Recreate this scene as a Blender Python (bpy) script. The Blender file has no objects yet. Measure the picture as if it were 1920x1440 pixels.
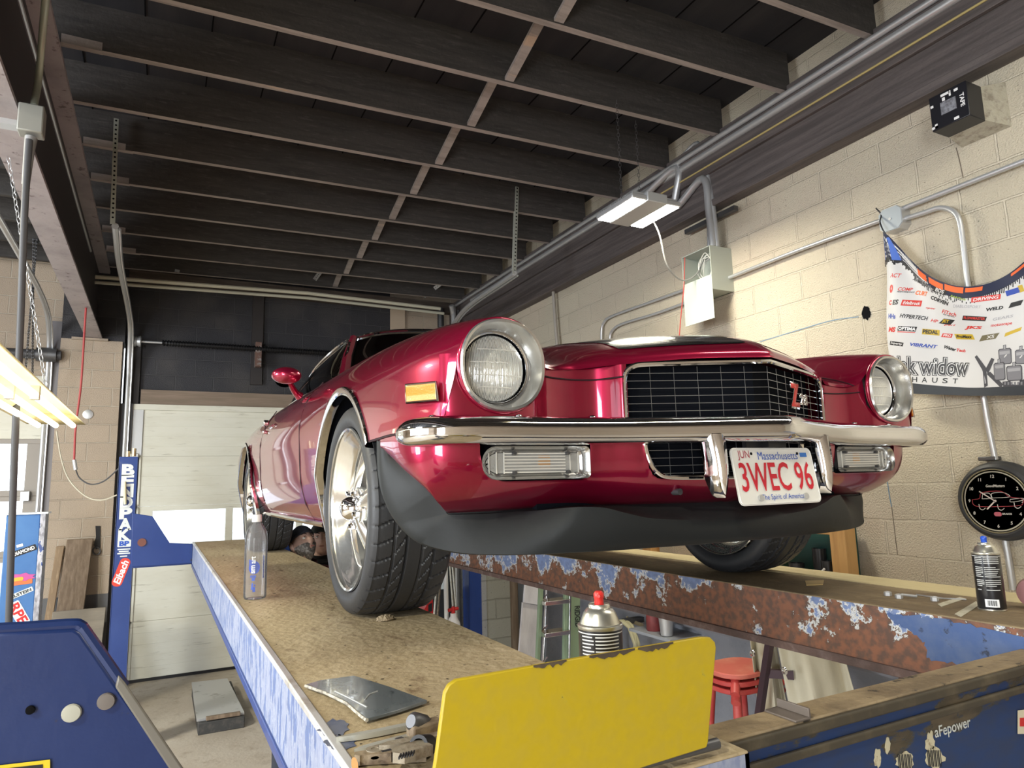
import bpy, bmesh, math, random
from mathutils import Vector, Matrix
R_ = random.Random(7)
PI = math.pi
scn = bpy.context.scene
COL = scn.collection

# ---------------------------------------------------------------- camera (at the origin; the shop floor is 2 m below the phone)
F_PX = 1275.0
yaw, pitch, roll = math.radians(27.3333), math.radians(8.4291), math.radians(-1.5679)
fwd = Vector((math.sin(yaw)*math.cos(pitch), math.cos(yaw)*math.cos(pitch), math.sin(pitch)))
rgt0 = Vector((math.cos(yaw), -math.sin(yaw), 0)); up0 = rgt0.cross(fwd)
rgt = math.cos(roll)*rgt0 + math.sin(roll)*up0
upv = -math.sin(roll)*rgt0 + math.cos(roll)*up0
cam = bpy.data.cameras.new('camera'); cam_o = bpy.data.objects.new('camera', cam); COL.objects.link(cam_o)
cam.sensor_width = 36; cam.lens = F_PX/1920*36; cam.clip_start = .02; cam.clip_end = 200
m = Matrix((( rgt.x, upv.x, -fwd.x, 0), (rgt.y, upv.y, -fwd.y, 0), (rgt.z, upv.z, -fwd.z, 0), (0, 0, 0, 1)))
cam_o.matrix_world = m
scn.camera = cam_o
def ray(u, v): return rgt*((u-960)/F_PX) - upv*((v-720)/F_PX) + fwd
def AX(u, v, X): d = ray(u, v); return d*(X/d.x)      # photo point on the plane x = X (metres)
def AY(u, v, Y): d = ray(u, v); return d*(Y/d.y)
def AZ(u, v, Z): d = ray(u, v); return d*(Z/d.z)

# ---------------------------------------------------------------- world, exposure, daylight
FLOOR = -2.0
XR, YB, YF, XL, ZC = 3.7, 8.8, -4.2, -6.5, 2.80           # right wall, back wall, front wall, left wall, deck
w = bpy.data.worlds.new('sky'); scn.world = w; w.use_nodes = True
wb = w.node_tree.nodes['Background']; wb.inputs[0].default_value = (.86, .93, 1, 1); wb.inputs[1].default_value = 2.6
scn.view_settings.view_transform = 'Standard'; scn.view_settings.look = 'None'
scn.view_settings.gamma = 1; scn.view_settings.use_curve_mapping = False
scn.view_settings.exposure = 0.35
def area(name, loc, size, power, aim, col=(1, 1, 1), spread=180):
    l = bpy.data.lights.new(name, 'AREA'); l.shape = 'RECTANGLE'; l.size, l.size_y = size; l.energy = power; l.color = col
    l.spread = math.radians(spread)
    o = bpy.data.objects.new(name, l); COL.objects.link(o); o.location = loc
    o.rotation_euler = (Vector(aim)).to_track_quat('-Z', 'Z' if abs(Vector(aim).normalized().z) < .9 else 'Y').to_euler()
    return o
DAY = (.90, .95, 1)
area('daylight_left_windows', (XL+.12, 2.0, .3), (7.0, 1.9), 800, (1, 0, -.1), DAY)      # row of windows in the left wall
area('fill_front_opening', (-3.9, YF+.15, -.1), (2.4, 2.6), 260, (0, 1, .05), DAY)        # fill light added in an unseen front opening, far left

# ---------------------------------------------------------------- mesh builder
def lerp(a, b, t): return a+(b-a)*t
def cr(p, t):                                   # Catmull-Rom through a list of vectors, t in 0..len-1
    n = len(p)-1; i = min(int(t), n-1); f = t-i
    p0 = p[max(i-1, 0)]; p1 = p[i]; p2 = p[i+1]; p3 = p[min(i+2, n)]
    if i == 0: p0 = p1*2-p2
    if i+2 > n: p3 = p2*2-p1
    return p1+(p2-p0)*(.5*f)+(p0*2-p1*5+p2*4-p3)*(.5*f*f)+(p1*3-p0-p2*3+p3)*(.5*f*f*f)
def smooth_path(pts, n=6):
    p = [Vector(q) for q in pts]; k = (len(p)-1)*n
    return [cr(p, i/n) for i in range(k+1)]
class MB:
    def __init__(s): s.v = []; s.f = []; s.m = []; s.k = 0
    def mat(s, k): s.k = k; return s
    def add(s, vs, fs):
        b = len(s.v); s.v += [Vector(q) for q in vs]
        for f in fs: s.f.append([b+i for i in f]); s.m.append(s.k)
        return s
    def box(s, lo, hi, rot=None, c=None):
        x0, y0, z0 = lo; x1, y1, z1 = hi
        vs = [Vector(q) for q in ((x0,y0,z0),(x1,y0,z0),(x1,y1,z0),(x0,y1,z0),(x0,y0,z1),(x1,y0,z1),(x1,y1,z1),(x0,y1,z1))]
        if rot is not None:
            c = Vector(c) if c is not None else sum(vs, Vector())/8
            vs = [c+rot@(q-c) for q in vs]
        return s.add(vs, [(0,3,2,1),(4,5,6,7),(0,1,5,4),(1,2,6,5),(2,3,7,6),(3,0,4,7)])
    def bar(s, a, b, w, h, up=(0, 0, 1)):       # square bar from a to b
        a, b = Vector(a), Vector(b); d = (b-a).normalized(); u = Vector(up)
        if abs(d.dot(u)) > .95: u = Vector((0, 1, 0))
        sd = d.cross(u).normalized(); u = sd.cross(d)
        o = [sd*(w/2)*i+u*(h/2)*j for i, j in ((-1,-1),(1,-1),(1,1),(-1,1))]
        return s.add([a+q for q in o]+[b+q for q in o], [(3,2,1,0),(4,5,6,7),(0,1,5,4),(1,2,6,5),(2,3,7,6),(3,0,4,7)])
    def tube(s, pts, r, n=8, closed=False, caps=True):
        p = [Vector(q) for q in pts]; L = len(p); rs = r if isinstance(r, (list, tuple)) else [r]*L
        t0 = (p[1]-p[0]).normalized(); u = t0.orthogonal().normalized(); vs = []
        for i in range(L):
            if closed: t = (p[(i+1) % L]-p[i-1]).normalized()
            else: t = (p[min(i+1, L-1)]-p[max(i-1, 0)]).normalized()
            u = (u-t*u.dot(t)); u = u.normalized() if u.length > 1e-6 else t.orthogonal().normalized()
            w_ = t.cross(u)
            vs += [p[i]+(u*math.cos(2*PI*k/n)+w_*math.sin(2*PI*k/n))*rs[i] for k in range(n)]
        fs = []
        for i in range(L if closed else L-1):
            j = (i+1) % L
            fs += [(i*n+k, i*n+(k+1) % n, j*n+(k+1) % n, j*n+k) for k in range(n)]
        if caps and not closed: fs += [tuple(range(n-1, -1, -1)), tuple((L-1)*n+k for k in range(n))]
        return s.add(vs, fs)
    def cyl(s, a, b, r, r2=None, n=20): return s.tube([a, b], [r, r if r2 is None else r2], n)
    def lathe(s, prof, o=(0, 0, 0), ax=(0, 0, 1), n=32, fn=None, cap=True):   # prof = [(radius, height)]
        ax = Vector(ax).normalized(); u = ax.orthogonal().normalized()
        if abs(ax.z) > .99: u = Vector((1, 0, 0))
        w_ = ax.cross(u); o = Vector(o); vs = []
        for j, (r, h) in enumerate(prof):
            for k in range(n):
                a = 2*PI*k/n; rr = r if fn is None else fn(r, h, a, j)
                vs.append(o+ax*h+(u*math.cos(a)+w_*math.sin(a))*rr)
        fs = []
        for j in range(len(prof)-1):
            fs += [(j*n+k, j*n+(k+1) % n, (j+1)*n+(k+1) % n, (j+1)*n+k) for k in range(n)]
        if cap and prof[0][0] > 1e-5: fs.append(tuple(range(n-1, -1, -1)))
        if cap and prof[-1][0] > 1e-5: fs.append(tuple((len(prof)-1)*n+k for k in range(n)))
        return s.add(vs, fs)
    def grid(s, rows, flip=False):              # rows of points
        nv, nu = len(rows), len(rows[0]); vs = [q for r in rows for q in r]
        fs = [(j*nu+i, j*nu+i+1, (j+1)*nu+i+1, (j+1)*nu+i) for j in range(nv-1) for i in range(nu-1)]
        if flip: fs = [f[::-1] for f in fs]
        return s.add(vs, fs)
    def prism(s, pts, d):                       # outline (3-D points, planar) pushed by vector d
        p = [Vector(q) for q in pts]; n = len(p); d = Vector(d)
        fs = [tuple(range(n-1, -1, -1)), tuple(range(n, 2*n))]+[(i, (i+1) % n, n+(i+1) % n, n+i) for i in range(n)]
        return s.add(p+[q+d for q in p], fs)
    def ball(s, c, r, n=16, m=10, sc=(1, 1, 1), rot=None):
        c = Vector(c); rows = []
        for j in range(m+1):
            a = -PI/2+PI*j/m
            row = []
            for i in range(n+1):
                b = 2*PI*i/n
                q = Vector((math.cos(a)*math.cos(b)*sc[0], math.cos(a)*math.sin(b)*sc[1], math.sin(a)*sc[2]))*r
                row.append(c+(rot@q if rot is not None else q))
            rows.append(row)
        return s.grid(rows)
def new_mesh(name, mb, mats, ang=40, merge=1e-5, recalc=True):
    me = bpy.data.meshes.new(name); me.from_pydata([tuple(q) for q in mb.v], [], mb.f)
    for mt in (mats if isinstance(mats, (list, tuple)) else [mats]): me.materials.append(mt)
    for p, k in zip(me.polygons, mb.m): p.material_index = k; p.use_smooth = True
    bm = bmesh.new(); bm.from_mesh(me)
    bmesh.ops.remove_doubles(bm, verts=bm.verts, dist=merge)
    if recalc: bmesh.ops.recalc_face_normals(bm, faces=bm.faces)
    bm.to_mesh(me); bm.free()
    if ang < 180: me.set_sharp_from_angle(angle=math.radians(ang))
    me.update(); return me
def obj(name, mb, mats, parent=None, local=False, bevel=0, ang=40, label=None, recalc=True, solid=0):
    """one mesh object; points are world metres unless local (then relative to the thing it belongs to)"""
    root = parent
    while root is not None and root.parent is not None: root = root.parent
    if root is not None and not local:
        inv = root.matrix_basis.inverted(); mb.v = [inv@q for q in mb.v]
    o = bpy.data.objects.new(name, new_mesh(name, mb, mats, ang, recalc=recalc)); COL.objects.link(o)
    if parent is not None: o.parent = parent
    if solid:
        md = o.modifiers.new('thickness', 'SOLIDIFY'); md.thickness = abs(solid); md.offset = -1 if solid > 0 else 1
    if bevel:
        md = o.modifiers.new('bevel', 'BEVEL'); md.width = bevel; md.segments = 2; md.limit_method = 'ANGLE'; md.angle_limit = math.radians(40)
    if label: o['label'] = label
    return o
def tag(o, label, cat, group=None):
    o['label'] = label; o['category'] = cat
    if group: o['group'] = group
    return o
def thing(name, label, cat, loc=(0, 0, 0), rotz=0, group=None):
    o = bpy.data.objects.new(name, None); COL.objects.link(o); o.empty_display_size = .05
    o.location = loc; o.rotation_euler = (0, 0, rotz)
    o.matrix_basis = Matrix.Translation(Vector(loc)) @ Matrix.Rotation(rotz, 4, 'Z')
    return tag(o, label, cat, group)
def struct(name, mb, mats, parent=None, **k):
    o = obj(name, mb, mats, parent, **k)
    if parent is None: o['kind'] = 'structure'
    return o
def dup(root, loc, rotz=None, label=None, name=None):
    r = root.copy(); COL.objects.link(r); r.location = loc
    if rotz is not None: r.rotation_euler = (0, 0, rotz)
    if label: r['label'] = label
    for ch in list(root.children):
        c = ch.copy(); COL.objects.link(c); c.parent = r
        for g in list(ch.children):
            d = g.copy(); COL.objects.link(d); d.parent = c
    return r
_txt = {}
def text_mb(s, size=1.0, width=None, depth=.0, bold=0.0, italic=0.0, space=1.0):
    """lettering as flat faces in the xy plane, centred; width squeezes it to a given length"""
    cu = bpy.data.curves.new('lettering', 'FONT'); cu.body = s; cu.size = 1; cu.align_x = 'CENTER'; cu.align_y = 'CENTER'
    cu.offset = bold; cu.shear = italic; cu.space_character = space; cu.resolution_u = 3; cu.extrude = 0
    o = bpy.data.objects.new('lettering', cu); COL.objects.link(o)
    dg = bpy.context.evaluated_depsgraph_get(); me = bpy.data.meshes.new_from_object(o.evaluated_get(dg))
    vs = [Vector(q.co) for q in me.vertices]; fs = [tuple(p.vertices) for p in me.polygons]
    bpy.data.objects.remove(o); bpy.data.curves.remove(cu); bpy.data.meshes.remove(me)
    mb = MB()
    if not vs: return mb
    xs = [q.x for q in vs]; ys = [q.y for q in vs]; cx, cy = (min(xs)+max(xs))/2, (min(ys)+max(ys))/2
    h = size/.72                                     # capital height -> size
    sx = h if width is None else width/max(max(xs)-min(xs), 1e-6)
    mb.add([Vector(((q.x-cx)*sx, (q.y-cy)*h if len(s) > 0 else 0, 0)) for q in vs], fs)
    return mb
def place(mb, o, ex, ey):                           # lay xy-plane points on the frame (o, ex, ey)
    o, ex, ey = Vector(o), Vector(ex).normalized(), Vector(ey).normalized(); n = ex.cross(ey)
    mb.v = [o+ex*q.x+ey*q.y+n*q.z for q in mb.v]; return mb
def rrect(w_, h, r, n=5):                           # rounded rectangle outline in xy
    out = []
    for cx, cy, a0 in ((w_/2-r, h/2-r, 0), (-w_/2+r, h/2-r, 90), (-w_/2+r, -h/2+r, 180), (w_/2-r, -h/2+r, 270)):
        for k in range(n+1):
            a = math.radians(a0+90*k/n); out.append(Vector((cx+r*math.cos(a), cy+r*math.sin(a), 0)))
    return out
def Rx(a): return Matrix.Rotation(a, 3, 'X')
def Ry(a): return Matrix.Rotation(a, 3, 'Y')
def Rz(a): return Matrix.Rotation(a, 3, 'Z')

# ---------------------------------------------------------------- materials
def mat(name, col, rough=.5, metal=0, coat=0, spec=.5, bump=None, var=None, trans=0, ior=1.45, emis=None, alpha=None, anis=0):
    """bump=(scale, strength); var=(scale, colour, low, high) mixes a second colour in by noise"""
    mt = bpy.data.materials.new(name); mt.use_nodes = True; nt = mt.node_tree; b = nt.nodes['Principled BSDF']
    b.inputs['Base Color'].default_value = (*col, 1); b.inputs['Roughness'].default_value = rough
    b.inputs['Metallic'].default_value = metal; b.inputs['Coat Weight'].default_value = coat; b.inputs['Coat Roughness'].default_value = .03
    b.inputs['Specular IOR Level'].default_value = spec; b.inputs['IOR'].default_value = ior
    b.inputs['Transmission Weight'].default_value = trans
    if emis: b.inputs['Emission Color'].default_value = (*emis[0], 1); b.inputs['Emission Strength'].default_value = emis[1]
    co = nt.nodes.new('ShaderNodeTexCoord')
    if var:
        lst = var if isinstance(var, list) else [var]; prev = None
        for sc, c2, lo, hi in lst:
            sc3 = sc if isinstance(sc, tuple) else (sc, sc, sc)
            mp = nt.nodes.new('ShaderNodeMapping'); mp.inputs['Scale'].default_value = sc3
            nz = nt.nodes.new('ShaderNodeTexNoise'); nz.inputs['Scale'].default_value = 1; nz.inputs['Detail'].default_value = 7; nz.inputs['Roughness'].default_value = .62
            rp = nt.nodes.new('ShaderNodeValToRGB'); rp.color_ramp.elements[0].position = lo; rp.color_ramp.elements[1].position = hi
            mx = nt.nodes.new('ShaderNodeMixRGB'); mx.inputs[1].default_value = (*col, 1); mx.inputs[2].default_value = (*c2, 1)
            nt.links.new(co.outputs['Object'], mp.inputs[0]); nt.links.new(mp.outputs[0], nz.inputs['Vector'])
            nt.links.new(nz.outputs['Fac'], rp.inputs[0]); nt.links.new(rp.outputs[0], mx.inputs[0])
            if prev is not None: nt.links.new(prev, mx.inputs[1])
            prev = mx.outputs[0]
        nt.links.new(prev, b.inputs['Base Color'])
    if bump:
        nz = nt.nodes.new('ShaderNodeTexNoise'); nz.inputs['Scale'].default_value = bump[0]; nz.inputs['Detail'].default_value = 4
        bp = nt.nodes.new('ShaderNodeBump'); bp.inputs['Strength'].default_value = bump[1]; bp.inputs['Distance'].default_value = .01
        nt.links.new(co.outputs['Object'], nz.inputs['Vector']); nt.links.new(nz.outputs['Fac'], bp.inputs['Height']); nt.links.new(bp.outputs[0], b.inputs['Normal'])
    return mt
def block_mat(name, col, mortar, axis='x', off=(0, 0), var=None, pits=.5, dirty=None, bw=.41, bh=.2, msize=.007, top=None):
    """painted concrete block: brick joints, pits, a soft second tone. axis 'x': wall in the y-z plane, 'y': in the x-z plane"""
    mt = bpy.data.materials.new(name); mt.use_nodes = True; nt = mt.node_tree; b = nt.nodes['Principled BSDF']; L = nt.links.new
    b.inputs['Roughness'].default_value = .62
    co = nt.nodes.new('ShaderNodeTexCoord'); sp = nt.nodes.new('ShaderNodeSeparateXYZ'); cb = nt.nodes.new('ShaderNodeCombineXYZ')
    L(co.outputs['Object'], sp.inputs[0])
    L(sp.outputs['Y' if axis == 'x' else 'X'], cb.inputs[0]); L(sp.outputs['Z'], cb.inputs[1])
    mp = nt.nodes.new('ShaderNodeMapping'); mp.inputs['Location'].default_value = (off[0], off[1], 0); L(cb.outputs[0], mp.inputs[0])
    nd = nt.nodes.new('ShaderNodeTexNoise'); nd.inputs['Scale'].default_value = 9; L(co.outputs['Object'], nd.inputs['Vector'])
    mxv = nt.nodes.new('ShaderNodeMixRGB'); mxv.blend_type = 'LINEAR_LIGHT'; mxv.inputs[0].default_value = .006; L(mp.outputs[0], mxv.inputs[1]); L(nd.outputs['Color'], mxv.inputs[2])
    br = nt.nodes.new('ShaderNodeTexBrick'); br.inputs['Scale'].default_value = 1; br.inputs['Brick Width'].default_value = bw; br.inputs['Row Height'].default_value = bh
    br.inputs['Mortar Size'].default_value = msize; br.inputs['Mortar Smooth'].default_value = .35; br.inputs['Bias'].default_value = 0
    c2 = tuple(c*.9 for c in col)
    br.inputs['Color1'].default_value = (*col, 1); br.inputs['Color2'].default_value = (*c2, 1); br.inputs['Mortar'].default_value = (*mortar, 1)
    L(mxv.outputs[0], br.inputs['Vector'])
    prev = br.outputs['Color']
    def layer(scale, c, lo, hi, detail=6, sc3=None):
        nonlocal prev
        nz = nt.nodes.new('ShaderNodeTexNoise'); nz.inputs['Scale'].default_value = scale; nz.inputs['Detail'].default_value = detail
        if sc3:
            m2 = nt.nodes.new('ShaderNodeMapping'); m2.inputs['Scale'].default_value = sc3; L(co.outputs['Object'], m2.inputs[0]); L(m2.outputs[0], nz.inputs['Vector'])
        else: L(co.outputs['Object'], nz.inputs['Vector'])
        rp = nt.nodes.new('ShaderNodeValToRGB'); rp.color_ramp.elements[0].position = lo; rp.color_ramp.elements[1].position = hi; L(nz.outputs['Fac'], rp.inputs[0])
        mx = nt.nodes.new('ShaderNodeMixRGB'); mx.inputs[2].default_value = (*c, 1); L(rp.outputs[0], mx.inputs[0]); L(prev, mx.inputs[1]); prev = mx.outputs[0]
        return nz
    if var: layer(var[0], var[1], var[2], var[3])
    if dirty: layer(*dirty)
    layer(70, tuple(c*.35 for c in col), .70, .74, 2)
    L(prev, b.inputs['Base Color'])
    n2 = nt.nodes.new('ShaderNodeTexNoise'); n2.inputs['Scale'].default_value = 110; n2.inputs['Detail'].default_value = 3; L(co.outputs['Object'], n2.inputs['Vector'])
    ma = nt.nodes.new('ShaderNodeMath'); ma.operation = 'MULTIPLY_ADD'; L(n2.outputs['Fac'], ma.inputs[0]); ma.inputs[1].default_value = pits
    iv = nt.nodes.new('ShaderNodeMath'); iv.operation = 'MULTIPLY'; iv.inputs[1].default_value = -1.0; L(br.outputs['Fac'], iv.inputs[0]); L(iv.outputs[0], ma.inputs[2])
    bp = nt.nodes.new('ShaderNodeBump'); bp.inputs['Strength'].default_value = .9; bp.inputs['Distance'].default_value = .016; L(ma.outputs[0], bp.inputs['Height']); L(bp.outputs[0], b.inputs['Normal'])
    return mt
def peel_mat(name, under, paint, lo, hi, scale, edge=(.62, .62, .6), under2=None, rough=.6, stretch=(1, 1, 1), bumpk=.4, pvar=.72, grad=0, ew=.012, gz=0, nrough=.6):
    """paint flaking off bare or rusted steel"""
    mt = bpy.data.materials.new(name); mt.use_nodes = True; nt = mt.node_tree; b = nt.nodes['Principled BSDF']; L = nt.links.new
    co = nt.nodes.new('ShaderNodeTexCoord'); mp = nt.nodes.new('ShaderNodeMapping'); mp.inputs['Scale'].default_value = stretch; L(co.outputs['Object'], mp.inputs[0])
    nz = nt.nodes.new('ShaderNodeTexNoise'); nz.inputs['Scale'].default_value = scale; nz.inputs['Detail'].default_value = 9; nz.inputs['Roughness'].default_value = nrough; L(mp.outputs[0], nz.inputs['Vector'])
    src = nz.outputs['Fac']
    if grad:                                        # more paint survives towards the far end
        sp = nt.nodes.new('ShaderNodeSeparateXYZ'); L(co.outputs['Object'], sp.inputs[0]); gm = nt.nodes.new('ShaderNodeMath'); gm.operation = 'MULTIPLY_ADD'; gm.inputs[1].default_value = grad; L(sp.outputs['Y'], gm.inputs[0]); L(src, gm.inputs[2]); src = gm.outputs[0]
        if gz: gn = nt.nodes.new('ShaderNodeMath'); gn.operation = 'MULTIPLY_ADD'; gn.inputs[1].default_value = gz; L(sp.outputs['Z'], gn.inputs[0]); L(src, gn.inputs[2]); g2 = nt.nodes.new('ShaderNodeMath'); g2.inputs[1].default_value = -gz*1.515; L(gn.outputs[0], g2.inputs[0]); src = g2.outputs[0]
    n2 = nt.nodes.new('ShaderNodeTexNoise'); n2.inputs['Scale'].default_value = scale*5; n2.inputs['Detail'].default_value = 6; L(mp.outputs[0], n2.inputs['Vector'])
    ru = nt.nodes.new('ShaderNodeMixRGB'); ru.inputs[1].default_value = (*under, 1); ru.inputs[2].default_value = (*(under2 or tuple(c*.45 for c in under)), 1)
    r2 = nt.nodes.new('ShaderNodeValToRGB'); r2.color_ramp.elements[0].position = .4; r2.color_ramp.elements[1].position = .62; L(n2.outputs['Fac'], r2.inputs[0]); L(r2.outputs[0], ru.inputs[0])
    rp = nt.nodes.new('ShaderNodeValToRGB'); e = rp.color_ramp.elements; e[0].position = lo; e[1].position = min(lo+.012, .99); L(src, rp.inputs[0])
    rq = nt.nodes.new('ShaderNodeValToRGB'); e = rq.color_ramp.elements; e[0].position = lo+ew; e[1].position = lo+ew+.018; L(src, rq.inputs[0])
    m1 = nt.nodes.new('ShaderNodeMixRGB'); L(rp.outputs[0], m1.inputs[0]); L(ru.outputs[0], m1.inputs[1]); m1.inputs[2].default_value = (*edge, 1)
    m2 = nt.nodes.new('ShaderNodeMixRGB'); L(rq.outputs[0], m2.inputs[0]); L(m1.outputs[0], m2.inputs[1])
    pv = nt.nodes.new('ShaderNodeMixRGB'); pv.inputs[1].default_value = (*paint, 1); pv.inputs[2].default_value = (*tuple(c*pvar+.01 for c in paint), 1); L(r2.outputs[0], pv.inputs[0]); L(pv.outputs[0], m2.inputs[2])
    L(m2.outputs[0], b.inputs['Base Color']); b.inputs['Roughness'].default_value = rough
    ad = nt.nodes.new('ShaderNodeMath'); ad.operation = 'MULTIPLY_ADD'; ad.inputs[1].default_value = .3; L(n2.outputs['Fac'], ad.inputs[0]); L(rp.outputs[0], ad.inputs[2])
    bp = nt.nodes.new('ShaderNodeBump'); bp.inputs['Strength'].default_value = bumpk; bp.inputs['Distance'].default_value = .004; L(ad.outputs[0], bp.inputs['Height']); L(bp.outputs[0], b.inputs['Normal'])
    return mt
def emit(name, col, st):
    mt = bpy.data.materials.new(name); mt.use_nodes = True; nt = mt.node_tree; nt.nodes.remove(nt.nodes['Principled BSDF'])
    e = nt.nodes.new('ShaderNodeEmission'); e.inputs[0].default_value = (*col, 1); e.inputs[1].default_value = st
    nt.links.new(e.outputs[0], nt.nodes['Material Output'].inputs[0]); return mt
def glass_mat(name, tint, rough=0, ior=1.5, milk=0):      # thin pane: mostly clear with a Fresnel sheen
    mt = bpy.data.materials.new(name); mt.use_nodes = True; nt = mt.node_tree; nt.nodes.remove(nt.nodes['Principled BSDF'])
    t = nt.nodes.new('ShaderNodeBsdfTransparent'); t.inputs[0].default_value = (*tint, 1); g = nt.nodes.new('ShaderNodeBsdfGlossy'); g.inputs['Roughness'].default_value = rough
    fr = nt.nodes.new('ShaderNodeFresnel'); fr.inputs[0].default_value = ior; mx = nt.nodes.new('ShaderNodeMixShader')
    tr = t.outputs[0]
    if milk:
        df = nt.nodes.new('ShaderNodeBsdfTranslucent'); d2 = nt.nodes.new('ShaderNodeBsdfDiffuse'); ml = nt.nodes.new('ShaderNodeMixShader'); ml.inputs[0].default_value = milk; m3 = nt.nodes.new('ShaderNodeMixShader')
        nt.links.new(df.outputs[0], m3.inputs[1]); nt.links.new(d2.outputs[0], m3.inputs[2]); nt.links.new(tr, ml.inputs[1]); nt.links.new(m3.outputs[0], ml.inputs[2]); tr = ml.outputs[0]
    nt.links.new(fr.outputs[0], mx.inputs[0]); nt.links.new(tr, mx.inputs[1]); nt.links.new(g.outputs[0], mx.inputs[2]); nt.links.new(mx.outputs[0], nt.nodes['Material Output'].inputs[0]); return mt
chrome = mat('chrome', (.78, .78, .80), .06, 1)
alu = mat('polished_aluminium', (.72, .72, .74), .16, 1)
galv = mat('galvanised_steel', (.56, .57, .58), .36, .6, bump=(60, .05))
steel_d = mat('dark_steel', (.12, .12, .125), .45, .7)
black = mat('black_plastic', (.012, .012, .014), .45)
rubber = mat('tyre_rubber', (.028, .029, .032), .48, spec=.55, bump=(90, .06))
white = mat('white_paint', (.78, .78, .76), .45)
blackflat = mat('matte_black', (.006, .006, .007), .9, spec=.08)
ink = mat('black_ink', (.015, .015, .018), .6)
wht_ink = mat('white_ink', (.80, .80, .80), .6)
red_ink = mat('red_ink', (.55, .02, .02), .5)
blue_ink = mat('blue_ink', (.02, .08, .42), .5)
wood_dark = mat('old_dark_wood', (.060, .045, .036), .7, var=((3, 40, 40), (.12, .095, .08), .45, .7), bump=(30, .3))
wood_mid = mat('weathered_wood', (.17, .12, .08), .7, var=((40, 40, 2.5), (.28, .21, .15), .4, .7), bump=(40, .25))
pine = mat('pine_lumber', (.52, .30, .11), .6, var=((30, 30, 3), (.38, .20, .07), .45, .7))
# ================================================================ THE ROOM
cream = block_mat('cream_painted_block', (.56, .50, .385), (.60, .54, .425), 'x', off=(.105, .055), var=(1.1, (.545, .46, .36), .45, .75), pits=.6)
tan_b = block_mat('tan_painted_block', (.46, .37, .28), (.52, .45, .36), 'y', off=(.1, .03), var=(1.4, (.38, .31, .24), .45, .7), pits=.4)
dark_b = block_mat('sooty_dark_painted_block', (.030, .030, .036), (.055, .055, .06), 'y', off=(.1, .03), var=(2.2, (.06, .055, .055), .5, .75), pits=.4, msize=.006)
grey_b = mat('grey_wall_paint', (.12, .12, .125), .6, bump=(60, .2))
conc = mat('worn_concrete', (.46, .40, .33), .62, var=[(1.2, (.54, .49, .42), .4, .7), (7, (.32, .26, .20), .52, .74), (60, (.10, .08, .06), .66, .70)], bump=(35, .25))
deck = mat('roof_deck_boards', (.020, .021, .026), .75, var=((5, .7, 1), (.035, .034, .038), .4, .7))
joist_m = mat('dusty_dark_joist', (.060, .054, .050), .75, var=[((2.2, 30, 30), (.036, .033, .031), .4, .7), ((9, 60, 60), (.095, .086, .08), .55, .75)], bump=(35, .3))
joist_b = mat('worn_lit_joist_edge', (.34, .30, .28), .7, var=[((2.0, 20, 20), (.24, .21, .195), .42, .62), ((.8, 6, 6), (.44, .33, .25), .66, .69)], bump=(40, .3))  # worn wood, made paler to stand in for light from below
MBx = MB
f = MB().box((XL-.3, YF-3, FLOOR-.1), (XR+.3, YB+2.5, FLOOR)); struct('floor', f, conc)
wr_ = struct('wall_right', MB().box((XR, YF-.2, FLOOR), (XR+.2, YB+.2, ZC+.2)), cream)
chalk = mat('blue_chalk', (.16, .26, .36), .8); crk = mat('mortar_crack', (.16, .13, .10), .9)
obj('chalk_mark', MB().tube(smooth_path([AX(1425, 641, XR), AX(1500, 618, XR), AX(1560, 601, XR), AX(1610, 594, XR)], 4), .0035, 4), chalk, wr_)
obj('chalk_mark', MB().tube(smooth_path([AX(1662, 890, XR), AX(1668, 930, XR), AX(1672, 950, XR)], 4), .003, 4), chalk, wr_)
obj('wall_crack', MB().tube(smooth_path([AX(1672, 950, XR), AX(1677, 990, XR), AX(1683, 1040, XR)], 4), .0025, 4), crk, wr_)
obj('wall_crack', MB().tube(smooth_path([AX(1793, 277, XR), AX(1799, 300, XR), AX(1806, 333, XR)], 4), .003, 4), crk, wr_)
# back wall: the block above and between the two bay doors
DX0, DX1, DZ = -.36, 3.02, 1.00                    # door behind the car
LX1, LZ = -1.10, 1.30                              # door of the bay to the left
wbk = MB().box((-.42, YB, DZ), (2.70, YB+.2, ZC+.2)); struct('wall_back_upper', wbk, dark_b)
wbk = MB().box((2.70, YB, DZ), (XR, YB+.2, ZC+.2)); wbk.box((DX1, YB, FLOOR), (XR, YB+.2, DZ))
wbk.box((XL, YB, LZ), (-1.02, YB+.2, ZC+.2)); wbk.box((XL, YB, FLOOR), (-4.6, YB+.2, LZ)); struct('wall_back', wbk, tan_b)
pier = MB().box((-1.02, YB-.20, -1.02), (-.44, YB+.2, 1.70)); struct('wall_back_pier', pier, tan_b)
struct('wall_back_pier_base', MB().box((-1.02, YB-.20, FLOOR), (-.44, YB+.2, -1.02)), grey_b)
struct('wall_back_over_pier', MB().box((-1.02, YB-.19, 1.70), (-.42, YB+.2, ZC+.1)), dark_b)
# left wall with its row of windows, front wall with an opening added for light (all behind or beside the phone)
wl = MB().box((XL-.2, YF, FLOOR), (XL, YB, -.75)); wl.box((XL-.2, YF, 1.4), (XL, YB, ZC+.2)); wl.box((XL-.2, YF, -.75), (XL, -1.5, 1.4)); wl.box((XL-.2, 5.5, -.75), (XL, YB, 1.4)); struct('wall_left', wl, tan_b)
wf = MB().box((XL, YF-.2, 1.3), (XR, YF, ZC+.2))
for a, b in ((XL, -5.2), (-2.6, XR)): wf.box((a, YF-.2, FLOOR), (b, YF, 1.3))
struct('wall_front', wf, tan_b)
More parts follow.
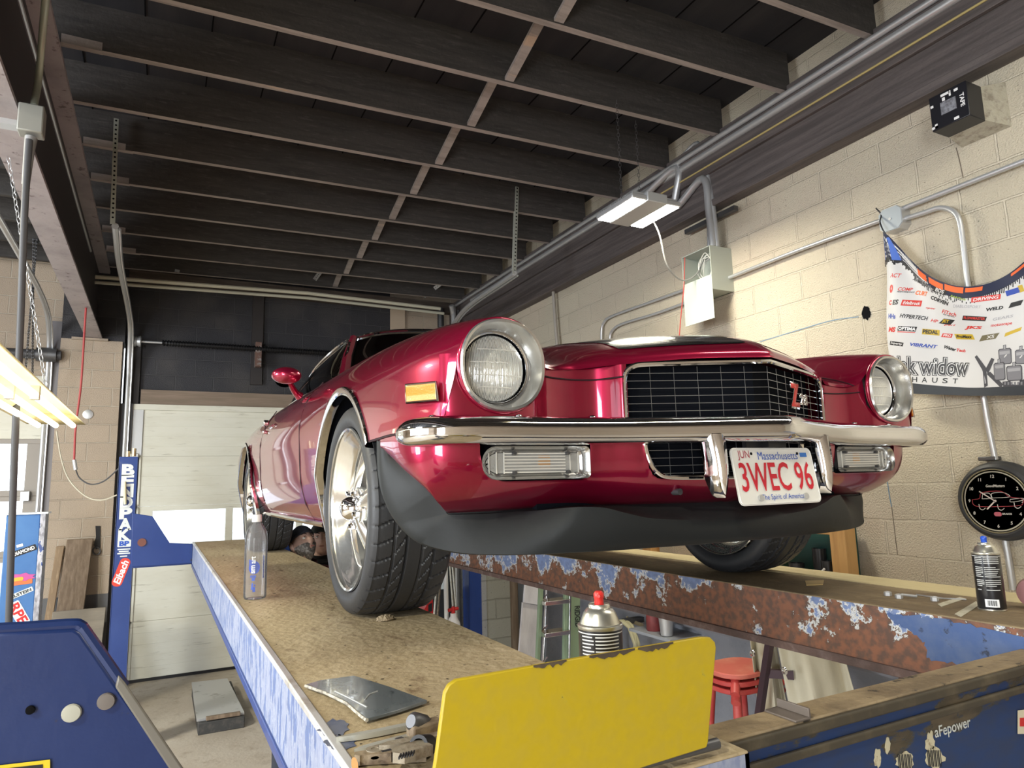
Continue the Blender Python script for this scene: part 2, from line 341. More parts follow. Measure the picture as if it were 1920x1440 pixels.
# trims on the back wall
struct('trim_1', MB().box((-.24, YB-.05, DZ+.02), (2.6, YB, DZ+.19)), mat('raw_header_board', (.20, .15, .11), .65, var=((2, 30, 30), (.28, .21, .16), .4, .7)))
struct('trim_2', MB().box((.93, YB-.05, DZ+.3), (1.06, YB, 2.55)).box((-.40, YB-.05, DZ), (-.26, YB, 1.72)), mat('black_trim_board', (.035, .03, .03), .6))
struct('trim_3', MB().box((2.70, YB-.04, 1.5), (2.90, YB, 2.47)), mat('tan_filler_board', (.50, .40, .30), .6))
# dark timber ledger along the top of the right wall
lg = MB().box((XR-.10, YF, 2.06), (XR, YB, 2.56)); lg.box((XR-.13, YF, 2.28), (XR-.10, YB, 2.56)); lg.box((XR-.115, YF, 2.02), (XR, YB, 2.075))
struct('trim_4', lg, mat('dark_ledger_timber', (.075, .064, .062), .6, var=((30, 1.2, 30), (.15, .125, .12), .42, .72), bump=(40, .3)), bevel=.004)
struct('trim_5', MB().box((-.42, YB-.14, 2.42), (XR, YB, 2.56)), wood_dark)
# ceiling: deck, joists, bridging
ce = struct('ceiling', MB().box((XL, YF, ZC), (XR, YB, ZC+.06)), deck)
bd = MB()
for i in range(26):
    x = -5.6+i*.36
    bd.box((x, YF, ZC-.004), (x+.008, YB, ZC+.001))
obj('board_joints', bd, blackflat, ce)
JZ = 2.52
ys = [1.72, 2.33, 2.95, 3.56, 4.16, 4.80, 5.41, 6.03, 6.63, 7.24, 7.85]
ys = [-3.2, -2.6, -2.0, -1.4, -.75, -.13, .48, 1.1]+ys+[8.42]
for k, y in enumerate(ys):
    j = MB(); sk = -.042                            # joists run slightly askew of the wall
    for (x0, x1) in ((-.80, XR-.10),):
        ya, yb_ = y+sk*(x0-1.5), y+sk*(x1-1.5)
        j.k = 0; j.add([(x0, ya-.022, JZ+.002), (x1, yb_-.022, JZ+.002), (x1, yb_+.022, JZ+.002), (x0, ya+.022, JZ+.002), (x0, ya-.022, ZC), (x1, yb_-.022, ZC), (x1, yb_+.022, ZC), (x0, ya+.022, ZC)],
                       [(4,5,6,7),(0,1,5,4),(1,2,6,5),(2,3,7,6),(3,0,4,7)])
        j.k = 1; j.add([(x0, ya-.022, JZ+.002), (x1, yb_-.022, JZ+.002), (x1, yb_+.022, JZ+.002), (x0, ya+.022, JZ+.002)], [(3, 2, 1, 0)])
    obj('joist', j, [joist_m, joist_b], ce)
    if y > 1.6 and k % 3 != 1:                      # scab plate where the joist lands on the steel beam
        obj('joist_scab', MB().box((-.60, y+.055, JZ-.004), (-.42+R_.random()*.25, y+.095, JZ+.05)), [joist_b], ce)
for k in range(len(ys)-1):
    y0, y1 = ys[k]+.025, ys[k+1]-.025
    if y0 > 1.5: obj('bridging', MB().bar((1.86, y0, JZ+.20), (1.86, y1, JZ+.02), .06, .022), joist_b, ce)
for k, y in enumerate(ys):                          # joists over the bay to the left
    obj('joist', MB().box((XL, y+.04, JZ-.02), (-.86, y+.085, ZC)), [joist_m], ce)
# steel I-beam between the bays
st_b = mat('purple_grey_steel', (.40, .36, .37), .55, .1, var=[(3, (.28, .25, .26), .45, .7), (14, (.16, .13, .13), .60, .66)], bump=(25, .15))
st_d = mat('dark_beam_paint', (.055, .05, .053), .55, .2)
ib = thing('steel_beam', 'heavy steel I-beam with scuffed pale underside running along the left of the ceiling', 'beam', (-.76, 3, 1.72))
def bmx(y, x0): return x0                          # the beam runs straight down the bay
obj('bottom_flange', MB().box((-.795, YF, 1.72), (-.638, YB-.18, 1.742)), st_b, ib)
obj('web', MB().box((-.727, YF, 1.742), (-.707, YB-.18, 2.47)), st_d, ib)
obj('top_flange', MB().box((-.83, YF, 2.47), (-.60, YB-.18, 2.50)), st_b, ib)
obj('bearing_plate', MB().box((-.92, YB-.24, 1.69), (-.58, YB-.16, 1.715)), tan_b, ib)

obj('beam_conduit', MB().tube([(-.70, YF, 2.36), (-.70, 3.2, 2.36), (-.70, 7.5, 2.36)], .012, 8), galv, ib)
# sectional door behind the car
doorw = mat('cream_steel_door', (.70, .69, .60), .5, var=[((1.5, 1.5, 6), (.62, .60, .50), .45, .75), ((3, 3, 30), (.40, .38, .31), .60, .72)])
door_edge = mat('door_frame_grey', (.24, .23, .22), .5)
d1 = thing('door_1', 'cream sectional overhead door behind the car', 'door', (1.3, YB-.05, FLOOR)); d1['kind'] = 'structure'
zs = [1.0, .43, -.13, -.72, -1.37, -1.97]
for k in range(5):
    zt, zb = zs[k], zs[k+1]; p = MB()
    if k == 2:                                      # glazed section
        p.box((DX0+.05, YB-.04, zt-.05), (DX1, YB, zt)); p.box((DX0+.05, YB-.04, zb), (DX1, YB, zb+.13))
        x = DX0+.05; cuts = [(-.06, .70), (.78, 1.50), (1.58, 2.28), (2.36, 2.95)]
        for a, b in cuts: p.box((x, YB-.04, zb+.13), (a, YB, zt-.05)); x = b
        p.box((x, YB-.04, zb+.13), (DX1, YB, zt-.05))
        sec = obj('door_section', p, doorw, d1, bevel=.004)
        for a, b in cuts: obj('window_pane', MB().box((a, YB-.012, zb+.13), (b, YB-.008, zt-.05)), glass_mat('pane', (.95, .97, .97)), sec)
    else:
        p.box((DX0+.05, YB-.045, zb+.001), (DX1, YB, zt-.001))
        if k in (0, 1, 4):
            for q in range(1, 5): p.box((DX0+.17, YB-.049, zb+(zt-zb)*q/5-.004), (DX1, YB-.045, zb+(zt-zb)*q/5+.004))
        sec = obj('door_section', p, doorw, d1, bevel=.004)
    obj('stile', MB().box((DX0+.05, YB-.062, zb+.01), (DX0+.16, YB-.045, zt-.01)), galv if k < 1 else doorw, d1, bevel=.003)
    obj('hinge', MB().box((DX0+.05, YB-.10, zb-.03), (DX0+.13, YB-.06, zb+.03)), galv, d1, bevel=.004)
obj('top_rail', MB().box((DX0-.02, YB-.075, .955), (DX1, YB-.045, 1.02)), doorw, d1, bevel=.003)
obj('bottom_seal', MB().box((DX0+.04, YB-.05, FLOOR+.0), (DX1, YB, -1.97)), black, d1)
obj('jamb', MB().box((DX0-.09, YB-.10, FLOOR), (DX0+.05, YB, 1.02)), mat('dark_grey_jamb', (.07, .07, .078), .5), d1)

# sectional glazed door of the left bay
d2 = thing('door_2', 'grey glazed sectional door of the left bay', 'door', (-2.8, YB, FLOOR)); d2['kind'] = 'structure'
zl = [1.30, .62, .02, -.60, -1.25, -1.98]
dgrey = mat('grey_door_frame', (.33, .30, .27), .5)
for k in range(5):
    zt, zb = zl[k], zl[k+1]; p = MB()
    if k == 0: obj('door_section', MB().box((-4.6, YB-.04, zb), (LX1-.02, YB, zt)), doorw, d2, bevel=.004); continue
    p.box((-4.6, YB-.04, zt-.05), (LX1-.02, YB, zt)); p.box((-4.6, YB-.04, zb), (LX1-.02, YB, zb+.06))
    p.box((LX1-.17, YB-.04, zb+.06), (LX1-.02, YB, zt-.05))
    x = -1.27; win = []
    while x > -4.3: win.append((x-.80, x)); x -= .88
    for a, b in win: p.box((a-.08, YB-.04, zb+.06), (a, YB, zt-.05))
    sec = obj('door_section', p, dgrey, d2, bevel=.004)
    for a, b in win: obj('window_pane', MB().box((a, YB-.012, zb+.06), (b, YB-.008, zt-.05)), glass_mat('pane', (.96, .98, .98)), sec)
    obj('hinge', MB().box((LX1-.19, YB-.10, zb-.05), (LX1-.11, YB-.04, zb+.05)), galv, d2, bevel=.004)
obj('jamb', MB().box((LX1-.02, YB-.12, FLOOR), (-1.02, YB, 1.9)), mat('grey_jamb_steel', (.19, .18, .19), .5, .2), d2)
# sunlit forecourt outside, so the panes look onto something real
struct('ground_outside', MB().box((-14, YB+.4, FLOOR-.06), (14, YB+30, FLOOR-.02)).box((-14, YF-30, FLOOR-.06), (14, YF-.4, FLOOR-.02)), mat('bright_forecourt', (.55, .55, .54), .8))
# ================================================================ THE CAR (local axes: x to its left = photo right, y to its tail, z up; origin under the nose axle)
paint = mat('candy_red_paint', (.33, .005, .042), .28, .68, coat=1, bump=None)
paint.node_tree.nodes['Principled BSDF'].inputs['Coat IOR'].default_value = 1.55
paint_blk = mat('gloss_black_stripe', (.008, .008, .009), .18, 0, coat=1)
spoil_m = mat('satin_black_air_dam', (.018, .020, .021), .5, spec=.3, var=((3, .045, 8), (.05, .053, .055), .45, .75) if False else None, bump=(40, .05))
dark_in = mat('black_inner', (.005, .006, .009), .85, spec=.08)
wire_m = mat('grille_wire', (.40, .42, .45), .3, .9)
tint = glass_mat('car_glass', (.12, .14, .15))
seam_m = mat('panel_gap', (.02, .002, .006), .6)
lens_w = mat('clear_lens', (.86, .85, .78), .10, 0, trans=.55, coat=1, bump=(260, .25))
amber = mat('amber_lens', (.70, .27, .03), .15, 0, trans=.2, coat=1, bump=(200, .2))
bezel_m = mat('silver_bezel', (.60, .60, .59), .22, .9)
car = thing('classic_car', 'candy red classic muscle car with black air dam and chrome bumper on the lift', 'car', (1.465, 2.25, -.397))
def flute_glass():                                  # sealed-beam glass: silvered, with fine vertical flutes
    if 'sealed_beam_glass' in bpy.data.materials: return bpy.data.materials['sealed_beam_glass']
    m_ = mat('sealed_beam_glass', (.62, .63, .61), .10, .80, coat=1); nt = m_.node_tree; b = nt.nodes['Principled BSDF']
    co = nt.nodes.new('ShaderNodeTexCoord'); wv = nt.nodes.new('ShaderNodeTexWave'); wv.inputs['Scale'].default_value = 62; wv.inputs['Distortion'].default_value = 1.2; wv.inputs['Detail'].default_value = 1
    nz = nt.nodes.new('ShaderNodeTexNoise'); nz.inputs['Scale'].default_value = 26; nz.inputs['Detail'].default_value = 1
    ad = nt.nodes.new('ShaderNodeMath'); ad.operation = 'MULTIPLY_ADD'; ad.inputs[1].default_value = 2.2
    bp = nt.nodes.new('ShaderNodeBump'); bp.inputs['Strength'].default_value = .5; bp.inputs['Distance'].default_value = .004; L = nt.links.new
    L(co.outputs['Object'], wv.inputs[0]); L(co.outputs['Object'], nz.inputs['Vector']); L(nz.outputs['Fac'], ad.inputs[0]); L(wv.outputs['Fac'], ad.inputs[2]); L(ad.outputs[0], bp.inputs['Height']); L(bp.outputs[0], b.inputs['Normal'])
    return m_
def V(*a): return Vector(a)
def sheet(ctrl, su=6, sv=6):                        # smooth sheet through a table of control points
    rows = [[Vector(p) for p in r] for r in ctrl]; nv, nu = len(rows), len(rows[0]); out = []
    cols = [[cr([rows[j][i] for j in range(nv)], t/sv) for t in range((nv-1)*sv+1)] for i in range(nu)]
    for t in range((nv-1)*sv+1):
        line = [cols[i][t] for i in range(nu)]
        out.append([cr(line, s/su) for s in range((nu-1)*su+1)])
    return out
def mirror(rows): return [[Vector((-p.x, p.y, p.z)) for p in r] for r in rows]
def cut_grid(mb, rows, sd, proj, flip=False):       # sheet with holes; sd(p) < 0 inside a hole, proj(p) moves p to the rim
    nv, nu = len(rows), len(rows[0]); ins = [[sd(p) < 0 for p in r] for r in rows]
    pts = []; fs = []
    for j in range(nv):
        for i in range(nu): pts.append(rows[j][i])
    for j in range(nv-1):
        for i in range(nu-1):
            q = [(j, i), (j, i+1), (j+1, i+1), (j+1, i)]
            n = sum(ins[a][b] for a, b in q)
            if n == 4: continue
            f = [a*nu+b for a, b in q]; fs.append(f[::-1] if flip else f)
    for j in range(nv):
        for i in range(nu):
            if ins[j][i]: pts[j*nu+i] = proj(rows[j][i])
    used = sorted({i for f in fs for i in f}); mp = {o: n for n, o in enumerate(used)}
    mb.add([pts[i] for i in used], [[mp[i] for i in f] for f in fs]); return mb
# ---- control table: rows run from the nose lip back to the cowl, columns from the centre line out to the body side
C = [
 [(0,-.955,.722),(.2,-.877,.720),(.385,-.800,.706),(.50,-.738,.696),(.600,-.762,.694),(.632,-.788,.735),(.680,-.797,.783),(.737,-.802,.799),(.805,-.797,.777),(.848,-.792,.715),(.862,-.785,.645),(.885,-.760,.535)],
 [(0,-.940,.748),(.2,-.862,.745),(.385,-.784,.732),(.50,-.722,.716),(.592,-.735,.708),(.632,-.752,.745),(.682,-.757,.796),(.737,-.760,.813),(.812,-.757,.789),(.868,-.752,.722),(.886,-.742,.645),(.905,-.715,.535)],
 [(0,-.870,.788),(.2,-.795,.781),(.378,-.715,.768),(.50,-.660,.738),(.588,-.660,.734),(.632,-.660,.764),(.685,-.660,.811),(.737,-.660,.829),(.825,-.660,.803),(.892,-.655,.73),(.914,-.645,.645),(.925,-.63,.53)],
 [(0,-.710,.833),(.2,-.655,.824),(.36,-.590,.804),(.49,-.540,.772),(.580,-.520,.767),(.632,-.510,.792),(.688,-.505,.834),(.737,-.500,.848),(.835,-.500,.818),(.905,-.500,.742),(.932,-.500,.65),(.938,-.49,.525)],
 [(0,-.430,.866),(.2,-.405,.858),(.36,-.345,.842),(.48,-.290,.820),(.575,-.260,.816),(.632,-.240,.834),(.690,-.225,.858),(.737,-.220,.868),(.842,-.220,.836),(.912,-.220,.758),(.944,-.220,.66),(.945,-.22,.53)],
 [(0,.10,.892),(.2,.10,.886),(.36,.12,.872),(.48,.15,.858),(.575,.15,.854),(.632,.15,.862),(.690,.15,.874),(.737,.15,.880),(.848,.15,.846),(.917,.15,.768),(.947,.15,.665),(.945,.15,.53)],
 [(0,.72,.915),(.2,.72,.910),(.36,.72,.898),(.48,.72,.886),(.575,.72,.880),(.632,.72,.880),(.690,.72,.884),(.737,.72,.886),(.850,.72,.856),(.918,.72,.776),(.948,.72,.668),(.945,.72,.53)],
]
S = 6
G = sheet(C, S, S)                                  # (37 rows) x (67 columns)
hood_c = 4*S                                        # hood runs out to this column
AR, AC = .375, .335                                 # wheel arches: radius, hub height
def arch_sd(p):
    return min(math.hypot(p.y-0.0, (p.z-AC)*1.0), math.hypot(p.y-2.743, p.z-AC))-AR
def arch_pr(p):
    yc = 0 if abs(p.y) < abs(p.y-2.743) else 2.743
    d = Vector((0, p.y-yc, p.z-AC)); d = d.normalized()*AR
    return Vector((p.x, yc+d.y, AC+d.z))
lip_row = 2*S
hood = MB(); hg = [r[:hood_c+1] for r in G]
hood.grid(hg); hood.grid(mirror(hg), True)
obj('hood', hood, paint, car, True, solid=-.0)
# black stripes, a hair above the hood skin
def skin(s, t, lift=.0016):                         # s: column 0..hood_c (fraction), t: row fraction
    i, j = min(int(s), hood_c-1), min(int(t), len(G)-2); fs, ft = s-i, t-j
    a = lerp(lerp(G[j][i], G[j][i+1], fs), lerp(G[j+1][i], G[j+1][i+1], fs), ft)
    n = (G[j][i+1]-G[j][i]).cross(G[j+1][i]-G[j][i]).normalized()
    if n.z < 0: n = -n
    return a+n*lift
def stripe(sx):
    mb = MB(); rows = []
    for t in range(0, 61):
        tt = lerp(1.55*S, 6*S-.01, t/60); rows.append([])
        for k in range(25):
            ss = lerp(.75, 11.2, k/24)
            d = min(t/60*30, 1.0); w_ = 1-(1-d)**2
            if d < 1: ss = lerp(6, ss, .86+.14*math.sqrt(max(0, 1-(1-d)**2)))
            p = skin(ss, tt); rows[-1].append(Vector((sx*p.x, p.y, p.z)))
    return mb.grid(rows, sx < 0)
for sx in (-1, 1): obj('hood_stripe', stripe(sx), paint_blk, car, True, label='glossy black hood stripe')
for sx in (-1, 1):
    mb = MB(); fg = [r[hood_c:] for r in G]
    fg = fg if sx > 0 else mirror(fg)
    cut_grid(mb, fg, arch_sd, arch_pr, sx < 0)
    # skirt behind the wheel down to the rocker
    D = [[(.945, y, .53), (.938, y, .43), (.915, y, .34), (.872, y, .265), (.84, y, .255)] for y in (.18, .30, .42, .55, .72, .90)]
    D[-1] = [(.945, .72, .53), (.938, .83, .43), (.915, .80, .34), (.872, .76, .265), (.84, .74, .255)]
    D = [[(.945, y, .53), (.938, y, .43), (.915, y, .34), (.872, y, .265), (.84, y, .255)] for y in (.18, .30, .42, .55, .72)]
    dg = sheet(D, 5, 5); dg = dg if sx > 0 else mirror(dg)
    cut_grid(mb, dg, arch_sd, arch_pr, sx > 0)
    DF = [[(.938+.007*(y+.5)/.3, y, .53), (.930, y, .45), (.925, y, .42)] for y in (-.52, -.45, -.38, -.30)]
    obj('front_fender', mb, paint, car, True)
    # door and rear quarter
    def side(ys_, shape, name):
        rows = sheet([shape(y) for y in ys_], 5, 5); rows = rows if sx > 0 else mirror(rows); m_ = MB()
        cut_grid(m_, rows, arch_sd, arch_pr, sx < 0); return obj(name, m_, paint, car, True)
    def door_shape(y):
        k = (y-.72)/1.28; b = .012*math.sin(min(max(k, 0), 1)*PI)
        return [(.770-.01*k, y, .888+.012*k), (.850, y, .858+.012*k), (.918+b*.3, y, .778), (.948+b*.3, y, .668), (.945, y, .53), (.938, y, .43), (.915, y, .34), (.872, y, .265), (.84, y, .255)]
    def quarter(y):
        k = (y-2.0)/1.8; h = .02*math.sin(min(k, 1)*PI)
        return [(.70-.08*k, y, .915+h-.03*k), (.800-.03*k, y, .895+h-.03*k), (.905+h-.05*k, y, .80), (.948+h-.05*k, y, .668), (.948-.05*k, y, .53), (.938-.05*k, y, .43), (.915-.05*k, y, .34+.05*k), (.872-.03*k, y, .265+.08*k), (.84, y, .255+.1*k)]
    side([.725, 1.0, 1.4, 1.7, 1.995], door_shape, 'door_panel')
    side([2.003, 2.3, 2.5, 2.75, 3.0, 3.3, 3.6, 3.75], quarter, 'rear_quarter_panel')
    # bright arch mouldings
    for yc, nm in ((0, 'front'), (2.743, 'rear')):
        rim = MB(); rows = []
        for k in range(49):
            a = math.radians(-14+(165 if yc == 0 else 208)*k/48); row = []
            for r_, dx in ((AR+.022, .001), (AR+.018, .008), (AR+.004, .010), (AR-.006, .004), (AR-.010, -.02)):
                y, z = yc+r_*math.cos(a), AC+r_*math.sin(a)
                xx = .946 if yc == 0 else .955
                if yc == 0 and y < -.2: xx = .946-.10*max(0, (-y-.2))**1.5
                if z < .45: xx -= (.45-z)*.22
                row.append(Vector((sx*(xx+dx), y, z)))
            rows.append(row)
        rim.grid(rows, sx > 0); obj('wheel_arch_trim', rim, chrome, car, True, label='bright moulding around the wheel arch')
        wl_ = MB(); rows = []
        for k in range(41):
            a = math.radians(10+140*k/40)
            rows.append([Vector((sx*x, yc+(AR+.01)*math.cos(a), AC+(AR+.01)*math.sin(a))) for x in (.93, .60)])
        wl_.grid(rows); wl_.grid([[Vector((sx*.60, yc+(AR+.01)*f*math.cos(math.radians(10+140*k/40)), AC+(AR+.01)*f*math.sin(math.radians(10+140*k/40)))) for f in (1, 0)] for k in range(41)])
        obj('wheel_well', wl_, dark_in, car, True)
    obj('rocker_trim', MB().tube([(sx*.885, .50, .262), (sx*.89, 1.2, .264), (sx*.888, 2.25, .268)], .012, 8), chrome, car, True, label='chrome strip under the doors')
    # panel gaps
    gp = MB(); gp.tube([(sx*.852, .722, .860), (sx*.919, .722, .778), (sx*.9495, .722, .668), (sx*.9465, .722, .53), (sx*.940, .722, .43), (sx*.917, .722, .34), (sx*.874, .722, .268)], .0028, 6)
    gp.tube([(sx*.86, 2.0, .872), (sx*.921, 2.0, .785), (sx*.9495, 2.0, .668), (sx*.9465, 2.0, .53), (sx*.940, 2.0, .43), (sx*.917, 2.0, .34)], .0028, 6)
    gp.tube([Vector((sx*q.x, q.y, q.z+.001)) for q in [G[j][hood_c] for j in range(len(G))]], .0022, 6)
    obj('panel_gap', gp, seam_m, car, True)
# ---- front panel either side of the grille, under the hood lip and around the headlights
HX, HY, HZ, HR = .737, -.797, .685, .113
def top_z(x):
    if x < .50: return lerp(.706, .696, (x-.385)/.115)
    if x < .60: return .694
    if x < .634: return lerp(.694, .738, (x-.60)/.034)
    d = min(abs(x-HX), HR); z = HZ-math.sqrt(max(HR*HR-d*d, 0))
    if x > HX+HR-.03: z = lerp(HZ-math.sqrt(max(HR*HR-(HR-.03)**2, 0)), .71, min(1, (x-HX-HR+.03)/.03))
    return z
prof = [V(.376,-.806,0), V(.392,-.800,0), V(.412,-.770,0), V(.45,-.742,0), V(.52,-.734,0), V(.58,-.742,0), V(.62,-.762,0), V(.66,-.782,0), V(.737,-.788,0), V(.80,-.784,0), V(.845,-.778,0), V(.872,-.768,0), V(.886,-.755,0)]
for sx in (-1, 1):
    rows = []
    cols = [cr(prof, t/6) for t in range((len(prof)-1)*6+1)]
    for j in range(15):
        rows.append([])
        for c in cols:
            z = lerp(.50, top_z(c.x), j/14)
            rows[-1].append(Vector((sx*c.x, c.y-(.012*max(0, 1-(z-.50)/.06) if c.x > .5 else 0), z)))
    obj('nose_panel', MB().grid(rows, sx < 0), paint, car, True)
    obj('panel_gap', MB().tube(smooth_path([(sx*.386, -.8045, .672), (sx*.40, -.796, .671), (sx*.425, -.7605, .670), (sx*.46, -.7415, .669), (sx*.52, -.7365, .669), (sx*.58, -.7445, .671), (sx*.622, -.766, .674)], 4), .0022, 6), seam_m, car, True)
    # headlight: painted lip, bright rounded bezel, sealed-beam lens
    hl = obj('headlight_lip', MB().tube([(sx*(HX+(HR+.001)*math.cos(a)), HY+.004-.035*((HR+.001)*math.sin(a)), HZ+(HR+.001)*math.sin(a)) for a in [2*PI*k/48 for k in range(48)]], .0065, 10, True), paint, car, True)
    bz = MB(); rings = []
    for (r_, d) in ((.108, .006), (.1135, -.004), (.1105, -.010), (.1045, -.008), (.098, .014), (.094, .040), (.0925, .052)):
        ring = []
        for k in range(64):
            a = 2*PI*k/64; rr = r_
            sq = 1+.035*(abs(math.sin(2*a))**1.5) if r_ > .10 else 1
            ring.append(Vector((sx*(HX+rr*sq*math.cos(a)), HY+d-.035*rr*math.sin(a), HZ+rr*sq*math.sin(a))))
        rings.append(ring+[ring[0]])
    bz.grid(rings, sx > 0)
    hb = obj('headlight', bz, bezel_m, car, True)
    cxl = HX-sx*0
    ln = MB(); rings = []
    for q in range(9):
        t = q/8; r_ = .0885*math.sin(t*PI/2); d = .030+.034*(1-math.cos(t*PI/2))
        rings.append([Vector((sx*HX+r_*math.cos(2*PI*k/48), HY+d, HZ+r_*math.sin(2*PI*k/48))) for k in range(49)])
    ln.grid(rings); obj('lens', ln, flute_glass(), hb, True)
    fl = MB()
    for k in range(-21, 22):
        x = k*.0038; h = math.sqrt(max(.082**2-x*x, 0)); pts = []
        for q in range(9):
            z = lerp(-h, h, q/8); r_ = min(math.hypot(x, z)/.0885, 1); pts.append((sx*HX+x, HY+.0295+.034*(1-math.sqrt(max(0, 1-r_*r_))), HZ+z))
        if h > .02: fl.tube(pts, .0012, 4)
    for zz, x0, x1 in ((.045, -.05, .06), (.012, -.07, .03), (-.02, -.055, .07), (-.05, -.05, .04)):
        fl.tube([(sx*HX+lerp(x0, x1, q/6), HY+.0285+.034*(1-math.sqrt(max(0, 1-((math.hypot(lerp(x0, x1, q/6), zz)/.0885)**2)))), HZ+zz) for q in range(7)], .0016, 4)
    obj('lens_flutes', fl, mat('flute_glass', (.88, .88, .84), .1, .5), hb, True)
    obj('reflector_gap', MB().lathe([(.091, .05), (.105, .058), (.105, .075), (.02, .08)], (sx*HX, HY, HZ), (0, 1, 0), 40, cap=False), dark_in, hb, True)
    ret = MB(); ret.tube([(sx*HX+.0905*math.cos(2*PI*k/48), HY+.046, HZ+.0905*math.sin(2*PI*k/48)) for k in range(48)], .0035, 8, True)
    obj('retaining_ring', ret, chrome, hb, True)
# ---- valance: wraps round the corners, holes for lower grille and parking lamps
plan = [V(0,-.897,0), V(.10,-.878,0), V(.22,-.848,0), V(.345,-.812,0), V(.42,-.780,0), V(.48,-.765,0), V(.62,-.765,0), V(.74,-.762,0), V(.82,-.748,0), V(.885,-.722,0), V(.925,-.68,0), V(.943,-.61,0), V(.946,-.54,0), V(.946,-.47,0)]
NP = 10
pl = [cr(plan, t/NP) for t in range((len(plan)-1)*NP+1)]
pl = [V(-p.x, p.y, 0) for p in pl[:0:-1]]+pl
zr = [(.545, 0), (.50, 0), (.46, .004), (.43, .012), (.405, .025), (.385, .043), (.365, .068), (.35, .095), (.338, .12), (.33, .15)]
zz = smooth_path([(0, b, a) for a, b in zr], 4)
def vdir(i):
    a, b = pl[max(i-1, 0)], pl[min(i+1, len(pl)-1)]; t = (b-a).normalized(); return V(-t.y, t.x, 0)
vrows = []
for q in zz:
    row = []
    for i, p in enumerate(pl):
        k = min(1, max(0, (p.y+.70)/.22)) if abs(p.x) > .80 else 0; n = vdir(i)   # the red lower edge climbs to the wheel arch
        row.append(p+n*(q.y*(1-.8*k))+V(0, 0, lerp(q.z, .515-(.545-q.z)*.1, k) if q.z < .515 else q.z))
    vrows.append(row)
def rbox(x, z, cx, cz, hx, hz, r):
    qx, qz = abs(x-cx)-hx+r, abs(z-cz)-hz+r
    return math.hypot(max(qx, 0), max(qz, 0))+min(max(qx, qz), 0)-r
def hole(x, z):
    a = rbox(x, z, 0, .50, .338-max(0, (.50-z))*.25, .098, .035)
    ax_ = abs(x)
    b = rbox(ax_, z, .628, .50, .156, .094, .018 if ax_ < .628 else .075)
    return min(a, b)
def v_pr(p):
    q = p.copy()
    for _ in range(6):
        d = hole(q.x, q.z); e = 1e-4
        g = Vector(((hole(q.x+e, q.z)-d)/e, (hole(q.x, q.z+e)-d)/e)); L_ = g.length or 1
        q.x -= d*g.x/L_; q.z -= d*g.y/L_
    q.y += 0; return q
va = MB(); cut_grid(va, vrows, lambda p: hole(p.x, p.z), v_pr)
obj('valance', va, paint, car, True)
def plan_y(x):
    x = abs(x)
    for a, b in zip(pl[len(pl)//2:], pl[len(pl)//2+1:]):
        if a.x <= x <= b.x: return lerp(a.y, b.y, (x-a.x)/max(b.x-a.x, 1e-6))
    return -.5
# lamps in the valance
for sx in (-1, 1):
    def park_outline(g, d):
        o = []
        for k in range(40):
            a = 2*PI*k/40; x, z = .626+.2*math.cos(a), .45+.10*math.sin(a)
            for _ in range(12):
                e = 1e-4; h0 = rbox(x, z, .628, .450, .152-g, .041-g, .012 if x < .628 else .037)
                gx = (rbox(x+e, z, .628, .450, .152-g, .041-g, .012 if x < .628 else .037)-h0)/e; gz = (rbox(x, z+e, .628, .450, .152-g, .041-g, .012 if x < .628 else .037)-h0)/e
                x -= h0*gx; z -= h0*gz
            o.append(Vector((sx*x, plan_y(x)+d, z-.0)))
        return o+[o[0]]
    pk = obj('parking_lamp', MB().grid([park_outline(0, -.001), park_outline(.006, .006), park_outline(.010, .022), park_outline(.016, .026)]), bezel_m, car, True, solid=0)
    A_, B_ = park_outline(.016, .024), park_outline(.05, .020)
    cpt = Vector((sx*.628, -.742, .450)); lm = MB(); lm.grid([A_, B_, [lerp(q, cpt, .85) for q in B_]]); obj('lens', lm, lens_w, pk, True)
    ri = MB()
    for k in range(7):
        z = .427+k*.0078; ri.tube([(sx*.54, plan_y(.54)+.018, z), (sx*.715, plan_y(.715)+.018, z)], .0022, 4)
    for x in (.50, .525, .715, .735, .755): ri.tube([(sx*x, plan_y(x)+.019, .424), (sx*x, plan_y(x)+.019, .477)], .0018, 4)
    obj('lens_ribs', ri, mat('lens_rib', (.75, .73, .66), .15, 0, coat=1), pk, True)
    obj('bulb', MB().box((sx*.60-.020, -.744, .432), (sx*.60+.020, -.735, .470)), mat('bulb_amber', (.50, .30, .14), .4), pk, True, bevel=.004)
    for x, z in ((.535, .474), (.69, .474), (.535, .426), (.69, .426)): obj('screw', MB().cyl((sx*x, plan_y(x)+.006, z), (sx*x, plan_y(x)+.02, z), .0045, n=10), steel_d, pk, True)
    obj('lamp_recess', MB().box((sx*.628-.175, -.70, .38), (sx*.628+.175, -.66, .56)), dark_in, pk, True)
# ---- grille: V-shaped wire lattice over blackness, with a bright surround
def gy(x): return lerp(-.938, -.792, abs(x)/.375)
gw = MB()
for k in range(-6, 7):
    x = k*.0625*.985; gw.tube([(x, gy(x), .545), (x, gy(x), .70)], .00055, 4)
for k in range(7):
    z = .560+.0205*k; gw.tube([(-.375, gy(.375), z), (0, gy(0), z), (.375, gy(.375), z)], .0010, 4)
gr = obj('grille', gw, wire_m, car, True)
obj('grille_core', MB().prism([(-.39, -.74, .52), (0, -.885, .52), (.39, -.74, .52)], (0, 0, .20)), dark_in, gr, True)
fr = MB(); pth = [(-.381, -.800, .54), (-.381, -.800, .60), (-.381, -.800, .655), (-.376, -.803, .685), (-.355, -.811, .701), (-.32, -.826, .706), (-.16, -.887, .710), (0, -.946, .713)]
pth = smooth_path(pth, 4); pth = pth+[Vector((-p.x, p.y, p.z)) for p in pth[-2::-1]]
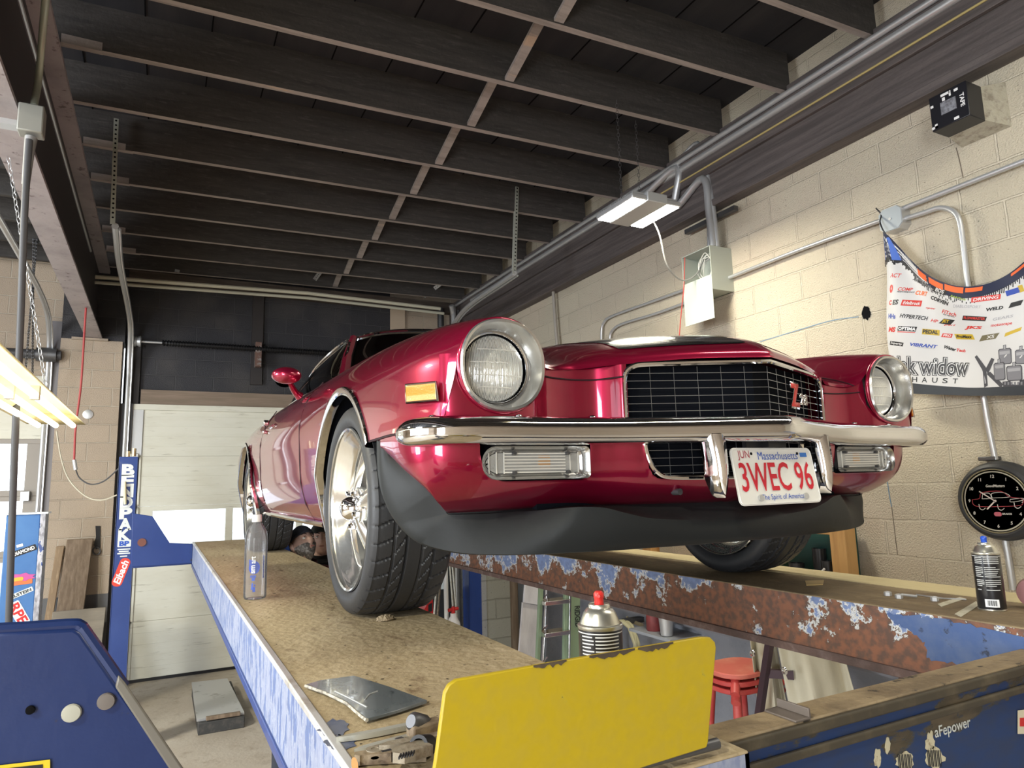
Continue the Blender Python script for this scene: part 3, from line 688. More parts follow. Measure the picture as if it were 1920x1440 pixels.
fr.tube(pth, .0075, 8); obj('grille_surround', fr, chrome, gr, True)
def gy2(x): return lerp(-.885, -.780, abs(x)/.345)
lw = MB()
for k in range(-5, 6):
    x = k*.0625; lw.tube([(x, gy2(x), .412), (x, gy2(x), .54)], .0007, 4)
for k in range(7):
    z = .416+.0205*k; xw = .332-max(0, (.50-z))*.45; lw.tube([(-xw, gy2(xw), z), (0, gy2(0), z), (xw, gy2(xw), z)], .0009, 4)
lg_ = obj('lower_grille', lw, wire_m, car, True)
obj('grille_core', MB().prism([(-.36, -.72, .412), (0, -.830, .412), (.36, -.72, .412)], (0, 0, .15)), dark_in, lg_, True)
pth = smooth_path([(-.338, plan_y(.338)-.001, .545), (-.336, plan_y(.336)-.002, .50), (-.326, plan_y(.326)-.002, .45), (-.308, plan_y(.308)-.002, .420), (-.27, plan_y(.27)-.002, .405), (-.14, plan_y(.14)-.002, .402), (0, plan_y(0)-.002, .402)], 4)
pth = pth+[Vector((-p.x, p.y, p.z)) for p in pth[-2::-1]]
obj('grille_surround', MB().tube(pth, .006, 8), chrome, lg_, True)
em = text_mb('Z', .066, .062, bold=.03); place(em, (.166, gy(.166)-.008, .632), (.932, .363, 0), (0, 0, 1)); e_o = obj('emblem', MB().add(em.v, em.f), mat('emblem_red', (.55, .06, .05), .3), gr, True, solid=-.004)
em = text_mb('Z', .073, .070, bold=.05); place(em, (.166, gy(.166)-.005, .632), (.932, .363, 0), (0, 0, 1)); obj('emblem_edge', MB().add(em.v, em.f), chrome, gr, True, solid=-.004)
em = text_mb('28', .032, .066, bold=.04); place(em, (.226, gy(.226)-.009, .624), (.932, .363, 0), (0, 0, 1)); obj('emblem_numbers', MB().add(em.v, em.f), chrome, gr, True, solid=-.004)
# ---- bumper: chrome blade, a shallow V with wrapped ends
bp_ = [V(0,-.992,0), V(.06,-.976,0), V(.20,-.925,0), V(.38,-.862,0), V(.50,-.836,0), V(.62,-.822,0), V(.74,-.816,0), V(.83,-.806,0), V(.895,-.785,0), V(.932,-.745,0), V(.945,-.69,0), V(.946,-.62,0)]
bl = [cr(bp_, t/5) for t in range((len(bp_)-1)*5+1)]; bl = [V(-p.x, p.y, 0) for p in bl[:0:-1]]+bl
sec = [(-.030, .0335), (-.014, .0345), (.000, .0325), (.009, .0265), (.0155, .0185), (.0195, .0095), (.0205, .0015), (.0195, -.004), (.0205, -.0085), (.0185, -.016), (.0135, -.0235), (.005, -.030), (-.006, -.0335), (-.030, -.034)]
rows = []
for i, p in enumerate(bl):
    a, b = bl[max(i-1, 0)], bl[min(i+1, len(bl)-1)]; t = (b-a).normalized(); n = V(t.y, -t.x, 0)
    if n.y > 0 and abs(p.x) < .5: n = -n
    e = min(i, len(bl)-1-i)/7; k = math.sqrt(max(0, min(1, e*1.02)*(2-min(1, e*1.02)))) if e < 1 else 1
    rows.append([p+n*(o*max(k, .25))+V(0, 0, .526+h*max(k, .30)) for o, h in sec])
bb = obj('bumper', MB().grid(rows, True), chrome, car, True, ang=60, solid=0)
for sx in (-1, 1):
    for x, y in ((.70, -.80), (.50, -.82), (.90, -.745)): obj('bumper_bolt', MB().ball((sx*x, y, .562), .010, 12, 6, (1, 1, .35)), chrome, bb, True)
for sx in (-1, 1):
    g = MB(); rows = []
    for k in range(29):
        t = k/28; z = lerp(.512, .350, t); wd = .027*(1-.34*t)*(1 if t < .62 else math.sqrt(max(0, 1-((t-.62)/.38)**2))+.02); dp = -.945-.016*math.sin(t*2.2)+.012*t
        rows.append([V(sx*.197+wd*sx_, dp+dd*(1 if t < .7 else 1-(t-.7)*1.2), z) for sx_, dd in ((-1, .05), (-1, .014), (-.72, .002), (0, -.006), (.72, .002), (1, .014), (1, .05))])
    obj('bumper_guard', MB().grid(rows), chrome, car, True, recalc=True)
    obj('guard_bolt', MB().cyl((sx*.215, -.803, .366), (sx*.215, -.775, .366), .009, n=10), steel_d, car, True)
# ---- licence plate on its bracket
def plate_pt(u, v, d=0):                            # u right, v up on the plate
    o = V(.003, -.938, .402); ex = V(1, .0, -.0); ey = V(0, .17, 1).normalized(); n = ey.cross(ex); return o+ex*u+ey*v-n*(-d)
n_pl = V(0, -1, .17).normalized()
pm = MB().prism([plate_pt(p.x, p.y) for p in rrect(.305, .152, .016)], n_pl*-.002)
lp = obj('license_plate', pm, mat('plate_white', (.74, .73, .68), .45), car, True)
pr_ = [plate_pt(p.x, p.y)+n_pl*.001 for p in rrect(.297, .144, .013)]
obj('plate_rim', MB().tube(pr_, .0017, 6, True), mat('plate_white_rim', (.78, .77, .74), .4), lp, True)
def ptxt(name, s, u, v, size, width, mt, bold=0, it=0):
    t = text_mb(s, size, width, bold=bold, italic=it); place(t, plate_pt(u, v)+n_pl*.0022, (1, 0, 0), V(0, .17, 1)); obj(name, t, mt, lp, True, recalc=False)
ptxt('plate_month', 'JUN', -.108, .055, .021, .042, mat('plate_maroon', (.36, .03, .06), .5))
ptxt('plate_state', 'Massachusetts', .018, .054, .022, .150, blue_ink, .0)
obj('plate_sticker', MB().prism([plate_pt(.118+p.x, .056+p.y)+n_pl*.0012 for p in rrect(.026, .012, .001)], n_pl*.0004), mat('sticker_blue', (.03, .17, .55), .4), lp, True)
ptxt('plate_number', '3WEC 96', .0, -.002, .076, .268, mat('plate_red', (.55, .012, .03), .45), .012)
ptxt('plate_motto', 'The Spirit of America', .006, -.058, .014, .158, blue_ink, .004)
bo = MB()
for u in (-.078, .090): bo.cyl(plate_pt(u, -.058)+n_pl*.001, plate_pt(u, -.058)+n_pl*.007, .0085, n=12)
obj('plate_bolt', bo, galv, lp, True)
ho = MB()
for u in (-.078, .096): ho.cyl(plate_pt(u, .060)+n_pl*.0005, plate_pt(u, .060)+n_pl*.0016, .004, n=10)
obj('plate_slot', ho, blackflat, lp, True)
obj('plate_bracket', MB().box((-.075, -.915, .325), (.075, -.90, .52)).box((-.02, -.94, .478), (.02, -.885, .512)), black, lp, True)
# ---- air dam
Tt = [V(-.945,-.475,.53), V(-.925,-.50,.47), V(-.87,-.545,.40), V(-.82,-.57,.355), V(-.784,-.592,.333), V(-.70,-.65,.328), V(-.60,-.70,.331), V(-.515,-.74,.336), V(-.44,-.765,.332), V(-.38,-.78,.316), V(-.30,-.79,.299), V(-.15,-.80,.288), V(0,-.81,.285)]
Bt = [V(-.947,-.468,.525), V(-.945,-.47,.44), V(-.935,-.48,.37), V(-.91,-.505,.31), V(-.865,-.55,.258), V(-.79,-.61,.232), V(-.70,-.66,.224), V(-.61,-.70,.222), V(-.51,-.73,.222), V(-.41,-.752,.222), V(-.30,-.77,.223), V(-.15,-.792,.224), V(0,-.805,.225)]
def full(l):
    s_ = [cr(l, t/6) for t in range((len(l)-1)*6+1)]; return s_+[V(-p.x, p.y, p.z) for p in s_[-2::-1]]
T_, B_ = full(Tt), full(Bt); rows = []
ve = vrows[-1]
def near_edge(p):                                   # the point of the valance's lower edge above this bit of the dam
    best, bd = None, 9
    for q, r_ in zip(ve, ve[1:]):
        for f in (0, .25, .5, .75):
            c = lerp(q, r_, f); d = (c.x-p.x)**2+(c.y-p.y)**2+((c.z-p.z)*.8)**2
            if d < bd: bd, best = d, c
    return best
for a, b in zip(T_, B_):
    e_ = near_edge(a); k = min(1, max(0, (abs(a.x)-.50)/.2)); a = lerp(a, e_+V(0, -.004, -.006), .85*k)
    mid = lerp(a, b, .5)+V(0, -.010, 0)
    rows.append([e_+V(0, .004, .012), lerp(e_, a, .6)+V(0, .006, 0), a, lerp(a, mid, .5)+V(0, -.003, 0), mid, lerp(mid, b, .6)+V(0, -.002, 0), b, b+V(0, .012, -.003), b+V(0, .03, .01)])
obj('air_dam', MB().grid(rows), spoil_m, car, True, ang=50)
for sx in (-1, 1): obj('panel_gap', MB().tube([(sx*.948, -.37, .528), (sx*.9485, -.47, .529), (sx*.9485, -.54, .530), (sx*.946, -.61, .530), (sx*.929, -.68, .530)], .0032, 6), seam_m, car, True)
# side markers, badges
for sx in (-1, 1):
    mo = [(-.597, .646), (-.806, .628), (-.815, .590), (-.625, .600)]
    def mk(y, z): return V(sx*(.9135 if y > -.7 else .898), y, z)
    def sidex(y, z): 
        t = (y+.6)/-.21; return lerp(.930, .890, min(max(t, 0), 1))+.002
    mo = [(-.61, .648), (-.80, .640), (-.806, .598), (-.615, .604)]
    sm = MB().prism([V(sx*sidex(y, z), y*.60-.285, z) for y, z in mo], (sx*.006, 0, 0)); mk_o = obj('side_marker', sm, amber, car, True, bevel=.003)
    obj('marker_rim', MB().tube([V(sx*(sidex(y, z)+.004), y*.60-.285, z) for y, z in mo], .0035, 6, True), chrome, mk_o, True)
    # mirror, handle
    mr = MB(); rot = Rz(sx*.15); mr.ball((sx*.985, .86, .905), .068, 20, 12, (.95, .80, .56), rot); mo_ = obj('door_mirror', mr, paint, car, True)
    obj('mirror_stalk', MB().tube(smooth_path([(sx*.905, .99, .832), (sx*.93, .97, .85), (sx*.965, .91, .885)], 3), [.022, .019, .016, .015, .014, .013, .012], 10), paint, mo_, True)
    obj('mirror_glass', MB().lathe([(.0, .0), (.045, .0)], (sx*.985, .922, .905), (0, 1, 0), 20), chrome, mo_, True)
    hd = MB().box((sx*.943-.012, 1.80, .772), (sx*.943+.012, 1.95, .790)); hd.cyl((sx*.935, 1.78, .78), (sx*.962, 1.78, .78), .016, n=12); hd.cyl((sx*.935, 1.86, .735), (sx*.956, 1.86, .735), .012, n=12)
    obj('door_handle', hd, chrome, car, True, bevel=.005)
# ---- greenhouse
ws = [[(0, .56, .905), (.35, .60, .900), (.60, .70, .893), (.725, .80, .888)], [(0, .82, 1.07), (.32, .86, 1.062), (.54, .95, 1.045), (.655, 1.03, 1.035)], [(0, 1.10, 1.226), (.28, 1.12, 1.220), (.46, 1.165, 1.206), (.575, 1.23, 1.182)]]
wg = sheet(ws, 5, 6); wm = MB().grid(wg); wm.grid(mirror(wg), True); obj('windshield', wm, tint, car, True)
edge = [r[-1] for r in wg]+[p for p in wg[-1][-2::-1]]
edge = edge+[V(-p.x, p.y, p.z) for p in edge[-2::-1]]
obj('windshield_trim', MB().tube([p+V(0, -.003, .003) for p in edge], .009, 6), chrome, car, True)
obj('windshield_seal', MB().tube([V(p.x*.985, p.y-.004, p.z-.006) for p in edge], .007, 6), black, car, True)
rf = [[(0, 1.095, 1.230), (.28, 1.115, 1.224), (.46, 1.16, 1.210), (.578, 1.225, 1.186), (.600, 1.24, 1.170)], [(0, 1.40, 1.256), (.28, 1.41, 1.249), (.46, 1.43, 1.232), (.575, 1.47, 1.205), (.605, 1.48, 1.180)], [(0, 2.05, 1.250), (.28, 2.05, 1.243), (.46, 2.05, 1.226), (.57, 2.08, 1.198), (.605, 2.09, 1.172)], [(0, 2.45, 1.205), (.28, 2.45, 1.196), (.45, 2.45, 1.178), (.56, 2.48, 1.145), (.60, 2.50, 1.115)]]
rg = sheet(rf, 5, 6); rm = MB().grid(rg); rm.grid(mirror(rg), True); obj('roof', rm, paint, car, True)
for sx in (-1, 1):
    ap = MB().tube([V(sx*.745, .80, .880), V(sx*.672, 1.04, 1.035), V(sx*.592, 1.235, 1.178)], [.030, .026, .022], 8)
    obj('windshield_pillar', ap, paint, car, True)
    low = [V(sx*.775, .84, .885), V(sx*.790, 1.5, .893), V(sx*.78, 2.0, .903), V(sx*.74, 2.5, .912)]; hi = [V(sx*.755, .85, .895), V(sx*.610, 1.26, 1.168), V(sx*.608, 2.08, 1.168), V(sx*.625, 2.5, 1.05)]
    sw = MB(); L1 = [cr(low, t/5) for t in range(16)]; H1 = [cr(hi, t/5) for t in range(16)]
    sw.grid([[lerp(a, b, k/5)+V(sx*.018*math.sin(k/5*PI), 0, 0) for k in range(6)] for a, b in zip(L1, H1)]); obj('side_window', sw, tint, car, True)
    obj('drip_rail', MB().tube([p+V(sx*.004, 0, .004) for p in H1], .008, 6), chrome, car, True)
    obj('belt_trim', MB().tube([p+V(sx*.012, 0, .003) for p in L1], .006, 6), chrome, car, True)
    cp = MB(); a0 = [V(sx*.605, 2.09, 1.172), V(sx*.60, 2.50, 1.115), V(sx*.60, 3.0, .985), V(sx*.60, 3.4, .90)]; b0 = [V(sx*.625, 2.45, 1.06), V(sx*.70, 2.5, .93), V(sx*.70, 3.0, .915), V(sx*.66, 3.4, .895)]
    cp.grid([[cr(a0, t/5), lerp(cr(a0, t/5), cr(b0, t/5), .5)+V(sx*.02, 0, 0), cr(b0, t/5)] for t in range(16)]); obj('roof_pillar', cp, paint, car, True)
bw_ = [[(-.55, 2.46, 1.165), (0, 2.45, 1.202), (.55, 2.46, 1.165)], [(-.60, 3.0, .985), (0, 3.0, 1.03), (.60, 3.0, .985)], [(-.60, 3.35, .905), (0, 3.4, .915), (.60, 3.35, .905)]]
obj('rear_window', MB().grid(sheet(bw_, 6, 6)), tint, car, True)
td = [[(-.68, 3.35, .90), (0, 3.38, .92), (.68, 3.35, .90)], [(-.68, 3.6, .88), (0, 3.62, .895), (.68, 3.6, .88)], [(-.66, 3.78, .86), (0, 3.82, .87), (.66, 3.78, .86)], [(-.70, 3.80, .60), (0, 3.84, .60), (.70, 3.80, .60)], [(-.70, 3.76, .36), (0, 3.80, .36), (.70, 3.76, .36)]]
obj('tail_panel', MB().grid(sheet(td, 6, 5)), paint, car, True)
obj('cabin', MB().box((-.66, 1.25, .45), (.66, 2.6, .90)).box((-.70, .85, .84), (.70, 1.15, .885)).box((-.55, 1.9, .5), (-.12, 2.1, 1.08)).box((.12, 1.9, .5), (.55, 2.1, 1.08)), dark_in, car, True, bevel=.03)
obj('underbody', MB().box((-.58, -.66, .30), (.58, 3.6, .36)).box((-.83, .52, .262), (.83, 2.25, .34)), dark_in, car, True)
obj('axle', MB().cyl((-.7, 2.743, .33), (.7, 2.743, .33), .045).cyl((-.7, 0, .30), (.7, 0, .30), .03).ball((0, 2.743, .33), .13), steel_d, car, True)
# ---- wheels
TR, TW = .336, .262
def tyre_mesh():
    hw = TW/2; mb = MB(); N = 456; prof_ = []
    side = [(.252, -.085), (.255, -.104), (.261, -.114), (.270, -.122), (.283, -.128), (.298, -.1302), (.312, -.127), (.323, -.120), (.3295, -.111)]
    tread = [(TR-.0055*((abs(t)/.95)**3.2), t*.106) for t in [i/56*2-1 for i in range(57)]]
    pr2 = side+tread+[(r, -h) for r, h in side[::-1]]
    rows = []
    for (r, h) in pr2:
        row = []
        for k in range(N):
            a = 2*PI*k/N; d = 0
            x = abs(h)
            if x < .114 and r > .318:
                def gv(q, w_): return max(0, min(1, (w_-abs(q))/.0016))
                d = .0065*max(gv(x-.0235, .0042), gv(x-.0625, .0034))
                if x > .027:
                    ph = (a*38/(2*PI)+(x*30+(0 if x < .0625 else (x-.0625)*-22))*(1 if h > 0 else -1)+(.4 if h < 0 else 0)) % 1; q = min(ph, 1-ph)*2*PI*.33/38
                    d = max(d, .0055*gv(q, .0030))
            if .262 < r < .300 and x > .124: d = -.0008*(1 if math.sin(a*9) > .2 and math.sin(a*44) > -.2 else 0)
            row.append(V(h, (r-d)*math.cos(a), (r-d)*math.sin(a)))
        rows.append(row+[row[0]])
    return mb.grid(rows)
def wheel(sx, y):
    """one wheel: tyre > lettering ring; deep-lipped rim > five tapered spokes, cap, lug nuts"""
    o = V(sx*.798, y, TR)
    t = tyre_mesh(); t.v = [o+V(q.x, q.y, q.z) for q in t.v]; ty = obj('tyre', t, rubber, car, True, ang=30)
    ax = (sx, 0, 0)
    lip = [(.254, .122), (.260, .125), (.261, .119), (.254, .111), (.249, .107), (.246, .099), (.240, .096), (.237, .085), (.229, .081), (.226, .070), (.220, .066), (.216, .050), (.212, .02), (.206, -.02), (.206, -.06), (.215, -.085), (.236, -.105), (.250, -.112), (.256, -.118), (.258, -.122), (.254, -.124)]
    rm = obj('rim', MB().lathe(lip, o, ax, 72, cap=False), mat('rim_chrome', (.80, .80, .78), .13, .92) if 'rim_chrome' not in bpy.data.materials else bpy.data.materials['rim_chrome'], car, True, ang=50)
    sp = MB()
    for k in range(5):
        a = 2*PI*k/5+.33; ra, rt = V(0, math.cos(a), math.sin(a)), V(0, -math.sin(a), math.cos(a)); rows = []
        for q in range(9):
            u = q/8; r_ = lerp(.045, .216, u); wd = lerp(.026, .056, u**1.2) if u < .9 else lerp(.054, .066, (u-.9)*10); zc = lerp(.094, .052, u**1.3); th = .030
            rows.append([o+V(sx*(zc-th), 0, 0)+ra*r_-rt*wd*.9, o+V(sx*(zc-.004), 0, 0)+ra*r_-rt*wd, o+V(sx*(zc+.006), 0, 0)+ra*r_-rt*wd*.55, o+V(sx*(zc+.010), 0, 0)+ra*r_, o+V(sx*(zc+.006), 0, 0)+ra*r_+rt*wd*.55, o+V(sx*(zc-.004), 0, 0)+ra*r_+rt*wd, o+V(sx*(zc-th), 0, 0)+ra*r_+rt*wd*.9])
        sp.grid(rows)
    obj('spokes', sp, bpy.data.materials['rim_chrome'], rm, True)
    obj('hub', MB().lathe([(.070, .05), (.074, .085), (.070, .096), (.05, .100), (0, .101)], o, ax, 32, cap=False), bpy.data.materials['rim_chrome'], rm, True)
    obj('centre_cap', MB().lathe([(.042, .095), (.042, .108), (.040, .112), (.036, .124), (.026, .136), (.014, .142), (.0, .143)], o, ax, 28), chrome, rm, True)
    ln = MB()
    for k in range(5):
        a = 2*PI*k/5+.33+PI/5; q = o+V(0, .058*math.cos(a), .058*math.sin(a)); ln.lathe([(.010, .09), (.010, .112), (.007, .119), (0, .120)], q, ax, 8)
    obj('lug_nuts', ln, chrome, rm, True)
    obj('brake_disc', MB().lathe([(.0, -.03), (.15, -.03), (.15, -.05), (0, -.05)], o, ax, 40), steel_d, rm, True)
for sx in (-1, 1):
    for y in (0, 2.743): wheel(sx, y)
# ================================================================ FOUR-POST LIFT
RT = -.397                                           # runway top
blue = mat('lift_blue_paint', (.012, .038, .18), .38, var=[(2.5, (.018, .05, .21), .4, .7), (18, (.03, .035, .06), .66, .70)], bump=(50, .04), coat=.2)
blue_dk = peel_mat('beam_blue_worn', (.10, .075, .045), (.010, .034, .12), .40, .5, 5, edge=(.05, .05, .05), under2=(.05, .04, .025), stretch=(.6, 1, 1.6))
dirt = mat('dirt_caked_steel', (.42, .335, .205), .75, var=[((2.5, 1.2, 1), (.34, .265, .16), .40, .66), ((9, 3, 9), (.50, .41, .27), .50, .72), ((14, 7, 14), (.22, .155, .09), .62, .72), ((55, 30, 55), (.035, .025, .018), .69, .72)], bump=(45, .5))
dirt2 = mat('oily_dirty_steel', (.22, .16, .09), .7, var=[((5, 2, 5), (.14, .10, .06), .42, .66), ((16, 9, 16), (.30, .23, .13), .52, .72), ((60, 40, 60), (.03, .02, .015), .68, .72)], bump=(45, .5))
side_l = peel_mat('scuffed_blue_side', (.27, .30, .40), (.11, .16, .33), .50, .6, 24, edge=(.36, .39, .46), under2=(.19, .22, .34), stretch=(1, 1.6, .5))
rust = peel_mat('rusted_flaking_side', (.21, .085, .045), (.17, .235, .43), .500, .6, 6.5, edge=(.60, .60, .59), under2=(.10, .055, .04), stretch=(1, 1.15, 1.2), bumpk=.8, grad=.038, ew=.035, gz=1.0, nrough=.72)
rust2 = mat('rust_flange', (.12, .075, .065), .7, var=[(14, (.22, .16, .15), .5, .72), (4, (.07, .045, .04), .45, .65)], bump=(40, .5))
yel = peel_mat('chipped_yellow_paint', (.045, .032, .022), (.44, .32, .008), .30, .5, 9, edge=(.40, .32, .03), rough=.42, bumpk=.15, pvar=.93)
lift = thing('car_lift', 'blue four-post car lift with dirty runways carrying the red car', 'car lift', (1.4, 3.6, FLOOR))
def runway(x0, x1, y0, y1, smat, top, inner):
    m_ = MB(); h = .172
    m_.k = 0; m_.box((x0, y0, RT-.006), (x1, y1, RT))
    r_ = obj('runway', m_, [top], lift, bevel=.004)
    s_ = MB()
    s_.box((x0, y0, RT-h), (x0+.008, y1, RT-.004)); s_.box((x1-.008, y0, RT-h), (x1, y1, RT-.004))
    s_.box((x0, y1-.01, RT-h), (x1, y1, RT-.004)); s_.box((x0, y0, RT-h), (x1, y0+.01, RT-.004))
    obj('runway_side', s_, smat, r_)
    f_ = MB(); f_.box((x0-.006, y0, RT-h-.028), (x0+.05, y1, RT-h)); f_.box((x1-.05, y0, RT-h-.028), (x1+.006, y1, RT-h)); obj('runway_flange', f_, rust2 if inner else blue, r_, bevel=.003)
    return r_
rl = runway(.262, .790, .80, 6.33, side_l, dirt, False)
obj('runway_lip', MB().box((.256, .80, RT-.012), (.272, 6.33, RT+.003)), mat('bare_worn_edge', (.66, .66, .67), .35, .5, var=((3, 3, 3), (.35, .30, .22), .55, .66)), rl, bevel=.003, label='shiny worn outer edge')
pp = MB()                                            # patches where the dirt has lifted off the blue paint
for (u, v, w_, h_) in ((628, 1365, 30, 16), (640, 1392, 30, 14)):
    ol = []
    for k in range(26):
        a = 2*PI*k/26; r_ = .75+.45*R_.random(); ol.append(AZ(u+w_*r_*math.cos(a), v+h_*r_*math.sin(a), RT+.0005))
    pp.prism(ol, (0, 0, .0006))
obj('paint_patch', pp, mat('old_blue_grey_paint', (.13, .145, .20), .5, var=(30, (.05, .07, .15), .45, .62)), rl)
rr_ = runway(1.98, 2.52, .80, 6.33, rust, dirt2, True)
obj('runway_dust_strip', MB().box((2.34, .81, RT), (2.515, 6.32, RT+.0015)), mat('pale_dusty_strip', (.50, .42, .24), .75, var=[((6, 2, 6), (.38, .30, .17), .45, .7), ((50, 30, 50), (.10, .07, .05), .68, .71)], bump=(40, .4)), rr_, label='pale dusty band along the wall side')
# the near end of the wall-side runway still holds most of its blue paint
op = []; base_ = [(1662, 1150), (1700, 1152), (1760, 1160), (1840, 1176), (1925, 1196), (1925, 1225), (1800, 1246), (1740, 1235), (1735, 1205), (1700, 1178), (1680, 1170)]; rn = random.Random(12)
for k in range(len(base_)):
    (u0, v0), (u1, v1) = base_[k], base_[(k+1) % len(base_)]
    for q in range(8):
        j = 0 if max(u0, u1) > 1900 else 3.2
        op.append(AX(lerp(u0, u1, q/8)+rn.uniform(-j, j), min(max(lerp(v0, v1, q/8)+rn.uniform(-j, j), 1146), 1250), 1.979))
obj('paint_patch', MB().prism(op, (-.0008, 0, 0)), mat('faded_blue_runway_paint', (.055, .10, .24), .5, var=[(9, (.10, .14, .25), .45, .7), (30, (.03, .04, .07), .62, .68)], bump=(40, .2)), rr_)
# crossbeams
cb = obj('crossbeam', MB().box((-.10, .955, -.80), (3.06, 1.032, -.462)), blue_dk, lift, bevel=.006)
obj('beam_cap', MB().box((-.10, .958, -.462), (3.06, 1.034, -.450)), dirt2 if False else mat('sooty_beam_top', (.31, .235, .14), .7, var=[((6, 12, 6), (.19, .14, .085), .42, .62), ((30, 30, 30), (.05, .04, .03), .60, .68)], bump=(40, .5)), cb, bevel=.003)
obj('beam_edge', MB().box((-.10, .948, -.475), (3.06, .962, -.454)).bar(AY(1010, 1558, .950), AY(2400, 1150, .950), .012, .016), mat('greasy_edge', (.055, .045, .03), .6, var=(12, (.10, .08, .05), .5, .7)), cb, bevel=.004)
obj('beam_tab', MB().box((1.065, .955, -.45), (1.105, 1.03, -.446)).box((1.10, .955, -.446), (1.105, 1.03, -.430)), mat('worn_steel_tab', (.20, .17, .15), .5, .5), cb, bevel=.001)
t = text_mb('aFepower', .022, .128, bold=.012); place(t, AY(1787, 1366, .954), (1, 0, 0), (0, 0, 1)); obj('beam_decal', t, mat('worn_white_decal', (.55, .58, .56), .5), cb, recalc=False)
def torn(u, v, w_, h_, bars, k):
    rn = random.Random(k); ol = []
    for q in range(22):
        a = 2*PI*q/22; s = .72+.35*rn.random(); ol.append(AY(u+w_*s*math.cos(a), v+h_*s*math.sin(a), .9545))
    o = obj('torn_label', MB().prism(ol, (0, -.0006, 0)), mat('old_label_paper', (.52, .48, .34), .7, var=(60, (.30, .24, .15), .55, .65)), cb)
    if bars:
        b_ = MB()
        for q in range(9):
            p = AY(u-12+q*3, v+2, .9535); b_.box((p.x-.0011*(1+q % 2), p.y-.0003, p.z-.016), (p.x+.0011, p.y, p.z+.016))
        obj('barcode', b_, ink, o)
torn(1744, 1396, 10, 26, False, 1); torn(1752, 1420, 20, 22, True, 2); torn(1697, 1428, 18, 20, True, 3); torn(1664, 1398, 6, 16, False, 4); torn(1645, 1420, 7, 20, False, 5)
for u, v, w_, h_ in ((1915, 1354, 7, 22),):
    o = obj('beam_label', MB().prism([AY(u+a*w_, v+b*h_, .953) for a, b in ((-1, -1), (1.6, -1.1), (1.6, 1), (-1, 1))], (0, -.0006, 0)), mat('label_cream', (.62, .56, .42), .6), cb)
    obj('beam_label_bar', MB().prism([AY(u+2+a*5, v+b*8, .9525) for a, b in ((-1, -1), (1.6, -1.1), (1.6, 1), (-1, 1))], (0, -.0006, 0)), red_ink, o)
cr_ = obj('crossbeam', MB().box((-.17, 6.36, -.578), (3.0, 6.46, -.412)), blue, lift, bevel=.005)
# gussets on the beams beside the posts
def gusset(pts, y, th, name='gusset_plate'):
    return MB().prism([AY(u, v, y) for u, v in pts], (0, th, 0))
gs = obj('gusset_plate', gusset([(248, 962), (286, 968), (318, 1018), (361, 1020), (361, 1056), (246, 1063)], 6.34, .02), blue, lift, bevel=.003)
obj('gusset_bolt', MB().cyl(AY(266, 1017, 6.33), AY(266, 1017, 6.34), .032, n=16), mat('rusty_cap', (.16, .06, .045), .6), gs)
fg_ = gusset([(-60, 1189), (138, 1178), (152, 1186), (232, 1302), (330, 1440), (380, 1520), (-60, 1520)], .905, .012)
gf = obj('gusset_plate', fg_, mat('dark_blue_plate', (.009, .024, .105), .38, coat=.25, var=[(3, (.012, .031, .13), .4, .7), (40, (.03, .03, .06), .68, .72)], bump=(60, .05)), lift, bevel=.004)
rim_ = [(-60, 1183), (140, 1171), (157, 1179), (232, 1288)]
obj('gusset_rim', MB().tube(smooth_path([AY(u, v, .912) for u, v in ((-60, 1183), (60, 1176), (135, 1171), (150, 1174), (162, 1188), (232, 1288))], 4), .0065, 8), gf.data.materials[0], gf)
obj('gusset_lip', MB().prism([AY(u, v, .902) for u, v in ((222, 1264), (236, 1280), (385, 1500), (360, 1505), (216, 1287))], (0, -.004, 0)), mat('worn_grey_edge', (.20, .19, .17), .45, .4), gf, bevel=.002)
for u, v, r_, mt in ((134, 1337, .0095, mat('plug_pale', (.42, .42, .36), .5)), (199, 1315, .009, mat('plug_rusty', (.16, .14, .13), .6)), (57, 1331, .0045, blackflat)):
    obj('hole_plug', MB().lathe([(r_, 0), (r_*.9, .003), (0, .004)], AY(u, v, .904), (0, -1, 0), 18), mt, gf)
lb = obj('warning_label', MB().prism([AY(u, v, .903) for u, v in ((-20, 1437), (94, 1424), (94, 1470), (-20, 1480))], (0, -.0006, 0)), mat('label_yellow', (.70, .52, .02), .5), gf)
obj('warning_label_band', MB().prism([AY(u, v, .9022) for u, v in ((-20, 1444), (80, 1433), (80, 1470), (-20, 1478))], (0, -.0004, 0)), ink, lb)
# posts
def post(x0, x1, y0, y1, zt):
    p = MB(); p.box((x0, y0, FLOOR), (x1, y0+.012, zt)); p.box((x0, y0, FLOOR), (x0+.012, y1, zt)); p.box((x1-.012, y0, FLOOR), (x1, y1, zt)); p.box((x0, y0, zt-.012), (x1, y1, zt))
    c = obj('post', p, blue, lift, bevel=.006)
    obj('post_foot', MB().box((x0-.08, y0-.06, FLOOR), (x1+.08, y1+.10, FLOOR+.014)), blue, c)
    return c
pl_ = post(-.305, -.172, 6.42, 6.58, .312)
obj('top_fitting', MB().cyl(AY(240, 853, 6.5)-Vector((0, 0, .02)), AY(240, 853, 6.5)+Vector((0, 0, .03)), .018, n=12), mat('brass_fitting', (.55, .48, .30), .35, .8), pl_)
obj('top_fitting', MB().cyl(AY(251, 851, 6.5)-Vector((0, 0, .02)), AY(251, 851, 6.5)+Vector((0, 0, .045)), .018, n=12), bpy.data.materials['brass_fitting'], pl_)
ltr = mat('decal_silver', (.62, .66, .66), .5)
for k, ch in enumerate('BENDPAK'):
    q = AY(240.5-k*1.15, 881+k*20.3, 6.418); t = text_mb(ch, .088, .092, bold=.05); place(t, q, (1, 0, 0), (0, 0, 1)); obj('letter', t, ltr, pl_, recalc=False)
q = AY(233, 1019, 6.418)
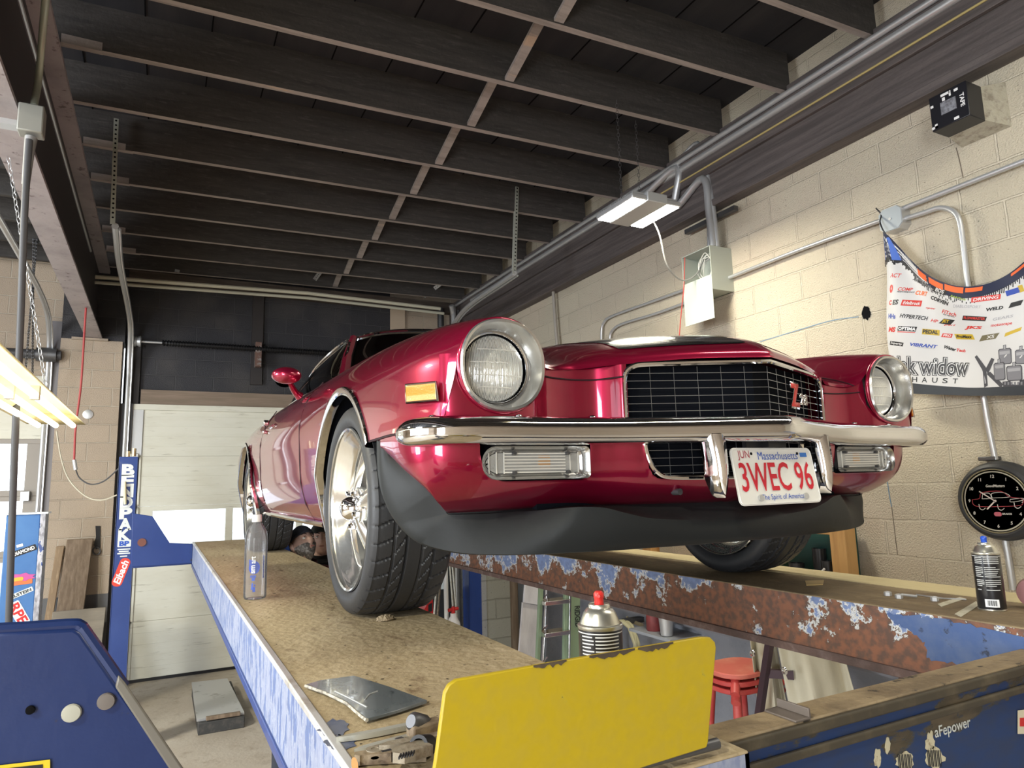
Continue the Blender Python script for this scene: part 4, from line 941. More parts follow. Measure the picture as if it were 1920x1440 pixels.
pb = obj('decal_badge', place(MB().add(*(lambda o: (o, [list(range(len(o)))]))(rrect(.095, .055, .006))), q, (1, 0, 0), (0, 0, 1)), ltr, pl_, recalc=False)
t = text_mb('BP', .036, .07, bold=.05); place(t, q+Vector((0, -.001, 0)), (1, 0, 0), (0, 0, 1)); obj('decal_badge_text', t, blue_ink, pb, recalc=False)
tl = MB()
for dz, w_ in ((-.045, .09), (-.062, .07), (-.078, .09), (-.10, .05)): tl.add([q+Vector((a*w_/2, 0, dz+b*.005)) for a, b in ((-1,-1),(1,-1),(1,1),(-1,1))], [(0,1,2,3)])
obj('decal_small_print', tl, ltr, pl_, recalc=False)
q = AY(227, 1073, 6.418); ang = math.radians(72); ex, ey = Vector((math.cos(ang), 0, math.sin(ang))), Vector((-math.sin(ang), 0, math.cos(ang)))
st = MB(); o_ = rrect(.225, .075, .034); st.add([q+ex*p.x+ey*p.y for p in o_], [list(range(len(o_)))]); sk = obj('red_sticker', st, mat('sticker_red', (.62, .05, .03), .4), pl_, recalc=False)
t = text_mb('Eibach', .050, .185, bold=.03, italic=.2); place(t, q+Vector((0, -.001, 0)), ex, ey); obj('red_sticker_text', t, wht_ink, sk, recalc=False)
obj('latch_rod', MB().tube([AY(u, v, 6.40) for u, v in ((234, 903), (234, 925), (235, 946))], [.010, .012, .010], 8), mat('pale_latch_rod', (.66, .62, .40), .45), pl_)
pr2_ = post(2.775, 2.91, 6.42, 6.58, .312)
post(-.305, -.172, .62, .74, .30) if False else None
# stop plate at the driver's end of the left runway
sp_o = [AY(u, v, .80) for u, v in ((812, 1460), (818, 1420), (834, 1300), (842, 1285), (856, 1275), (1080, 1235), (1315, 1195), (1332, 1195), (1341, 1204), (1343, 1215), (1328, 1392), (1325, 1402), (1140, 1460))]
stp = obj('wheel_stop', MB().prism(sp_o, (0, .008, 0)), yel, lift, bevel=.0015)
cp_ = MB(); rn = random.Random(3)
for (u0, v0, u1, v1) in ((1000, 1249, 1062, 1238), (1105, 1231, 1190, 1217), (1196, 1216, 1262, 1205)):
    up, dn = [], []
    for k in range(13):
        t_ = k/12; u, v = lerp(u0, u1, t_), lerp(v0, v1, t_)
        up.append(AY(u, v-1.5, .7995)); dn.append(AY(u, v+2+9*rn.random()*(1-abs(2*t_-1)**3), .7995))
    cp_.prism(up+dn[::-1], (0, -.0005, 0))
obj('bare_chip', cp_, mat('bare_chipped_metal', (.06, .045, .032), .6, var=(20, (.10, .075, .05), .45, .65)), stp)
obj('stop_hinge', MB().cyl(AY(1325, 1392, .81)+Vector((-.42, 0, -.005)), AY(1325, 1392, .81)+Vector((.02, 0, -.005)), .008, n=10), steel_d, stp)
# ================================================================ LIGHTS AND SERVICES
led_e = emit('led_panel_glow', (1, .97, .88), 24)
led = thing('led_high_bay', 'bright twin-panel LED light hanging by chains near the block wall', 'ceiling light', (2.74, 3.42, 1.78))
LZ_ = 1.755
obj('housing', MB().box((2.545, 3.22, LZ_+.002), (2.66, 3.62, LZ_+.035)).box((2.82, 3.22, LZ_+.002), (2.935, 3.62, LZ_+.035)), galv, led, bevel=.006)
obj('driver_box', MB().box((2.66, 3.21, LZ_-.005), (2.82, 3.63, LZ_+.06)), mat('light_grey_metal', (.45, .46, .46), .45, .3), led, bevel=.006)
for a, b in ((2.555, 2.650), (2.830, 2.925)): obj('light_panel', MB().box((a, 3.23, LZ_-.004), (b, 3.61, LZ_+.002)), led_e, led)
fi = MB()
for k in range(18): fi.box((2.56+.005, 3.24+k*.021, LZ_+.035), (2.92, 3.244+k*.021, LZ_+.055))
obj('heat_fins', fi, galv, led)
l = bpy.data.lights.new('led_light', 'AREA'); l.shape = 'RECTANGLE'; l.size, l.size_y = .36, .36; l.energy = 32; l.color = (1, .94, .74)
lo = bpy.data.objects.new('led_light', l); COL.objects.link(lo); lo.parent = led; lo.location = (0, 0, -.035)
def chain(name, a, b, r, label, parent=None, n=None, cat='chain', mt=None):
    a, b = Vector(a), Vector(b); L_ = (b-a).length; n = n or int(L_/.028); m_ = MB(); d = (b-a)/n; dn = d.normalized(); s1 = dn.orthogonal().normalized(); s2 = dn.cross(s1)
    for k in range(n):
        c = a+d*(k+.5); s = s1 if k % 2 else s2
        m_.tube([c+dn*(d.length*.62*math.cos(q))+s*(.009*math.sin(q)) for q in [2*PI*i/8 for i in range(8)]], r, 5, True)
    o = obj(name, m_, mt or galv, parent); return o if parent else tag(o, label, cat)
for (x, y, zt) in ((2.60, 3.40, 2.52), (2.88, 3.56, 2.52)):
    chain('hanging_chain', (x, y, LZ_+.03), (x, y, zt), .0012, '', led, 28, mt=steel_d)
obj('power_cord', MB().tube(smooth_path([(2.93, 3.5, LZ_+.02), (3.0, 3.52, 1.68), (3.12, 3.6, 1.50), (3.32, 3.68, 1.44), (3.5, 3.72, 1.52), (3.60, 3.74, 1.66)], 5), .006, 6), mat('grey_cord', (.30, .30, .29), .5), led)
# two unseen copies of the LED added as fill, both over the left bay
for (x, y, z, pw, lab) in ((-2.9, 4.6, 2.1, 150, 'added unseen twin-panel fill light over the left bay'), (-2.4, -.6, 2.1, 150, 'added unseen twin-panel fill light near the front of the left bay')):
    r_ = dup(led, (x, y, z), 0, lab)
    for c in list(r_.children):
        if c.type == 'LIGHT': c.data = c.data.copy(); c.data.energy = pw
# fluorescent strip at the left
fl_e = emit('tube_glow', (1, .92, .66), 4.5)
fx = thing('shop_light', 'long yellowish fluorescent tube fixture hanging at the left edge', 'ceiling light', (-.49, 3.0, .42))
hp = MB(); hp.add([(-.62, 1.7, .375), (-.55, 1.7, .43), (-.43, 1.7, .43), (-.36, 1.7, .375), (-.62, 4.2, .375), (-.55, 4.2, .43), (-.43, 4.2, .43), (-.36, 4.2, .375)], [(0,1,5,4),(1,2,6,5),(2,3,7,6),(0,3,2,1),(4,5,6,7)])
obj('reflector', hp, mat('cream_reflector', (.70, .60, .34), .4), fx, solid=.002)
for k in range(3):
    x = -.565+.075*k
    for y0, y1 in ((1.72, 2.93), (2.96, 4.17)):
        obj('fluorescent_tube', MB().cyl((x, y0, .365), (x, y1, .365), .013, n=12), fl_e, fx)
    obj('lamp_holder', MB().box((x-.014, 2.93, .35), (x+.014, 2.96, .40)), mat('lamp_holder_white', (.6, .58, .5), .5), fx)
fx2 = dup(fx, (2.8, .25, 2.30), PI/2, 'long fluorescent fixture across the ceiling above the hood')
l = bpy.data.lights.new('tube_light', 'AREA'); l.shape = 'RECTANGLE'; l.size, l.size_y = .22, 2.4; l.energy = 34; l.color = (1, .95, .84)
lo = bpy.data.objects.new('tube_light', l); COL.objects.link(lo); lo.parent = fx2; lo.location = (0, -.06, -.09)
chain('hanging_chain', (-.49, 3.9, .43), (-.76, 4.05, 1.72), .0022, '', fx, 40)
# power drop cable on the steel beam
cab = thing('power_drop_cable', 'thick grey power cable hanging from a box on the steel beam at far left', 'cable', AX(20, 1180, -.66))
gcab = mat('grey_liquid_tight', (.07, .07, .075), .5)
obj('cable', MB().tube(smooth_path([AX(55, 262, -.575), AX(50, 330, -.575), AX(45, 420, -.575), AX(37, 640, -.575), AX(28, 830, -.575), AX(20, 1060, -.575), AX(14, 1250, -.575)], 6), .014, 10), gcab, cab)
bxp = AX(61, 228, -.575)
obj('junction_box', MB().box((bxp.x-.05, bxp.y-.04, bxp.z-.065), (bxp.x+.045, bxp.y+.04, bxp.z+.065)), mat('box_grey', (.30, .30, .27), .5, .3), cab, bevel=.006)
obj('strain_relief', MB().tube([bxp+Vector((0, 0, -.075)), bxp+Vector((-.003, 0, -.13)), bxp+Vector((-.006, 0, -.30))], [.024, .021, .015], 10), mat('mesh_grip', (.30, .30, .30), .5, .5), cab)
obj('conduit', MB().tube(smooth_path([bxp+Vector((0, 0, .075)), AX(72, 150, -.58), AX(80, 60, -.56), AX(88, -20, -.50), AX(100, -60, -.40)], 5), .015, 10), mat('pale_conduit', (.42, .44, .36), .4, .4), cab)
obj('beam_clamp', MB().box((bxp.x-.12, bxp.y-.03, bxp.z-.045), (bxp.x-.05, bxp.y+.03, bxp.z-.02)), galv, cab)
# red hose and the two lines to the post
hs = thing('air_hose', 'thin red air hose hanging in front of the tan pier', 'hose', AY(140, 862, 7.2))
obj('hose', MB().tube(smooth_path([AY(162, 566, 7.2), AY(159, 610, 7.2), AY(152, 720, 7.2), AY(142, 800, 7.2), AY(139, 862, 7.2)], 5), .009, 8), mat('red_hose', (.38, .05, .05), .5), hs)
obj('fitting', MB().cyl(AY(139, 862, 7.2), AY(142, 881, 7.2), .016, n=10), galv, hs)
obj('line', MB().tube(smooth_path([AY(142, 881, 7.2), AY(150, 897, 7.1), AY(170, 908, 7.0), AY(195, 902, 6.8), AY(223, 878, 6.55)], 5), .006, 6), gcab, hs)
w_ = obj('air_line', MB().tube(smooth_path([AY(106, 808, 6.9), AY(115, 860, 6.9), AY(130, 900, 6.9), AY(160, 930, 6.8), AY(190, 938, 6.7), AY(220, 928, 6.55)], 5), .006, 6), mat('pale_line', (.45, .42, .33), .5)); tag(w_, 'thin pale line drooping from the shop light to the blue post', 'hose')
# conduits along the top of the right wall
def pipe(name, pts, r, label, cat='pipe', mt=galv, group=None, n=6, join=True):
    o = obj(name, MB().tube(smooth_path(pts, n) if join else pts, r, 10), mt); return tag(o, label, cat, group)
pipe('conduit_pipe', [(3.555, -1, 2.495), (3.555, 3.2, 2.495), (3.555, 8.1, 2.493), (3.5, 8.45, 2.42)], .020, 'upper of the two long steel conduits along the dark ledger', n=4)
pipe('conduit_pipe', [(3.57, -1, 2.435), (3.57, 3, 2.435), (3.57, 8.0, 2.43)], .026, 'lower, thicker steel conduit running along the dark ledger', n=4)
pipe('conduit_wire', [(3.565, -1, 2.34), (3.565, 2, 2.33), (3.565, 4.2, 2.335)], .007, 'thin yellowish wire tacked along the dark ledger', 'wire', mat('yellow_wire', (.45, .36, .15), .5), n=4)
bx = thing('electrical_panel', 'open grey electrical box on the block wall below bent conduits', 'electrical box', (3.6, 3.70, 1.52))
bxm = mat('panel_grey_green', (.42, .45, .40), .45, .1)
e = MB(); e.box((3.49, 3.555, 1.36), (3.70, 3.562, 1.69)); e.box((3.49, 3.853, 1.36), (3.70, 3.86, 1.69)); e.box((3.49, 3.56, 1.683), (3.70, 3.855, 1.69)); e.box((3.49, 3.56, 1.36), (3.70, 3.855, 1.367)); e.box((3.688, 3.56, 1.36), (3.698, 3.855, 1.69))
obj('case', e, bxm, bx)
obj('door', MB().box((3.486, 3.555, 1.145), (3.490, 3.86, 1.47)), mat('panel_door_grey', (.50, .54, .49), .4, .1), bx, bevel=.001, label='pale cover plate hanging off the front')
wr = MB(); rn = random.Random(5); pts = []
for k in range(60):
    a = k*.62; pts.append(Vector((3.56+.03*math.sin(k*.37), 3.69+(.06+.025*rn.random())*math.cos(a)-.03, 1.57+(.08+.03*rn.random())*math.sin(a)-.0006*k)))
obj('wire_coil', MB().tube(smooth_path(pts, 4), .0035, 5), mat('white_wire', (.62, .62, .58), .5), bx)
pipe('conduit_pipe', [AX(1337, 463, 3.58), AX(1330, 400, 3.58), AX(1318, 335, 3.58), (3.57, 3.98, 2.16), AX(1290, 305, 3.58)+Vector((-.02, .1, 0)), (3.51, 4.35, 2.36), (3.52, 4.8, 2.40)], .030, 'fat grey conduit curving from the panel up into the ledger', n=6)
pipe('conduit_pipe', [AX(1330, 468, 3.62), AX(1328, 400, 3.62), AX(1320, 320, 3.62), AX(1308, 268, 3.62), (3.6, 4.0, 2.52)], .016, 'middle thin conduit rising from the panel to the ceiling')
pipe('conduit_pipe', [AX(1345, 463, 3.60), AX(1338, 390, 3.60), AX(1325, 310, 3.60), AX(1332, 270, 3.60), AX(1370, 245, 3.60), AX(1440, 205, 3.60)], .017, 'right-hand conduit bending from the panel along the ledger')
st_ = MB().box((3.62, 3.42, 1.93), (3.66, 3.95, 1.965)); tag(obj('strut_channel', st_, steel_d), 'short dark strut holding the conduits above the panel', 'bracket')
pipe('conduit_pipe', [AX(1366, 521, 3.66), AX(1500, 468, 3.66), AX(1655, 412, 3.66)], .013, 'steel conduit between the electrical panel and the round-cornered junction box', n=4)
pipe('conduit_pipe', [AX(1285, 543, 3.67), AX(1230, 563, 3.67), AX(1150, 592, 3.67), AX(1133, 604, 3.67), AX(1128, 622, 3.67), AX(1128, 660, 3.67)], .012, 'upper of two conduits bending down behind the hood')
pipe('conduit_pipe', [AX(1285, 568, 3.67), AX(1230, 588, 3.67), AX(1168, 607, 3.67), AX(1150, 618, 3.67), AX(1144, 632, 3.67), AX(1144, 665, 3.67)], .012, 'lower of two conduits bending down behind the hood')
pipe('red_wire', [AX(1284, 483, 3.48), AX(1282, 540, 3.48), AX(1277, 590, 3.5), AX(1272, 650, 3.5)], .004, 'thin red wire dangling beside the electrical panel', 'wire', mat('red_wire', (.45, .06, .05), .5))
pipe('wall_pipe', [AX(1034, 470, 3.64), AX(1036, 520, 3.64), AX(1041, 600, 3.64), AX(1046, 660, 3.64)], .018, 'vertical grey pipe on the wall behind the headlight', mt=mat('painted_pipe', (.35, .32, .28), .5))
jb = thing('junction_box', 'grey junction box with pipes at the banner corner', 'junction box', (3.66, 2.27, 1.43))
o8 = [(2.345, 1.39), (2.32, 1.365), (2.235, 1.365), (2.21, 1.39), (2.21, 1.475), (2.235, 1.50), (2.32, 1.50), (2.345, 1.475)]
obj('case', MB().prism([(3.62, y, z) for y, z in o8], (.08, 0, 0)), galv, jb)
obj('cover', MB().prism([(3.616, 2.277+(y-2.277)*.96, 1.43+(z-1.43)*.96) for y, z in o8], (.004, 0, 0)), mat('grey_cover', (.38, .42, .45), .45, .3), jb)
obj('cover_screw', MB().cyl((3.612, 2.277, 1.432), (3.617, 2.277, 1.432), .008, n=10), galv, jb)
pipe('conduit_pipe', [AX(1690, 392, 3.66), AX(1780, 357, 3.66), AX(1925, 300, 3.66)], .014, 'upper conduit leaving the junction box to the right', n=4)
pipe('conduit_pipe', [AX(1690, 412, 3.655), AX(1735, 398, 3.655), AX(1760, 390, 3.655), AX(1783, 394, 3.655), AX(1798, 412, 3.655), AX(1806, 460, 3.655), AX(1815, 540, 3.655), AX(1832, 660, 3.655), AX(1850, 780, 3.655), AX(1866, 862, 3.655)], .014, 'bent conduit running down behind the white banner')
pipe('wall_pipe', [AX(1884, 1010, 3.66), AX(1893, 1060, 3.66), AX(1900, 1106, 3.66)], .015, 'pipe continuing down the wall under the clock', n=3)
cl = MB().box((3.64, 1.905, .055), (3.70, 1.985, .075)); tag(obj('pipe_clamp', cl, steel_d, bevel=.004), 'pipe clamp on the wall just above the clock', 'clamp')
# black taped box on the wall
tb = thing('wall_duct_box', 'black box wrapped in printed tape sticking out of the wall', 'box', (3.6, 1.81, 1.83))
tape_b = mat('black_tape', (.012, .012, .016), .35)
obj('box_body', MB().box((3.46, 1.72, 1.735), (3.60, 1.905, 1.92)), tape_b, tb, bevel=.004)
nk = MB(); nk.add([(3.58, 1.725, 1.74), (3.58, 1.90, 1.74), (3.58, 1.90, 1.915), (3.58, 1.725, 1.915), (3.70, 1.66, 1.70), (3.70, 1.90, 1.70), (3.70, 1.90, 1.94), (3.70, 1.66, 1.94)], [(0,1,5,4),(1,2,6,5),(2,3,7,6),(3,0,4,7)])
obj('mortar_collar', nk, mat('mortar_collar', (.40, .37, .29), .7, var=(25, (.25, .22, .17), .5, .65), bump=(30, .8)), tb)
obj('box_patch', MB().box((3.457, 1.775, 1.80), (3.4605, 1.85, 1.865)), mat('duct_tape_silver', (.33, .34, .38), .4, .3, var=(50, (.18, .18, .2), .45, .6)), tb)
t = text_mb('TAPE', .020, .07, bold=.03); place(t, (3.458, 1.745, 1.83), (0, 0, -1), (0, -1, 0)); obj('printed_tape', t, wht_ink, tb, recalc=False)
tk = MB()
for (y0, z0, y1, z1) in ((1.84, 1.905, 1.80, 1.895), (1.80, 1.905, 1.795, 1.88), (1.835, 1.885, 1.825, 1.87), (1.775, 1.90, 1.76, 1.89), (1.90, 1.745, 1.875, 1.755), (1.885, 1.765, 1.875, 1.745), (1.79, 1.745, 1.77, 1.755), (1.895, 1.87, 1.885, 1.86)):
    tk.box((3.4585, min(y0, y1), min(z0, z1)), (3.4600, max(y0, y1)+.004, max(z0, z1)+.003))
obj('printed_marks', tk, wht_ink, tb)
hl_ = MB()
rn = random.Random(9); oc = AX(1624, 587, 3.699)
hl_.prism([oc+Vector((0, .030*(.7+.5*rn.random())*math.cos(a), .045*(.7+.5*rn.random())*math.sin(a))) for a in [2*PI*k/18 for k in range(18)]], (-.004, 0, 0))
tag(obj('broken_hole', hl_, blackflat), 'ragged black hole broken in the block wall left of the banner', 'hole')
# door tracks, torsion shaft, perforated hangers
def angle_iron(name, a, b, label, holes=True, mt=galv, group=None, wd=.032, face=(0, -1, 0)):
    a, b = Vector(a), Vector(b); t = thing(name, label, 'hanger strap', (a+b)/2, group=group); d = (b-a).normalized(); f = Vector(face); s = d.cross(f).normalized(); m_ = MB()
    m_.add([a-s*wd/2, a+s*wd/2, b+s*wd/2, b-s*wd/2, a-s*wd/2-f*.002, a+s*wd/2-f*.002, b+s*wd/2-f*.002, b-s*wd/2-f*.002], [(0,1,2,3),(7,6,5,4),(0,4,5,1),(1,5,6,2),(2,6,7,3),(3,7,4,0)])
    m_.add([a+s*wd/2, a+s*wd/2-f*wd, b+s*wd/2-f*wd, b+s*wd/2], [(0,1,2,3)])
    obj('angle', m_, mt, t); h = MB(); n = int((b-a).length/.035)
    for k in range(n):
        c = a+d*((k+.5)*.035); h.lathe([(.0075, 0), (0, .0006)], c+f*.001, f, 8)
    obj('punched_holes', h, blackflat, t); return t
angle_iron('track_hanger', AY(218, 222, 5.375), AY(211, 420, 5.375), 'long perforated strap hanging from the joists at left', mt=mat('pale_galvanised', (.50, .52, .46), .45, .4))
angle_iron('track_hanger', AY(970, 350, 5.32), AY(965, 513, 5.32), 'perforated strap hanging from the joists near the right wall', mt=bpy.data.materials['pale_galvanised'])
angle_iron('track_hanger', AY(603, 507, 8.2), AY(583, 534, 8.5), 'short slanted strap over the middle of the back wall', wd=.05)
angle_iron('track_hanger', AY(829, 530, 8.2), AY(795, 556, 8.5), 'short slanted strap near the back right corner', wd=.05)
angle_iron('track_hanger', (AY(334, 478, 8.39).x, 8.395, 2.54), AY(332, 510, 8.395), 'short upright strap on the spring track left of centre', wd=.05)
def track(name, pts, label, w_=.05):
    p = smooth_path(pts, 8); t = thing(name, label, 'door track', p[-1]); obj('channel', MB().tube(p, .024, 8), galv, t); obj('channel_lip', MB().tube([q+Vector((.03, 0, -.02)) for q in p], .010, 6), mat('track_bright', (.62, .64, .66), .3, .8) if 'track_bright' not in bpy.data.materials else bpy.data.materials['track_bright'], t); return t
track('door_track', [AY(216, 424, 5.40), (-.395, 6.5, 1.97), (-.385, 7.9, 1.96), (-.37, 8.45, 1.82), (-.37, 8.66, 1.45), (-.37, 8.68, .9), (-.37, 8.68, -1.95)], 'curved steel track left of the cream door')
track('door_track', [AY(965, 512, 5.32), (3.1, 7.2, 2.05), (3.36, 8.45, 1.95), (3.36, 8.56, 1.95)], 'long sloping steel track below the right conduits')
track('door_track', [(-1.12, 4.2, 2.0), (-1.12, 6.5, 2.0), (-1.12, 7.9, 1.96), (-1.12, 8.45, 1.80), (-1.12, 8.64, 1.4), (-1.12, 8.65, .5), (-1.12, 8.65, -1.95)], 'curved steel track of the left bay door')
tr = thing('spring_rail', 'pale double rail running across the top of the back wall', 'rail', (1.4, 8.2, 2.34))
obj('rail', MB().tube([(-.85, 8.2, 2.30), (1.5, 8.2, 2.36), (3.2, 8.2, 2.33)], .022, 8), mat('pale_rail', (.60, .58, .46), .45), tr)
obj('rail', MB().tube([(-.85, 8.2, 2.24), (1.5, 8.2, 2.30), (3.25, 8.2, 2.27)], .018, 8), mat('pale_rail_low', (.50, .49, .40), .45), tr)
sh = thing('torsion_shaft', 'dark torsion spring shaft across the black wall above the door', 'spring shaft', (1.2, 8.6, 1.72))
obj('shaft', MB().cyl((-.35, 8.62, 1.72), (2.9, 8.62, 1.72), .014, n=10), galv, sh)
sp_ = MB(); N = 900; sp_.tube([(lerp(-.05, 2.6, k/N), 8.62+.032*math.cos(k*.62), 1.72+.032*math.sin(k*.62)) for k in range(N)], .007, 4); sp_.cyl((-.05, 8.62, 1.72), (2.6, 8.62, 1.72), .028, n=10)
obj('spring', sp_, mat('black_spring', (.02, .02, .022), .4, .5), sh)
obj('drum', MB().lathe([(.06, 0), (.065, .01), (.05, .03), (.065, .06), (.06, .07)], (-.33, 8.62, 1.72), (1, 0, 0), 18), galv, sh)
obj('bearing_plate', MB().box((.96, 8.60, 1.50), (1.03, 8.70, 1.80)), mat('rusty_bracket', (.17, .10, .08), .6, .3, var=(20, (.3, .28, .27), .5, .6)), sh)
chain('hoist_chain', (AY(76, 500, 8.2).x, 7.87, 2.54), AY(46, 715, 8.2), .004, 'left strand of dark hoist chain beside the left bay door', None, 80, mt=steel_d)
chain('hoist_chain', (AY(70, 500, 8.2).x, 7.87, 2.54), AY(61, 700, 8.25), .004, 'right strand of dark hoist chain beside the left bay door', None, 80, mt=steel_d)
t = thing('torsion_shaft', 'dark roller drum above the left bay door', 'spring shaft', (-1.9, 8.5, 1.55)); obj('shaft', MB().cyl((-3.6, 8.55, 1.50), (-1.0, 8.55, 1.50), .05, n=14), mat('dark_drum', (.05, .05, .055), .5), t); obj('end_collar', MB().cyl((-1.22, 8.55, 1.50), (-1.04, 8.55, 1.50), .075, n=14), steel_d, t)
vent = MB().lathe([(.05, 0), (.05, .01), (.035, .014), (0, .014)], AY(165, 777, YB-.20), (0, -1, 0), 20); tag(obj('pipe_cover', vent, galv), 'small round metal cap on the tan pier', 'wall cap')
sb = thing('corner_pipes', 'cluster of dark vertical pipes in the back right corner', 'pipe', (3.45, 8.4, FLOOR))
obj('pipe', MB().tube(smooth_path([(3.45, 8.35, FLOOR), (3.45, 8.35, 2.0), (3.45, 8.36, 2.3), (3.40, 8.30, 2.42)], 5), .035, 10), galv, sb)
obj('pipe', MB().cyl((3.56, 8.45, FLOOR), (3.56, 8.45, 2.4), .030, n=10), steel_d, sb); obj('pipe', MB().cyl((3.36, 8.6, FLOOR), (3.36, 8.6, 2.45), .045, n=10), steel_d, sb)
struct('wall_right_lower', MB().box((XR-.012, YF, FLOOR), (XR, YB, -.86)), mat('blue_grey_wall_paint', (.24, .25, .28), .6, var=[(3, (.17, .18, .21), .45, .7), (40, (.08, .08, .09), .68, .72)], bump=(60, .25)))
# ================================================================ BANNER, CLOCK
BX = 3.60
def ban_x(y, z):                                    # the cloth hangs a few cm off the wall in soft folds from its tied corner
    d = max(0, (2.36-y)); a = math.atan2(2.30-y, max(1.36-z, .02))
    return BX-.022-.024*math.sin(a*11+.6)*min(1, math.hypot(2.30-y, 1.36-z)/.4)-.014*math.sin(z*9+y*3)
ban = thing('banner', 'white sponsor banner with black and orange top edge tied to the junction box', 'banner', (3.6, 2.0, .7))
tops = [(1661, 436), (1672, 444), (1690, 464), (1712, 488), (1740, 510), (1775, 529), (1812, 539), (1850, 535), (1885, 519), (1925, 492), (1965, 462), (1990, 440)]
bots = [(1676, 736), (1689, 737), (1707, 738), (1730, 739), (1755, 740), (1785, 741), (1817, 742), (1850, 742), (1882, 742), (1925, 742), (1960, 742), (1985, 742)]
def on_b(u, v, lift=0):
    p = AX(u, v, BX); return Vector((ban_x(p.y, p.z)-lift, p.y, p.z))
TT = smooth_path([(a, b, 0) for a, b in tops], 6); BB = smooth_path([(a, b, 0) for a, b in bots], 6)
def strip(f0, f1, lift, n=24, i0=0, i1=None):
    rows = []
    for k in range(n+1):
        f = lerp(f0, f1, k/n); rows.append([on_b(lerp(a.x, b.x, f), lerp(a.y, b.y, f), lift) for a, b in list(zip(TT, BB))[i0:i1]])
    return MB().grid(rows)
obj('cloth', strip(0, 1, 0, 44), mat('banner_white', (.60, .595, .59), .65), ban, solid=.0012)
navy = mat('banner_navy', (.012, .016, .045), .55); blk_c = mat('banner_black', (.02, .02, .024), .6); org = mat('banner_orange', (.75, .13, .03), .55)
obj('hem_band', strip(.925, 1, .0014, 6), mat('banner_hem_dark', (.035, .04, .048), .6), ban)
top_ = MB(); q = list(zip(TT, BB)); rn = random.Random(2)
rows = []
for k in range(7): rows.append([on_b(a.x, a.y+k/6*(22 if i > 14 else lerp(56, 22, i/14)), .0014) for i, (a, b) in enumerate(q)])
top_.grid(rows); obj('top_band', top_, navy, ban)
sk = MB()
for k in range(115):
    t_ = k/115*(len(TT)-1); a = cr(TT, t_); h0 = 22 if t_ > 14 else lerp(54, 22, t_/14); h = h0+2+9*rn.random(); w_ = 1.0
    sk.add([on_b(a.x-w_, a.y+h0-2, .0015), on_b(a.x+w_, a.y+h0-2, .0015), on_b(a.x+w_, a.y+h, .0015), on_b(a.x-w_, a.y+h, .0015)], [(0, 1, 2, 3)])
obj('drip_pattern', sk, blk_c, ban)
og = MB()
for t0, t1, a0, a1 in ((21, 25, 5, 17), (26, 31, 4, 15), (31.5, 37, 2, 13), (37.5, 42, 3, 11), (50, 56, 3, 8)):
    up = [cr(TT, lerp(t0, t1, k/10)) for k in range(11)]
    og.grid([[on_b(p.x, p.y+lerp(a0, a1, f), .002) for p in up] for f in (0, .5, 1)])
obj('orange_flames', og, org, ban)
bl_ = MB(); bl_.grid([[on_b(lerp(1662, 1672+k*3, .5+s*.5), 446+k*7, .002) for s in (-1, 0, 1)] for k in range(7)]); obj('blue_streak', bl_, mat('banner_blue', (.06, .14, .50), .55), ban)
def btxt(s, zx, zy, w_, h_, mt, ang=0, bold=.02, it=.25, lift=.002, name='sponsor_logo'):
    u, v = 1640+zx*.14583, 480+zy*.14583; W_, H_ = w_*.14583, h_*.14583; t = text_mb(s, 1, 1, bold=bold, italic=it)
    if not t.v: return
    ys_ = [p.y for p in t.v]; hh = max(max(ys_)-min(ys_), .01); a = math.radians(ang); c0, s0 = math.cos(a), math.sin(a)
    t.v = [on_b(u+p.x*W_*c0+(p.y/hh)*H_*s0, v+p.x*W_*s0-(p.y/hh)*H_*c0, lift) for p in t.v]
    return obj(name, t, mt, ban, recalc=False)
def bbox(zx, zy, w_, h_, mt, ang=0, sk_=.1, lift=.0016):
    u, v = 1640+zx*.14583, 480+zy*.14583; W_, H_ = w_*.14583/2, h_*.14583/2; a = math.radians(ang); c0, s0 = math.cos(a), math.sin(a); m_ = MB(); rows = []
    for j in range(4):
        rows.append([])
        for i in range(9):
            x = (i/4-1)*W_+(1-j*2/3)*H_*sk_*4; y = (j*2/3-1)*H_; rows[-1].append(on_b(u+x*c0-y*s0, v+x*s0+y*c0, lift))
    m_.grid(rows); return obj('logo_panel', m_, mt, ban)
R1 = mat('print_red', (.58, .05, .04), .55); K1 = mat('print_black', (.02, .02, .02), .55); B1 = mat('print_blue', (.03, .07, .36), .55); G1 = mat('print_grey', (.36, .36, .38), .55); Y1 = mat('print_gold', (.52, .36, .03), .55); O1 = mat('print_orange', (.72, .16, .04), .55); W1 = mat('print_white', (.72, .72, .72), .55); L1_ = mat('print_lime', (.30, .42, .05), .55)
btxt('ACT', 300, 255, 125, 55, R1); btxt('AIRMOTIVE', 610, 345, 260, 34, K1, 24); btxt('COMP', 430, 432, 150, 44, R1); btxt('PERFORMANCE', 440, 468, 180, 18, K1); btxt('CURT', 625, 482, 170, 58, O1, 8, .04)
btxt('o', 270, 430, 50, 110, R1, 0, .05, 0)
bbox(915, 460, 190, 70, K1, 18); btxt('BDS', 915, 460, 140, 50, W1, 18, lift=.0024); btxt('CORVEN', 890, 582, 280, 52, K1, 20, .05); btxt('EARTHX', 1165, 555, 210, 26, L1_, 16)
bbox(1490, 555, 340, 66, R1, -9, .05); btxt('DRIVING', 1490, 555, 300, 40, W1, -9, lift=.0024); bbox(1795, 462, 170, 70, B1, -20, 0); bbox(1890, 420, 60, 90, Y1, -20, 0)
btxt('C', 275, 610, 50, 60, R1, -5, .05); btxt('ES', 345, 605, 80, 66, K1, -5, .04)
bbox(520, 612, 210, 78, R1, 2, .03); btxt('Edelbrock', 520, 612, 180, 44, W1, 2, .02, .3, .0024); btxt('spec', 740, 680, 130, 24, R1, 8)
